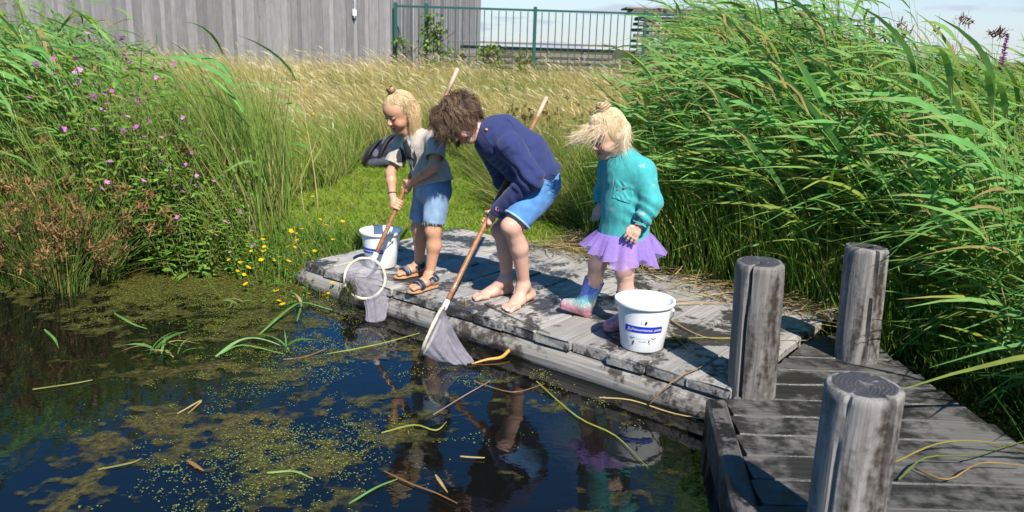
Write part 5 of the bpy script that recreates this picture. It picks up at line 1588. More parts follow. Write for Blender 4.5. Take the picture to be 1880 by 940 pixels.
    def st_dn(t_, p, v_):
        g_ = A([0, 0, -1.0]) + drift * (1 - t_) + nr * 0.75 * max(0, 0.45 - t_)
        wv = np.stack([np.sin(ph + t_ * 8), np.cos(ph * 1.7 + t_ * 7), 0 * ph], -1) * am[:, None]
        return unit(g_) * 0.0175 * ln + wv
    col = A([0.64, 0.46, 0.23])[None] * rng.uniform(0.5, 1.4, (N, 1))
    strands(ro, nr, st_dn, rng.uniform(0.0005, 0.0011, N), col, o, 'loose_hair')
    # the knot itself: a wound coil of strands
    N = 150; a_ = rng.uniform(0, 6.28, N); e_ = rng.uniform(-1, 1, N)
    S = 9; tt = np.linspace(0, 1, S)
    ang = a_[:, None] + tt[None] * 3.2; rr = 0.015 + 0.009 * np.sqrt(1 - e_ ** 2)[:, None] + 0 * ang
    loc = np.stack([rr * np.cos(ang), rr * np.sin(ang), (0.014 * e_)[:, None] + 0.004 * np.sin(ang * 2 + a_[:, None])], -1)
    V, Q = tubes(bw + HR[:, 2] * 0.016 + loc @ HR.T, np.full((N, S), 0.0028), 3, caps=False)
    col = A([0.34, 0.21, 0.09])[None] * rng.uniform(0.4, 1.4, (N, 1))
    finish('top_knot', V, Q, M_HAIR, o, np.repeat(col, S * 3, 0))
    an = np.linspace(0, 2 * np.pi, 17)
    v, f = one_tube(bw + (0.0135 * np.stack([np.cos(an), np.sin(an), 0 * an], -1)) @ HR.T, 0.005, 5)
    part('hair_tie', mesh_np('hair_tie', v, f, m_plain('hair_tie_elastic', (0.04, 0.02, 0.02), 0.8)), o)
child_one()

# ================================================================== child 2: navy sweatshirt, blue shorts, bare feet, bent over
def child_two():
    rng = np.random.default_rng(82)
    sk = (0.57, 0.345, 0.255)
    o = thing('person', 'curly brown haired child in navy sweatshirt bending low with a net, barefoot', 'person', P(935, 552))
    hipN, hipF = D(990, 352, 4.32), D(978, 352, 4.52)
    kneN, kneF = D(940, 416, 4.24), D(921, 424, 4.48)
    ankN, ankF = D(962, 520, 4.35), D(930, 508, 4.47)
    pel, mid, che = D(993, 326, 4.42), D(962, 290, 4.42), D(917, 254, 4.41)
    nek, hc = D(882, 243, 4.39), D(845, 222, 4.36)
    shN, shF = D(937, 270, 4.25), D(897, 265, 4.56)
    g1 = pole_at(POLE2, 404); g2 = pole_at(POLE2, 312)
    elN = D(977, 327, 4.20); wrN = g1 + unit(elN - g1) * 0.06
    elF = D(925, 330, 4.66); wrF = g2 + unit(elF - g2) * 0.05
    HR = frame((-0.42, -0.38, -0.82), (-0.80, -0.05, 0.6))
    hs = 1.06
    hN, tN = P(976, 547), P(926, 574)
    hF, tF = P(940, 537), P(866, 551)
    ax_w = A([0.1, 1.0, 0])
    B = Field([hc + 0.14, hc - 0.14, hN, tN, hF, tF, shN, shF, elN, elF, g1, g2, pel], 0.08, 0.0036)
    head(B, hc, HR, hs, 0.0)
    B.cone(hc + HR @ A([0, -0.03, -0.05]), nek, 0.045, 0.050, 0.02)
    B.cone(nek, che, 0.055, 0.09, 0.03, (ax_w, 1.2)); B.cone(che, pel, 0.09, 0.09, 0.03, (ax_w, 1.2))
    for sh, el, wr in ((shN, elN, wrN), (shF, elF, wrF)):
        B.cone(che * 0.4 + sh * 0.6, sh, 0.05, 0.045, 0.02); B.cone(sh, el, 0.042, 0.035, 0.015)
        B.cone(el, wr, 0.033, 0.022, 0.015)
    grip(B, g1, POLE2.ax, wrN, 0.0135, 0.98, 1)
    grip(B, g2, POLE2.ax, wrF, 0.0135, 0.98, 1)
    for hp, kn, an, he, to in ((hipN, kneN, ankN, hN, tN), (hipF, kneF, ankF, hF, tF)):
        B.cone(hp, kn, 0.078, 0.055, 0.02)
        cal = kn * 0.64 + an * 0.36 + A([0.014, 0, 0])
        B.cone(kn, cal, 0.050, 0.050, 0.02); B.cone(cal, an, 0.049, 0.032, 0.02)
        B.ball(kn + A([-0.022, -0.012, 0.004]), 0.040, None, 0.02)
        B.ball(an + A([0.0, -0.026, -0.006]), 0.012, None, 0.012)
        foot(B, he, to, an - A([0, 0, 0.015]), 1.12)
    V, Q = B.mesh(1)
    C = np.tile(A(sk), (len(V), 1)) * (1 + 0.05 * wob(V, 22, 13)[:, None])
    red = np.exp(-np.linalg.norm(V - kneN, axis=1) ** 2 / 0.0022)[:, None] * 0.3
    C = C * (1 - red) + A(sk) * A([1.05, 0.75, 0.68]) * red
    C = face_paint(V, C, hc, HR, hs, sk, (0.08, 0.045, 0.025))
    finish('body', V, Q, M_SKIN, o, C)
    # toe plaster
    pt = tN + A([0.018, -0.004, 0.018])
    v, f = box_vf(*pt, 0.020, 0.018, 0.010, 0.004)
    part('toe_plaster', mesh_np('toe_plaster', v, f, M_WHITE), o)
    # sweatshirt
    T = Field([shN, shF, pel, nek, elN, elF, g1], 0.18, 0.005)
    T.cone(nek * 0.42 + che * 0.58, che, 0.088, 0.128, 0.03, (ax_w, 1.12))
    T.cone(che, mid, 0.132, 0.136, 0.05, (ax_w, 1.15)); T.cone(mid, pel + unit(pel - mid) * 0.03, 0.136, 0.128, 0.05, (ax_w, 1.22), cap=True)
    for sh, el, wr in ((shN, elN, wrN), (shF, elF, wrF)):
        T.cone(che * 0.45 + sh * 0.55, sh, 0.068, 0.070, 0.03)
        T.cone(sh, el, 0.070, 0.062, 0.03)
        e = el * 0.10 + wr * 0.90
        T.cone(el, e, 0.062, 0.043, 0.02, cap=True)
        T.cone(el * 0.22 + wr * 0.78, e, 0.045, 0.037, 0.006, cap=True)
        T.cone(el * 0.35 + wr * 0.65, e + (wr - el) * 0.08, 0.030, 0.030, 0.004, sub=True)
    p = T.pts()
    fold = wob(p * A([0.8, 0.5, 1.1]), 34, 25)
    near_el = np.exp(-np.linalg.norm(p - elN, axis=-1) ** 2 / 0.012)
    near_hip = np.exp(-np.linalg.norm(p - (pel * 0.6 + mid * 0.4), axis=-1) ** 2 / 0.02)
    axf = unit(pel - che); axs = unit(wrN - elN)
    T.d = (T.d + 0.0048 * fold + 0.0018 * wob(p, 80, 26) + near_el * 0.0065 * np.sin(((p - elN) @ axs) * 110 + 2 * fold) + near_hip * 0.007 * np.sin(((p - pel) @ axf) * 75 + 2.5 * fold)).astype(np.float32)
    V, Q = T.mesh(1)
    C = np.tile(A([0.028, 0.038, 0.122]), (len(V), 1))
    al = (V - che) @ axf
    frt = unit(A([-0.55, 0, -0.83])); fr = (V - (che + axf * np.clip(al, 0, .3)[:, None])) @ frt
    dN = np.linalg.norm(np.cross(V - shN, unit(elN - shN)), axis=1); dF = np.linalg.norm(np.cross(V - elN, axs), axis=1)
    body_ = (dN > 0.085) & (dF > 0.075)
    stp = body_ & (fr > 0.05) & (al > 0.03) & (al < 0.16) & (np.mod(al, 0.032) < 0.014)
    C[stp] = A([0.035, 0.085, 0.20])
    seam = (np.abs(dN - 0.082) < 0.004) & (((V - shN) @ unit(elN - shN)) < 0.06)
    C[seam] *= 0.55
    rib = (al > np.linalg.norm(pel - che) - 0.005)
    C[rib] *= 0.85
    sw = finish('sweatshirt', V, Q, M_KNIT, o, C)
    # round emblem on the cuff and the little white tab on the hem
    cu = elN * 0.22 + wrN * 0.78; nv = unit(A([-0.1, -1.0, 0.25])); nv = unit(nv - axs * (nv @ axs))
    ce = cu + nv * 0.0465
    e1, e2 = axs, np.cross(nv, axs)
    an = np.linspace(0, 2 * np.pi, 20, endpoint=False)
    ring = lambda r_, h_: ce + nv * h_ + r_ * (np.cos(an)[:, None] * e1 + np.sin(an)[:, None] * e2)
    em = part('emblem', mesh_np('emblem', ring(0.013, 0.001), [list(range(20))], m_plain('emblem_white', (0.75, 0.72, 0.72), 0.7)), sw)
    V = np.concatenate([ring(0.0115, 0.002), ring(0.0085, 0.002)])
    fs = [[i, (i + 1) % 20, 20 + (i + 1) % 20, 20 + i] for i in range(20)]
    dg = unit(e1 + e2); dn = unit(e1 - e2)
    n0 = len(V)
    V = np.concatenate([V, [ce + nv * 0.0022 + dg * s1 * 0.010 + dn * s2 * 0.002 for s1, s2 in ((-1, -1), (1, -1), (1, 1), (-1, 1))]])
    fs.append([n0, n0 + 1, n0 + 2, n0 + 3])
    part('emblem_print', mesh_np('emblem_print', V, fs, m_plain('emblem_red', (0.45, 0.04, 0.06), 0.7)), sw)
    tb = D(996, 322, 4.25)
    v, f = box_vf(0, 0, 0, 0.006, 0.002, 0.015, 0, None)
    part('tab', mesh_np('tab', v + tb + A([0, -0.004, 0]), f, M_WHITE), sw)
    # shorts with turned-up pale cuffs
    S = Field([hipN, hipF, kneN, kneF, pel], 0.16, 0.005)
    S.cone(pel + A([-0.02, 0, 0.0]), pel - A([0.0, 0, 0.03]), 0.115, 0.115, 0.02, (ax_w, 1.2))
    cuffs = []
    for hp, kn in ((hipN, kneN), (hipF, kneF)):
        e = hp * 0.17 + kn * 0.83
        S.cone(hp, e, 0.098, 0.078, 0.02, cap=True)
        S.cone(hp * 0.4 + kn * 0.6, e + (kn - hp) * 0.1, 0.066, 0.070, 0.004, sub=True)
        cuffs.append((hp * 0.34 + kn * 0.66, e))
    p = S.pts(); S.d = (S.d + 0.004 * wob(p, 45, 35)).astype(np.float32)
    V, Q = S.mesh(1)
    C = A([[0.085, 0.225, 0.47]]) * (0.8 + 0.45 * fbm(V[:, 0] * 30 + 80, V[:, 2] * 20 + 40, 3, 9))[:, None]
    so = finish('shorts', V, Q, M_DENIM, o, C)
    for a_, b_ in cuffs:
        K = Field([a_, b_], 0.12, 0.005)
        m_ = a_ * 0.25 + b_ * 0.75
        K.cone(m_, b_ + (b_ - a_) * 0.06, 0.086, 0.085, 0.004, cap=True, capa=True)
        K.cone(a_, b_ + (b_ - a_) * 0.3, 0.070, 0.072, 0.003, sub=True)
        V, Q = K.mesh(1)
        finish('cuff', V, Q, M_DENIM, so, np.tile([[0.30, 0.45, 0.66]], (len(V), 1)))
    # bead at the ear
    v, f = lathe([(0, -.008), (.006, -.005), (.008, 0), (.006, .005), (0, .008)], 8, D(893, 238, 4.28))
    part('ear_bead', mesh_np('ear_bead', v, f, m_plain('orange_bead', (0.70, 0.28, 0.02), 0.4), True), o)
    # a thick mop of curls
    capc = lambda q: ((q[..., 1] < 0.045) | (q[..., 2] > 0.055)) & (q[..., 2] > -0.055 + 0.4 * np.clip(q[..., 1], -1, 1))
    cap = hair_cap(hc, HR, hs, capc, 0.012, (0.030, 0.019, 0.012), rng)
    cond = lambda q: ((q[:, 1] < 0.050) | (q[:, 2] > 0.048)) & (q[:, 2] > -0.045 + 0.3 * np.clip(q[:, 1], -1, 1))
    ro, nr, ql = scalp(hc, HR, hs, 3200, rng, cond, 1.04)
    N = len(ro)
    clump = rng.integers(0, 130, N); cph = rng.uniform(0, 6.28, 130); cdr = rng.normal(0, 0.45, (130, 3))
    seeds = ro[rng.integers(0, N, 130)]
    clump = np.argmin(((ro[:, None] - seeds[None]) ** 2).sum(-1), 1)
    ph = cph[clump] + rng.normal(0, 0.16, N)
    ln = np.clip(rng.normal(1.0, 0.22, N), 0.5, 1.5)
    crown = hc + HR @ (A([0, -0.075, 0.085]) * hs)
    flow = unit((ro - crown) - nr * ((ro - crown) * nr).sum(-1, keepdims=True))
    u1 = unit(np.cross(flow, nr))
    def st(t_, p, v_):
        d_ = nr * (0.75 - 1.15 * t_) + flow * (0.85 - 0.2 * t_) + A([-0.30, 0, -0.75]) * t_ + cdr[clump] * (0.25 + 0.5 * t_)
        cu_ = u1 * np.cos(ph + t_ * 8.0)[:, None] + nr * np.sin(ph + t_ * 8.0)[:, None]
        return unit(d_) * (0.0115 * ln)[:, None] + cu_ * 0.0105
    shade = rng.uniform(0.5, 1.3, 130)[clump][:, None] * rng.uniform(0.7, 1.35, (N, 1))
    col = A([0.135, 0.082, 0.047])[None] * shade
    hi_ = rng.uniform(0, 1, N) < 0.28
    col[hi_] = A([0.23, 0.135, 0.075]) * rng.uniform(0.7, 1.2, (hi_.sum(), 1))
    strands(ro, nr, st, rng.uniform(0.0009, 0.0018, N), col, o, 'hair', cap)
child_two()

# ================================================================== child 3: teal sweatshirt, lilac tulle skirt, rainbow boots
def child_three():
    rng = np.random.default_rng(83)
    sk = (0.60, 0.37, 0.27)
    o = thing('person', 'small blond girl in teal sweatshirt, lilac tulle skirt and rainbow rubber boots', 'person', P(1115, 590))
    fwd = unit(A([-0.80, -0.60, 0])); lft = A([0.60, -0.80, 0])
    hipA, hipB = D(1120, 425, 4.13), D(1158, 428, 4.04)
    kneA, kneB = D(1097, 486, 4.14), D(1147, 500, 3.98)
    ankA, ankB = D(1083, 556, 4.15), D(1152, 582, 4.00)
    pel, mid, che = D(1145, 425, 4.08), D(1150, 375, 4.08), D(1150, 318, 4.08)
    nek, hc = D(1136, 280, 4.08), D(1116, 247, 4.05)
    shN, shF = D(1180, 316, 4.005), D(1120, 308, 4.17)
    elN, wrN = D(1197, 372, 3.93), D(1172, 416, 3.90)
    elF, wrF = D(1108, 352, 4.26), D(1102, 378, 4.20)
    HR = frame((-0.80, -0.42, -0.46))
    hs = 1.0
    B = Field([hc + 0.13, hc - 0.13, ankA, ankB, shN, shF, elN, wrN, elF, pel], 0.10, 0.0036)
    head(B, hc, HR, hs, 0.0)
    B.cone(hc + HR @ A([0, -0.02, -0.05]), nek, 0.042, 0.045, 0.02)
    B.cone(nek, che, 0.05, 0.085, 0.03, (lft, 1.2)); B.cone(che, pel, 0.085, 0.09, 0.03, (lft, 1.2))
    for sh, el, wr in ((shN, elN, wrN), (shF, elF, wrF)):
        B.cone(che * 0.4 + sh * 0.6, sh, 0.045, 0.040, 0.02); B.cone(sh, el, 0.036, 0.030, 0.015); B.cone(el, wr, 0.029, 0.020, 0.015)
    open_hand(B, wrN, D(1156, 440, 3.885) - wrN, A([0.75, 0.15, 0.55]), 0.90, 0.30, A([0.25, 0.9, -0.1]))
    open_hand(B, wrF, D(1096, 398, 4.18) - wrF, A([0.5, -0.8, 0]), 0.85, 0.25)
    for hp, kn, an in ((hipA, kneA, ankA), (hipB, kneB, ankB)):
        B.cone(hp, kn, 0.058, 0.046, 0.02); B.cone(kn, kn * 0.55 + an * 0.45, 0.044, 0.043, 0.02); B.cone(kn * 0.55 + an * 0.45, an, 0.043, 0.030, 0.02)
        B.ball(kn + fwd * 0.012, 0.036, None, 0.02)
    V, Q = B.mesh(1)
    C = np.tile(A(sk), (len(V), 1)) * (1 + 0.04 * wob(V, 22, 43)[:, None])
    C = face_paint(V, C, hc, HR, hs, sk, (0.40, 0.27, 0.14))
    finish('body', V, Q, M_SKIN, o, C)
    # sweatshirt, loose, ending over the hips
    T = Field([shN, shF, pel, nek, elN, wrN, elF, wrF], 0.17, 0.005)
    T.cone(nek * 0.7 + che * 0.3, che, 0.066, 0.100, 0.03, (lft, 1.18))
    T.cone(che, mid, 0.102, 0.113, 0.05, (lft, 1.16)); T.cone(mid, pel + A([0, 0, -0.028]), 0.113, 0.126, 0.05, (lft, 1.12), cap=True)
    for sh, el, wr in ((shN, elN, wrN), (shF, elF, wrF)):
        T.cone(nek * 0.4 + che * 0.3 + sh * 0.3, sh, 0.055, 0.055, 0.06); T.cone(sh, el, 0.055, 0.052, 0.04)
        e = el * 0.06 + wr * 0.94
        T.cone(el, e, 0.056, 0.040, 0.02, cap=True)
        T.cone(el * 0.35 + wr * 0.65, e + (wr - el) * 0.1, 0.029, 0.029, 0.004, sub=True)
    p = T.pts()
    fold = wob(p * A([1, 1, 0.45]), 40, 45)
    ne = np.exp(-np.linalg.norm(p - (elN * 0.4 + wrN * 0.6), axis=-1) ** 2 / 0.007); axs = unit(wrN - elN)
    T.d = (T.d + 0.0050 * fold + 0.0016 * wob(p, 85, 46) + ne * 0.0065 * np.sin(((p - elN) @ axs) * 120 + 2 * fold)).astype(np.float32)
    T.ball(nek + fwd * 0.012 + A([0, 0, 0.035]), (0.060, 0.058, 0.036), None, 0.006, True)
    V, Q = T.mesh(1)
    C = np.tile(A([0.055, 0.35, 0.345]), (len(V), 1))
    nn = fbm(V[:, 0] * 22 + 70, V[:, 2] * 22 + 30, 2, 66)
    C[(nn > 0.735)] = A([0.24, 0.36, 0.33])
    tw = finish('sweatshirt', V, Q, M_KNIT, o, C)
    # neck rib
    an = np.linspace(0, 2 * np.pi, 25)
    rc = nek + fwd * 0.004 + A([0, 0, 0.004]); tl = A([0, 0, 0.25])
    v, f = one_tube(rc + 0.058 * np.cos(an)[:, None] * fwd + 0.062 * np.sin(an)[:, None] * lft - (0.058 * np.cos(an) * 0.35)[:, None] * A([0, 0, 1.0]), 0.0075, 6)
    part('neck_rib', mesh_np('neck_rib', v, f, M_KNIT, True, np.tile([[0.05, 0.32, 0.315]], (len(v), 1))), tw)
    # chest pocket laid on the shirt surface, with two buttons
    pc = D(1143, 350, 3.9)
    def on_shirt(px, py):
        d_ = unit(ray(px, py)); s_ = np.arange(3.0, 4.7, 0.003); pp = CAMP + d_ * s_[:, None]
        ijk = [np.clip(np.rint((pp[:, c_] - T.lo[c_]) / T.h).astype(int), 0, T.d.shape[c_] - 1) for c_ in range(3)]
        hit = np.nonzero(T.d[ijk[0], ijk[1], ijk[2]] < 0)[0]
        return pp[hit[0]] - d_ * 0.006 if len(hit) else CAMP + d_ * 4.0
    xs_, ys_ = np.linspace(0, 1, 7), np.linspace(0, 1, 7)
    quad = A([(1130, 330), (1167, 341), (1157, 374), (1124, 362)], float)
    G = []
    for b_ in ys_:
        for a_ in xs_:
            q_ = quad[0] * (1 - a_) * (1 - b_) + quad[1] * a_ * (1 - b_) + quad[2] * a_ * b_ + quad[3] * (1 - a_) * b_
            G.append(on_shirt(*q_))
    G = A(G)
    fs = [[i * 7 + j, i * 7 + j + 1, (i + 1) * 7 + j + 1, (i + 1) * 7 + j] for i in range(6) for j in range(6)]
    thick = unit(CAMP - G) * -0.006
    fs2 = fs + [[49 + q for q in f_[::-1]] for f_ in fs]
    rim = [j for j in range(7)] + [7 * j + 6 for j in range(1, 7)] + [48 - j for j in range(1, 7)] + [42 - 7 * j for j in range(1, 6)]
    fs2 += [[rim[i], 49 + rim[i], 49 + rim[(i + 1) % len(rim)], rim[(i + 1) % len(rim)]] for i in range(len(rim))]
    pk = part('pocket', mesh_np('pocket', np.concatenate([G, G + thick]), fs2, M_KNIT, False, np.tile([[0.062, 0.37, 0.365]], (98, 1))), tw)
    for bx_, by_ in ((1146, 344), (1134, 348)):
        v, f = lathe([(0, .002), (.006, .002), (.007, 0), (.006, -.002), (0, -.002)], 10)
        nb = unit(CAMP - on_shirt(bx_, by_)); e1 = unit(np.cross(nb, [0, 0, 1.0])); e2 = np.cross(nb, e1)
        part('button', mesh_np('button', v @ np.stack([e1, e2, nb]) + on_shirt(bx_, by_) + nb * 0.003, f, m_plain('wood_button', (0.20, 0.13, 0.08), 0.5)), pk)
    # tulle skirt: two wavy layers
    t = NT('lilac_tulle'); 
    nz = t.noise(t.pos(), 60.0, 3)
    dfc = t.mix(nz, (0.40, 0.24, 0.74), (0.58, 0.42, 0.84))
    s1 = t.bsdf(dfc, 0.6, 0.3)
    tl_ = t.node('ShaderNodeBsdfTranslucent'); t.link(dfc, tl_.inputs['Color'])
    m1_ = t.node('ShaderNodeMixShader'); m1_.inputs[0].default_value = 0.4
    t.link(s1, m1_.inputs[1]); t.link(tl_.outputs[0], m1_.inputs[2])
    trn = t.node('ShaderNodeBsdfTransparent'); m2_ = t.node('ShaderNodeMixShader'); m2_.inputs[0].default_value = 0.60
    t.link(trn.outputs[0], m2_.inputs[1]); t.link(m1_.outputs[0], m2_.inputs[2])
    M_TULLE = t.done(m2_.outputs[0])
    sk_o = link('skirt', None, o); ORG[sk_o] = ORG[o]
    for ly, (r1, dz, nw, sd) in enumerate(((0.202, 0.115, 7, 0.4), (0.186, 0.100, 9, 1.7))):
        S_, nt = 120, 9
        an = np.linspace(0, 2 * np.pi, S_, endpoint=False)
        V = []
        for j in range(nt):
            tt = j / (nt - 1)
            r_ = 0.138 + (r1 - 0.138) * tt ** 0.8
            w_ = tt * (0.026 * np.sin(nw * an + sd + 0.9 * np.sin(2 * an + sd)) + 0.010 * np.sin(19 * an + sd * 3) + 0.014 * np.sin(3 * an + sd))
            z_ = -dz * tt + 0.022 * tt * np.sin(5 * an + 2 * sd) + 0.008 * tt * np.sin(11 * an) + 0.03 * tt * np.cos(an - 2.2)
            c_ = pel + A([0, 0, 0.0])
            V.append(np.stack([c_[0] + (r_ + w_) * np.cos(an) * 1.0, c_[1] + (r_ + w_) * np.sin(an) * 0.92, c_[2] + z_], -1))
        V = np.concatenate(V)
        i, j = np.meshgrid(np.arange(nt - 1), np.arange(S_), indexing='ij')
        Qd = np.stack([i * S_ + j, i * S_ + (j + 1) % S_, (i + 1) * S_ + (j + 1) % S_, (i + 1) * S_ + j], -1).reshape(-1, 4)
        part('layer', mesh_np('layer', V, Qd, M_TULLE, True), sk_o)
    # rubber boots
    def boot(heel, toe, top, top_r):
        heel, toe, top = A(heel, float), A(toe, float), A(top, float)
        d_ = unit(toe - heel); up = A([0, 0, 1.0]); sd = unit(np.cross(d_, up)); L = np.linalg.norm(toe - heel)
        K = Field([heel, toe, top], 0.10, 0.0042)
        an = heel + d_ * 0.045 + up * 0.055
        K.cone(top, an, top_r, 0.044, 0.012, cap=False)
        K.cut(top, top - an, 0.11)
        K.cone(an, heel + d_ * 0.042 + up * 0.030, 0.044, 0.036, 0.02)
        K.cone(an, heel + d_ * L * 0.62 + up * 0.036, 0.040, 0.034, 0.03)
        K.cone(heel + d_ * L * 0.5 + up * 0.034, toe - d_ * 0.032 + up * 0.032, 0.034, 0.031, 0.02, (sd, 1.2))
        K.cone(heel + d_ * 0.036 + up * 0.014, toe - d_ * 0.034 + up * 0.013, 0.036, 0.037, 0.006, (up, 0.36))
        dn = -up
        K.cut(heel + d_ * L * 0.5 + up * 0.0, np.cross(d_, sd) * (-1 if np.cross(d_, sd)[2] > 0 else 1))
        K.cone(heel + d_ * 0.034 + up * 0.008, heel + d_ * 0.036 - up * 0.0, 0.031, 0.031, 0.003, cap=True)
        K.cone(top + unit(top - an) * 0.01, an * 0.75 + top * 0.25, top_r - 0.007, 0.036, 0.003, sub=True)
        V, Q = K.mesh(1)
        hgt = (V - heel) @ up
        stops = A([-0.02, 0.012, 0.016, 0.045, 0.070, 0.098, 0.13, 0.25])
        cols = A([(0.42, 0.17, 0.17), (0.42, 0.17, 0.17), (0.50, 0.20, 0.26), (0.48, 0.24, 0.30), (0.36, 0.42, 0.36), (0.17, 0.42, 0.42), (0.11, 0.22, 0.55), (0.09, 0.14, 0.48)])
        hh = hgt - 0.035 * np.clip(((V - heel) @ d_) / L - 0.35, 0, 1)
        C = np.stack([np.interp(hh, stops, cols[:, c_]) for c_ in range(3)], -1)
        finish('boot', V, Q, M_BOOT, o, C)
    hA = P(1086, 582); tA = P(1028, 572) + A([0, 0, 0.022]); 
    boot(hA, tA, D(1092, 513, 4.155), 0.057)
    hB = P(1163, 592); tB = P(1112, 611)
    boot(hB, tB, D(1150, 535, 3.99), 0.056)
    # hair: knot on top, fringe and side lengths blown to the left
    bun = A([0.004, -0.030, 0.128]); bw = hc + HR @ bun
    capc = lambda q: ((q[..., 1] < 0.048 + 0.3 * (q[..., 2] - 0.05)) | (q[..., 2] > 0.064)) & (q[..., 2] > -0.040)
    cap = hair_cap(hc, HR, hs, capc, 0.006, (0.44, 0.31, 0.16), rng)
    ro, nr, ql = scalp(hc, HR, hs, 2800, rng, lambda q: (q[:, 2] > -0.01) & ((q[:, 1] < 0.03) | (q[:, 2] > 0.07)), 1.04)
    N = len(ro); stop = rng.uniform(0.8, 1.02, (N, 1))
    def st_up(t_, p, v_):
        st_ = (bw - p) * (stop / (9.001 - 8 * t_))
        lc = (p - (hc + HR @ A([0, -0.012, 0.022]))) @ HR
        rad_ = np.linalg.norm(lc / A([0.091, 0.109, 0.100]), axis=1)
        return st_ + np.where(rad_ < 1.03, 1.0, 0.0)[:, None] * (unit(lc) @ HR.T) * 0.006 + rng.normal(0, 0.0016, p.shape)
    col = A([0.78, 0.61, 0.38])[None] * rng.uniform(0.6, 1.25, (N, 1))
    strands(ro, nr, st_up, rng.uniform(0.0006, 0.0011, N), col, o, 'hair', cap)
    ro, nr, ql = scalp(hc, HR, hs, 1150, rng, lambda q: ((q[:, 1] > 0.03) & (q[:, 2] > 0.045) & (q[:, 2] < 0.085)) | ((q[:, 2] < 0.03) & (q[:, 2] > -0.045) & (q[:, 1] < -0.025)), 1.04)
    N = len(ro); ph = rng.uniform(0, 6.28, N); ln = rng.uniform(0.55, 1.3, N)[:, None]; frnt = np.clip(((ro - hc) @ HR)[:, 1] * 12, 0, 1)[:, None]
    dv = rng.normal(0, 0.34, (N, 3)); wisp = (rng.uniform(0, 1, (N, 1)) < 0.15) * 1.0
    def st_bl(t_, p, v_):
        g_ = A([-0.95, 0.10, -0.10]) * (0.5 + 0.9 * t_) * frnt + A([-0.30, -0.10, -0.9]) * (1 - 0.75 * frnt) + nr * 0.6 * max(0, 0.5 - t_) + dv * (0.3 + t_) + A([0, 0, -0.42]) * frnt
        lc = (p - (hc + HR @ A([0, -0.012, 0.022]))) @ HR
        rad_ = np.linalg.norm(lc / A([0.093, 0.111, 0.102]), axis=1)
        return unit(g_) * 0.0125 * ln * (1 + 0.5 * frnt * wisp) + np.where(rad_ < 1.0, 1.0, 0.0)[:, None] * (unit(lc) @ HR.T) * 0.008
    col = A([0.80, 0.64, 0.42])[None] * rng.uniform(0.7, 1.2, (N, 1))
    strands(ro, nr, st_bl, rng.uniform(0.0006, 0.0012, N), col, o, 'wind_blown_hair')
    N = 190; a_ = rng.uniform(0, 6.28, N); e_ = rng.uniform(-1, 1, N); S = 9; tt = np.linspace(0, 1, S)
    ang = a_[:, None] + tt[None] * rng.uniform(2, 4, (N, 1)); rr = (0.017 + 0.014 * np.sqrt(1 - e_ ** 2)[:, None]) * (1 + rng.uniform(-.2, .55, (N, 1)) * tt[None] ** 3)
    loc = np.stack([rr * np.cos(ang), rr * np.sin(ang), (0.020 * e_)[:, None] + 0.006 * np.sin(ang * 2 + a_[:, None])], -1)
    V, Q = tubes(bw + HR[:, 2] * 0.014 + loc @ HR.T, np.full((N, S), 0.0022) * np.linspace(1, .4, S), 3, caps=False)
    col = A([0.68, 0.50, 0.28])[None] * rng.uniform(0.5, 1.3, (N, 1))
    finish('top_knot', V, Q, M_HAIR, o, np.repeat(col, S * 3, 0))
child_three()
# ================================================================== BUCKETS, NETS, BACKPACK, LOOSE THINGS
# ---- white buckets with printed band
t = NT('white_bucket_plastic')
n1, n2 = t.noise(t.obj(), 9.0, 5, 0.65), t.noise(t.scale(t.obj(), (1, 1, 0.35)), 60.0, 4, 0.7)
c = t.mix(t.ramp(n1, [(0.48, 0.0), (0.72, 0.55)]), (0.80, 0.80, 0.80), (0.62, 0.61, 0.57))
c = t.mix(t.ramp(n2, [(0.66, 0.0), (0.74, 0.6)]), c, (0.42, 0.40, 0.36))
M_BUCKET = t.done(t.bsdf(c, t.ramp(n1, [(0.3, 0.28), (0.7, 0.5)]), 0.45))
M_BLUE = m_plain('blue_label_print', (0.010, 0.035, 0.42), 0.45, 0.4, 0.06, 40)
M_INK = m_plain('white_ink', (0.82, 0.83, 0.86), 0.5, 0.3, 0.02)
M_INKB = m_plain('blue_grey_ink', (0.10, 0.16, 0.42), 0.5, 0.3, 0.05)
M_MUD = m_plain('wet_mud_spot', (0.045, 0.035, 0.028), 0.35, 0.5, 0.3, 60)
M_STEEL = m_plain('zinc_wire', (0.50, 0.50, 0.50), 0.35, 0.5, 0.1, Metallic=0.9)
def text_mesh(body, size):
    cu = bpy.data.curves.new('lettering', 'FONT'); cu.body = body; cu.size = size; cu.align_x = 'CENTER'; cu.align_y = 'CENTER'
    cu.resolution_u = 3
    ob = bpy.data.objects.new('lettering_tmp', cu); COL.objects.link(ob)
    bpy.context.view_layer.update()
    me = bpy.data.meshes.new_from_object(ob.evaluated_get(bpy.context.evaluated_depsgraph_get()))
    v = np.array([x.co[:] for x in me.vertices]); f = [list(p.vertices) for p in me.polygons]
    bpy.data.objects.remove(ob); bpy.data.curves.remove(cu); bpy.data.meshes.remove(me)
    return v, f
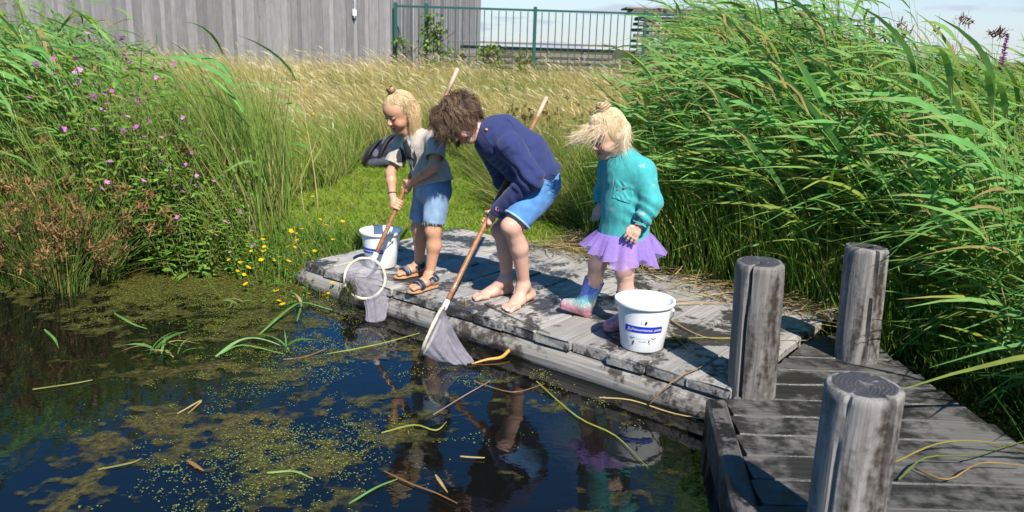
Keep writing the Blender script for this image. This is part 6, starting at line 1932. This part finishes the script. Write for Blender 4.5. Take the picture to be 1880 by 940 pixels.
def bucket(pos, H, rt, rb, face_ang, roll, handle, label, near):
    pos = A(pos, float)
    o = thing('bucket', label, 'bucket', pos, 0, 'white plastic buckets')
    w = 0.0035
    R_ = lambda z: rb + (rt - rb) * z / H
    prof = [(0, 0.004), (rb - 0.012, 0.004), (rb - 0.004, 0.0), (rb, 0.006), (R_(H * .5), H * .5), (R_(H - 0.022), H - 0.022), (rt + 0.002, H - 0.020)]
    prof += [(rt + 0.009, H - 0.018), (rt + 0.0125, H - 0.010), (rt + 0.010, H - 0.001), (rt + 0.003, H), (rt - 0.003, H - 0.004), (R_(H * .5) - w, H * .5), (rb - w, 0.010), (rb - 0.02, 0.008), (0, 0.008)]
    v, f = lathe(prof, 64, pos)
    body = part('shell', mesh_np('shell', v, f, M_BUCKET, True), o)
    body.data.set_sharp_from_angle(angle=math.radians(50))
    def wrap(u, zz, off):                              # u metres to the right of the label centre, zz height
        r_ = R_(zz) + off; a_ = face_ang + u / R_(zz)
        return np.stack([pos[0] + r_ * np.cos(a_), pos[1] + r_ * np.sin(a_), pos[2] + zz], -1)
    # printed band
    bw_, z0, z1 = 0.192, H * 0.43, H * 0.43 + 0.034
    nu = 18
    us = np.linspace(-bw_ / 2, bw_ / 2, nu)
    V = np.concatenate([wrap(us, np.full(nu, z0), 0.0012), wrap(us, np.full(nu, z1), 0.0012)])
    Q = A([[i, i + 1, nu + i + 1, nu + i] for i in range(nu - 1)])
    band = part('label_band', mesh_np('label_band', V, Q, M_BLUE, True), o)
    tv, tf = text_mesh('Natuurmonumenten', 0.0195)
    tv = tv * A([0.92, 1, 1]); tv[:, 0] += 0.017
    part('lettering', mesh_np('lettering', wrap(tv[:, 0], tv[:, 1] + (z0 + z1) / 2, 0.0022), tf, M_INK), band)
    # the little emblem left of the words: three outlined petals
    vs, fs = [], []
    for k_, (cx, cy, rr) in enumerate(((-0.072, 0.004, 0.0066), (-0.0645, -0.0045, 0.0058), (-0.078, -0.006, 0.0050))):
        an = np.linspace(0, 2 * np.pi, 12, endpoint=False); n0 = len(vs)
        for r_ in (rr, rr * 0.66):
            for a_ in an: vs.append((cx + r_ * math.cos(a_) * (1.0 if k_ else 0.8), cy + r_ * math.sin(a_)))
        fs += [[n0 + i, n0 + (i + 1) % 12, n0 + 12 + (i + 1) % 12, n0 + 12 + i] for i in range(12) if i not in (2 + k_, 3 + k_)]
    vs = A(vs)
    part('emblem', mesh_np('emblem', wrap(vs[:, 0], vs[:, 1] + (z0 + z1) / 2, 0.0022), fs, M_INK), band)
    # faint lower print: two small birds and two short lines of words
    for txt, sz, yy in (('Samen beleven', 0.0105, z0 - 0.030), ('Wandelen', 0.0095, z0 - 0.045)):
        tv, tf = text_mesh(txt, sz)
        part('small_print', mesh_np('small_print', wrap(tv[:, 0], tv[:, 1] + yy, 0.0014), tf, M_INKB if sz < 0.01 else m_plain('faint_blue_ink', (0.42, 0.48, 0.66), 0.5)), o)
    for bx_ in (-0.052, 0.052):
        pts = A([(-0.020, 0.003), (-0.008, 0.005), (0, 0.000), (0.008, 0.005), (0.020, 0.003), (0.008, -0.001), (0, -0.006), (-0.008, -0.001)])
        part('bird_print', mesh_np('bird_print', wrap(pts[:, 0] * 0.8 + bx_, pts[:, 1] + z0 - 0.029, 0.0014), [list(range(8))], M_INKB), o)
    # mud drips
    if near:
        for u, zz, hh_, ww in ((0.010, z1 + 0.020, 0.020, 0.0055), (-0.046, z0 - 0.055, 0.026, 0.0045), (0.030, z0 - 0.042, 0.016, 0.003), (0.033, z0 - 0.055, 0.009, 0.002), (-0.060, z0 - 0.078, 0.009, 0.0015), (0.048, (z0 + z1) / 2, 0.008, 0.006), (-0.01, z1 + 0.016, 0.004, 0.002), (-0.01, z1 + 0.024, 0.004, 0.002), (-0.07, z1 + 0.05, 0.004, 0.002)):
            an = np.linspace(0, 2 * np.pi, 9, endpoint=False)
            pt = np.stack([ww * np.cos(an) * (1 + 0.2 * np.sin(3 * an)), hh_ / 2 * np.sin(an)], -1)
            part('mud_spot', mesh_np('mud_spot', wrap(u + pt[:, 0] + 0.15 * pt[:, 1], zz + pt[:, 1], 0.0026), [list(range(9))], M_MUD), o)
    # wire bail and its lugs
    for sg in (-1, 1):
        a_ = handle + (0 if sg < 0 else math.pi)
        c_ = pos + A([(R_(H - 0.045) + 0.007) * math.cos(a_), (R_(H - 0.045) + 0.007) * math.sin(a_), H - 0.045])
        v, f = lathe([(0, -.006), (.008, -.006), (.011, 0), (.008, .006), (0, .006)], 10)
        e = A([math.cos(a_), math.sin(a_), 0]); e1 = A([-math.sin(a_), math.cos(a_), 0])
        part('lug', mesh_np('lug', v @ np.stack([e1, A([0, 0, 1.0]), e]) + c_, f, M_BUCKET, True), o)
    th = np.linspace(0, np.pi, 25)
    e = A([math.cos(handle), math.sin(handle), 0]); e1 = A([math.sin(handle), -math.cos(handle), 0])
    rr = R_(H - 0.045) + 0.012
    dn = unit(e1 * roll[0] + A([0, 0, roll[1]]))
    pth = pos + A([0, 0, H - 0.045]) + rr * (np.cos(th)[:, None] * e + np.sin(th)[:, None] * dn * 1.06)
    # the wire lies against the wall: keep it outside the shell
    q = pth - pos; r2 = np.linalg.norm(q[:, :2], axis=1); need = R_(np.clip(q[:, 2], 0, H)) + 0.006
    sc_ = np.where(r2 < need, need / np.maximum(r2, 1e-4), 1.0)
    pth[:, :2] = pos[:2] + q[:, :2] * sc_[:, None]
    v, f = one_tube(pth, 0.0022, 5)
    part('bail', mesh_np('bail', v, f, M_STEEL, True), o)
    return o
b1 = P(1178, 634, 0.001); b2 = P(700, 487, 0.001)
fa1 = math.atan2(-b1[1], -b1[0]) + 0.03
bucket(b1, 0.245, 0.137, 0.105, fa1, (0.6, -0.9), fa1 + 1.45 + math.pi, 'white bucket with blue band and mud spots on the deck edge, nearest the posts', True)
fa2 = math.atan2(-b2[1], -b2[0]) - 0.75
bucket(b2, 0.240, 0.128, 0.098, fa2, (0.75, -0.66), fa2 + 1.35, 'white bucket with wire handle behind the left net, beside the sandalled child', False)

# ---- hand nets
t = NT('varnished_net_handle'); ob = t.pos()
g = t.noise(t.obj(), 38.0, 4, 0.6)
c = t.mix(t.ramp(g, [(0.3, 0.0), (0.7, 1.0)]), (0.20, 0.085, 0.035), (0.40, 0.19, 0.085))
M_HANDLE = t.done(t.bsdf(c, 0.28, 0.5))
M_HANDLE2 = m_plain('bare_handle_wood', (0.52, 0.37, 0.25), 0.6, 0.3, 0.15, 20)
M_HOOP = m_col('net_hoop_cloth', 0.75, 0.25, 0.2, 50, 0.003)
t = NT('net_gauze')
n1 = t.noise(t.pos(), 22.0, 3, 0.6)
ch = t.node('ShaderNodeTexWave', wave_type='BANDS', bands_direction='X'); ch.inputs['Scale'].default_value = 130
ch2 = t.node('ShaderNodeTexWave', wave_type='BANDS', bands_direction='Z'); ch2.inputs['Scale'].default_value = 130
for c_ in (ch, ch2): t.link(t.obj(), c_.inputs['Vector'])
col_ = t.mix(t.ramp(n1, [(0.35, 0.0), (0.75, 1.0)]), (0.44, 0.41, 0.45), (0.66, 0.62, 0.70))
s1 = t.bsdf(col_, 0.7, 0.2)
tl_ = t.node('ShaderNodeBsdfTranslucent'); t.link(col_, tl_.inputs['Color'])
m1_ = t.node('ShaderNodeMixShader'); m1_.inputs[0].default_value = 0.45; t.link(s1, m1_.inputs[1]); t.link(tl_.outputs[0], m1_.inputs[2])
tr_ = t.node('ShaderNodeBsdfTransparent')
m2_ = t.node('ShaderNodeMixShader')
wv = t.math('MAXIMUM', ch.outputs['Fac'], ch2.outputs['Fac'])
t.link(t.ramp(wv, [(0.3, 0.20), (0.9, 0.58)]), m2_.inputs[0]); t.link(tr_.outputs[0], m2_.inputs[1]); t.link(m1_.outputs[0], m2_.inputs[2])
M_GAUZE = t.done(m2_.outputs[0])
def net(pl, label, split, hoop_pts_axis, bag_end, bag_r, R, seed, sag=np.zeros(3)):
    """pole, taped socket, sewn hoop, gauze bag"""
    rng = np.random.default_rng(seed)
    o = thing('fishing_net', label, 'net', pl.a, 0, 'hand nets held by the children')
    m_ = pl.a + pl.ax * (pl.L * split)
    v, f = one_tube([pl.a, pl.a * .5 + m_ * .5, m_, m_ * .5 + pl.b * .5, pl.b], [0.0135, 0.0138, 0.0135, 0.013, 0.0125], 12, 3)
    part('handle', mesh_np('handle', v, f, M_HANDLE, True), o)
    v, f = one_tube([pl.b - pl.ax * 0.16, pl.b + pl.ax * 0.004], [0.0134, 0.0130], 12)
    part('handle_end', mesh_np('handle_end', v, f, M_HANDLE2, True), o)
    v, f = one_tube([pl.a + pl.ax * 0.035, pl.a, pl.a - pl.ax * 0.022], [0.0155, 0.0165, 0.017], 12)
    part('socket', mesh_np('socket', v, f, M_HOOP, True, np.tile([[0.70, 0.69, 0.68]], (len(v), 1))), o)
    e1, e2 = hoop_pts_axis                              # e1: from the socket across the hoop, e2: sideways
    c_ = pl.a - pl.ax * 0.012 + e1 * R
    an = np.linspace(0, 2 * np.pi, 49)
    ring = c_ + R * (-np.cos(an)[:, None] * e1 + np.sin(an)[:, None] * e2)
    ring += (rng.normal(0, 0.0006, ring.shape))
    n_ = unit(np.cross(e1, e2))
    v, f = one_tube(ring, 0.0088 * (1 + 0.12 * np.sin(an * 7)), 8)
    cc = np.tile([[0.56, 0.50, 0.38]], (len(v), 1)) * (0.8 + 0.45 * fbm(v[:, 0] * 60 + 50, v[:, 2] * 60 + 50, 3, 3))[:, None]
    part('hoop', mesh_np('hoop', v, f, M_HOOP, True, cc), o)
    # bag: from the hoop to a closed end, with lengthwise folds
    S_, nt = 72, 22
    an = np.linspace(0, 2 * np.pi, S_, endpoint=False)
    top = c_ + (R * 0.99) * (-np.cos(an)[:, None] * e1 + np.sin(an)[:, None] * e2)
    be = A(bag_end, float)
    rows = []
    b1_, b2_ = bag_r
    for j in range(nt):
        tt = j / (nt - 1)
        ctr = c_ * (1 - tt) + be * tt + (A([0, 0, -0.05]) * 0.6 + sag) * math.sin(math.pi * min(1, tt * 1.05))
        endp = (np.cos(an)[:, None] * b1_ + np.sin(an)[:, None] * b2_)
        rel = (top - c_) * (1 - tt ** 0.8) + endp * tt ** 0.8
        fold = 1 + tt * (0.16 * np.sin(7 * an + 1.0 + 2 * tt) + 0.10 * np.sin(13 * an + seed)) 
        clos = 1.0 if tt < 0.9 else math.sqrt(max(0.0, 1 - ((tt - 0.9) / 0.1) ** 2)) * 0.98 + 0.02
        rows.append(ctr + rel * fold[:, None] * clos)
    V = np.concatenate(rows)
    i, j = np.meshgrid(np.arange(nt - 1), np.arange(S_), indexing='ij')
    Q = np.stack([i * S_ + j, i * S_ + (j + 1) % S_, (i + 1) * S_ + (j + 1) % S_, (i + 1) * S_ + j], -1).reshape(-1, 4)
    part('gauze_bag', mesh_np('gauze_bag', V, Q, M_GAUZE, True), o)
    return o, c_
e1 = unit(D(652, 549, 4.56) - POLE1.a); sdv = unit(A([0.93, 0.10, 0.20])); sdv = unit(sdv - e1 * (sdv @ e1))
be = P(694, 600, WATER_Z) + A([-0.02, 0.04, 0.01])
net(POLE1, 'net held upright by the blond child, its pale hoop facing the viewer above the water', 0.6, (e1, sdv), be, (A([0.055, 0, 0]), A([0, 0.03, 0.0])), 0.122, 4, A([0.02, 0.10, 0.02]))
e1 = unit(D(773, 652, 3.86) - POLE2.a); vdir = unit(POLE2.a - CAMP)
sdv = unit(np.cross(unit(A([1.0, 0.0, 0.5])), e1)); sdv = unit(0.93 * unit(vdir - e1 * (vdir @ e1)) + 0.22 * sdv); sdv = unit(sdv - e1 * (sdv @ e1))
be = P(853, 674, WATER_Z) + A([0, 0.01, 0.020])
net(POLE2, 'net dipped edge on by the bending child, bag trailing on the water', 0.6, (e1, sdv), be, (A([0.055, -0.02, 0]), A([0.01, 0.035, 0.012])), 0.135, 9)
# wet weed caught on the left hoop
def weed(name, lab, pos, n, L, col, w=0.004, spread=0.03, catg='weed', drop=1.0):
    o = thing(name, lab, catg, pos)
    b0 = A(pos) + RNG.normal(0, 1, (n, 3)) * A([spread, spread * 0.4, spread * 1.1])
    d0 = unit(np.stack([RNG.normal(0, .3, n), RNG.normal(0, .3, n), -np.ones(n) * drop], -1))
    V, Q, T, I = strips(b0, d0, RNG.uniform(0.3, 1, n) * L, w, RNG.normal(0, .3, (n, 3)), 4)
    part('strands', mesh_np('strands', V, Q, M_DRY, False, vary(n, col, 0.4)[I]), o)['kind'] = 'stuff'
weed('water_weed', 'dark wet weed clinging to the left hoop of the upright net', D(640, 525, 4.57), 170, 0.14, (0.045, 0.05, 0.015), 0.004, 0.022)
weed('root_tuft', 'brown fibrous root tuft hanging over the deck edge beside the bare foot', D(850, 562, 4.285), 240, 0.17, (0.20, 0.13, 0.07), 0.003, 0.018)

# ---- backpack on the lawn
def backpack():
    c0 = P(705, 312, 0.02)
    c0[2] = float(ground_z(c0[0], c0[1]))
    o = thing('backpack', 'dark blue backpack lying on the lawn behind the blond child', 'backpack', c0)
    K = Field([c0 + A([-.35, -.25, 0]), c0 + A([.35, .25, .42])], 0.05, 0.008)
    K.cone(c0 + A([-.12, 0, .10]), c0 + A([.12, 0.05, .22]), 0.12, 0.14, 0.05, (A([0, 1.0, 0]), 1.0))
    K.cone(c0 + A([-.16, -.05, .06]), c0 + A([.10, -.08, .10]), 0.07, 0.09, 0.04)
    K.cone(c0 + A([.05, 0, .22]), c0 + A([.16, 0.02, .28]), 0.09, 0.06, 0.04)
    K.cut(c0 + A([0, 0, 0.004]), (0, 0, -1))
    p = K.pts(); K.d = (K.d + 0.010 * wob(p, 26, 91)).astype(np.float32)
    V, Q = K.mesh(1)
    nn = np.sin((V[:, 0] - c0[0]) * 34 + 1.0) * np.sin((V[:, 2] - c0[2]) * 26 + 0.4)
    C = np.where((nn > 0.45)[:, None], A([[0.085, 0.088, 0.11]]), A([[0.014, 0.015, 0.028]]))
    finish('bag', V, Q, m_cloth('backpack_nylon', 0.55, 0.001, 300, 0.01), o, C)
    K = Field([c0 + A([-.25, -.3, 0]), c0 + A([.2, .1, .3])], 0.05, 0.007)
    K.cone(c0 + A([-.12, -.15, .05]), c0 + A([.06, -.17, .08]), 0.045, 0.055, 0.03)
    K.cut(c0 + A([0, 0, 0.004]), (0, 0, -1))
    V, Q = K.mesh(1)
    finish('front_pocket', V, Q, bpy.data.materials['backpack_nylon'], o, np.tile([[0.060, 0.062, 0.085]], (len(V), 1)))
    for k_, (dx_, hh_) in enumerate(((-.08, .30), (.06, .36))):
        pth = spline(c0 + A([(dx_ - .10, -.16, .02), (dx_ - .06, -.19, hh_ * .5), (dx_, -.13, hh_ * .85), (dx_ + .06, -.04, hh_)]), 5)
        V, Q, n = [], [], len(pth)
        for q in pth:
            V += [q + A([-.022, 0, 0]), q + A([.022, 0, 0.004]), q + A([.022, -.006, 0.01]), q + A([-.022, -.006, 0.006])]
        Q = [[i * 4 + j, i * 4 + (j + 1) % 4, (i + 1) * 4 + (j + 1) % 4, (i + 1) * 4 + j] for i in range(n - 1) for j in range(4)]
        part('strap', mesh_np('strap', V, Q, m_plain('black_webbing', (0.012, 0.012, 0.014), 0.7), True), o)
backpack()

# ---- broken reeds and leaves floating on the pond
M_FLOAT = m_leaf('floating_leaf', 0.2, 0.35, 0.5)
def floater(pts, w, col, lab, name='floating_reed', group=None, catg='reed leaf', lift=0.0):
    pts = A([P(a_, b_, WATER_Z + 0.008) for a_, b_ in pts])
    if lift: pts[:, 2] += lift * np.sin(np.linspace(0, np.pi, len(pts)))
    pts = spline(pts, 4) if len(pts) > 2 else np.linspace(pts[0], pts[1], 5)
    n = len(pts)
    tg = unit(np.gradient(pts, axis=0)); sd = unit(np.cross(tg, [0, 0, 1.0]))
    pr = np.interp(np.linspace(0, 1, n), [0, .15, .6, 1], [.5, 1, .85, .06])[:, None] * w / 2
    V = np.concatenate([pts - sd * pr, pts + A([0, 0, 0.004]), pts + sd * pr])
    Q = [[i, i + 1, n + i + 1, n + i] for i in range(n - 1)] + [[n + i, n + i + 1, 2 * n + i + 1, 2 * n + i] for i in range(n - 1)]
    o = link(name, mesh_np(name, V, Q, M_FLOAT, True, np.tile([col], (len(V), 1)) * RNG.uniform(.85, 1.1, (len(V), 1))))
    return tag(o, lab, catg, group)
GRN, YGR, STR, BRN = (0.13, 0.26, 0.06), (0.27, 0.29, 0.05), (0.46, 0.33, 0.14), (0.20, 0.11, 0.045)
FL = 'broken reeds floating on the pond'
floater([(600, 650), (690, 633), (770, 612)], 0.014, YGR, 'long yellow green reed floating behind the two nets', group=FL)
floater([(395, 655), (440, 633), (480, 630), (530, 640)], 0.026, (0.22, 0.36, 0.12), 'broad arched green reed leaf floating left of the nets', group=FL, lift=0.03)
floater([(400, 652), (445, 640), (520, 650)], 0.016, GRN, 'green leaf blade beside the broad arched one', group=FL, lift=0.02)
floater([(475, 615), (530, 580), (560, 568), (610, 570)], 0.020, GRN, 'green reed leaf bent over the water below the deck corner', group=FL, lift=0.05)
floater([(545, 590), (552, 565), (556, 540)], 0.012, GRN, 'short green shoot rising beside the bent leaf', group=FL, lift=0.0)
floater([(210, 575), (245, 595), (270, 604)], 0.018, GRN, 'green leaf slanting down at the left of the weed tangle', group=FL)
floater([(82, 605), (100, 622), (108, 640)], 0.016, GRN, 'lone green leaf on the black water at far left', group=FL)
floater([(985, 700), (1060, 765), (1130, 800), (1190, 860)], 0.010, YGR, 'thin green stem lying across the blue reflection', group=FL)
floater([(870, 700), (940, 720), (1000, 705)], 0.006, BRN, 'thin brown twig lying right of the dipped net', group=FL)
floater([(795, 762), (850, 728), (900, 700)], 0.006, (0.30, 0.20, 0.14), 'straight brown twig across the blue water', group=FL)
floater([(1100, 730), (1160, 735), (1240, 760), (1330, 775)], 0.008, STR, 'pale stalk lying along the shade under the deck edge', group=FL)
floater([(845, 838), (890, 841)], 0.012, STR, 'short straw piece at the edge of the algae', group=FL)
floater([(800, 872), (822, 905)], 0.014, STR, 'short pale reed piece at bottom centre', group=FL)
floater([(640, 925), (690, 895), (730, 880)], 0.012, GRN, 'green leaf lying at the bottom edge below the algae', group=FL)
floater([(705, 865), (760, 890), (800, 905), (840, 925)], 0.009, BRN, 'brown stem running to the bottom edge', group=FL)
floater([(345, 845), (375, 865)], 0.020, (0.28, 0.15, 0.05), 'rusty leaf fragment in the lower left water', group=FL)
floater([(490, 868), (540, 865), (575, 880)], 0.016, (0.24, 0.34, 0.10), 'small pale green leaf at the lower middle of the algae', group=FL)
floater([(600, 640), (560, 655), (520, 660)], 0.012, BRN, 'brown stem floating among the weeds left of the nets', group=FL)
floater([(700, 795), (760, 780), (800, 790), (820, 775)], 0.012, YGR, 'curled yellow leaf on the algae below the nets', group=FL)
floater([(325, 760), (370, 735), (345, 760)], 0.010, STR, 'bent straw over the dark water on the left', group=FL)
floater([(60, 715), (130, 705), (170, 698)], 0.008, (0.20, 0.20, 0.05), 'dull green stem on the black water at lower left', group=FL)
floater([(180, 862), (240, 850), (260, 842)], 0.010, (0.20, 0.20, 0.05), 'straw coloured stem in the lower left corner water', group=FL)
# thick orange root floating by the dipped net
def rhizome():
    pts = [P(866, 668, WATER_Z), P(895, 660, WATER_Z + 0.012), P(920, 656, WATER_Z + 0.015), P(935, 643, WATER_Z + 0.03), P(951, 629, WATER_Z + 0.05)]
    v, f = one_tube(A(pts), A([0.004, 0.007, 0.009, 0.010, 0.008]), 10, 4)
    o = link('reed_root', mesh_np('reed_root', v, f, m_plain('orange_root', (0.55, 0.27, 0.06), 0.45, 0.4, 0.25, 30), True))
    tag(o, 'bent orange reed root floating at the deck edge beside the net', 'root')
rhizome()
# small green shoots of water plants rising from the weed
def shoot(px, py, n, L, lab):
    b = P(px, py, WATER_Z)
    o = thing('water_plant', lab, 'water plant', b, 0, 'young reeds growing in the shallow water')
    for i in range(n):
        a_ = random.uniform(0, 6.28)
        V, Q, T, I = strips(b[None] + RNG.normal(0, 0.02, (1, 3)) * A([1, 1, 0]), unit(A([[math.cos(a_) * .5, math.sin(a_) * .5, 1.0]])), L * random.uniform(.6, 1.1), random.uniform(.010, .018), A([[math.cos(a_) * .7, math.sin(a_) * .5, -.55]]), 5, None, REEDP(5))
        part('leaf', mesh_np('leaf', V, Q, M_LEAF, False, np.tile([GRN if random.random() < .75 else STR], (len(V), 1))), o)
shoot(285, 645, 6, 0.26, 'leafy young reed standing in the weed left of centre')
shoot(300, 652, 5, 0.22, 'young reed with yellowing leaves beside the leafy one')
shoot(328, 655, 4, 0.16, 'thin bright shoot right of the young reeds')
shoot(530, 645, 4, 0.20, 'young reed growing below the deck corner')
shoot(555, 560, 3, 0.16, 'small shoots at the deck corner waterline')
shoot(445, 560, 4, 0.15, 'tiny shoots in the weed by the left shore')
# ---- straw and stems lying on the deck
dk = 'loose stems lying on the deck'
def lying(pts, r, col, lab, zs=None):
    pts = [P(a_, b_, (zs[i] if zs else 0.006)) for i, (a_, b_) in enumerate(pts)]
    dry_stalk(pts, r, lab, dk, 'fallen_reed', col)
lying([(820, 468), (870, 480), (940, 483), (1000, 470)], 0.003, (0.45, 0.37, 0.20), 'pale straw curving behind the bare heels')
lying([(840, 450), (900, 462), (985, 455), (1010, 440)], 0.003, (0.47, 0.38, 0.22), 'pale straw at the back of the deck behind the bending child')
lying([(862, 488), (890, 510), (918, 512)], 0.0028, (0.36, 0.28, 0.17), 'short curled straw left of the bare ankles')
lying([(890, 558), (925, 575), (980, 600), (1010, 612)], 0.0035, (0.055, 0.075, 0.025), 'dark green stem under the bare toes')
lying([(1225, 585), (1290, 618), (1355, 622), (1480, 625)], 0.004, (0.40, 0.28, 0.13), 'long straw running from the near bucket to the posts')
lying([(1180, 560), (1260, 548), (1350, 535)], 0.004, (0.50, 0.39, 0.20), 'pale reed stalk lying behind the near bucket', [0.01, 0.02, 0.05])
lying([(1210, 560), (1300, 556), (1345, 558)], 0.004, (0.46, 0.30, 0.15), 'brown reed stalk behind the near bucket', [0.01, 0.01, 0.01])
lying([(1230, 622), (1290, 620), (1345, 620)], 0.004, (0.30, 0.32, 0.06), 'yellow green stem right of the near bucket')
lying([(1222, 600), (1262, 640), (1290, 670)], 0.003, (0.28, 0.28, 0.06), 'green stem slanting from the near bucket')
lying([(1228, 610), (1275, 645), (1340, 660)], 0.003, (0.30, 0.22, 0.10), 'thin brown stem fanning right of the near bucket')
lying([(1190, 745), (1235, 700), (1290, 672)], 0.004, (0.34, 0.19, 0.08), 'rusty stem sticking out over the deck edge', [-0.12, 0.0, 0.02])
lying([(1640, 850), (1720, 815), (1800, 810), (1880, 830)], 0.004, (0.26, 0.24, 0.05), 'yellow stem looping over the jetty at right', [-.01, .02, .03, -.01])
lying([(1650, 880), (1700, 840), (1790, 835), (1880, 810)], 0.004, (0.14, 0.18, 0.04), 'green stem looping over the jetty at right', [-.01, .02, .03, .0])
lying([(1680, 860), (1740, 880), (1800, 850), (1880, 855)], 0.0035, (0.30, 0.20, 0.05), 'brown stem on the dark jetty planks', [-.01, .0, .02, .0])
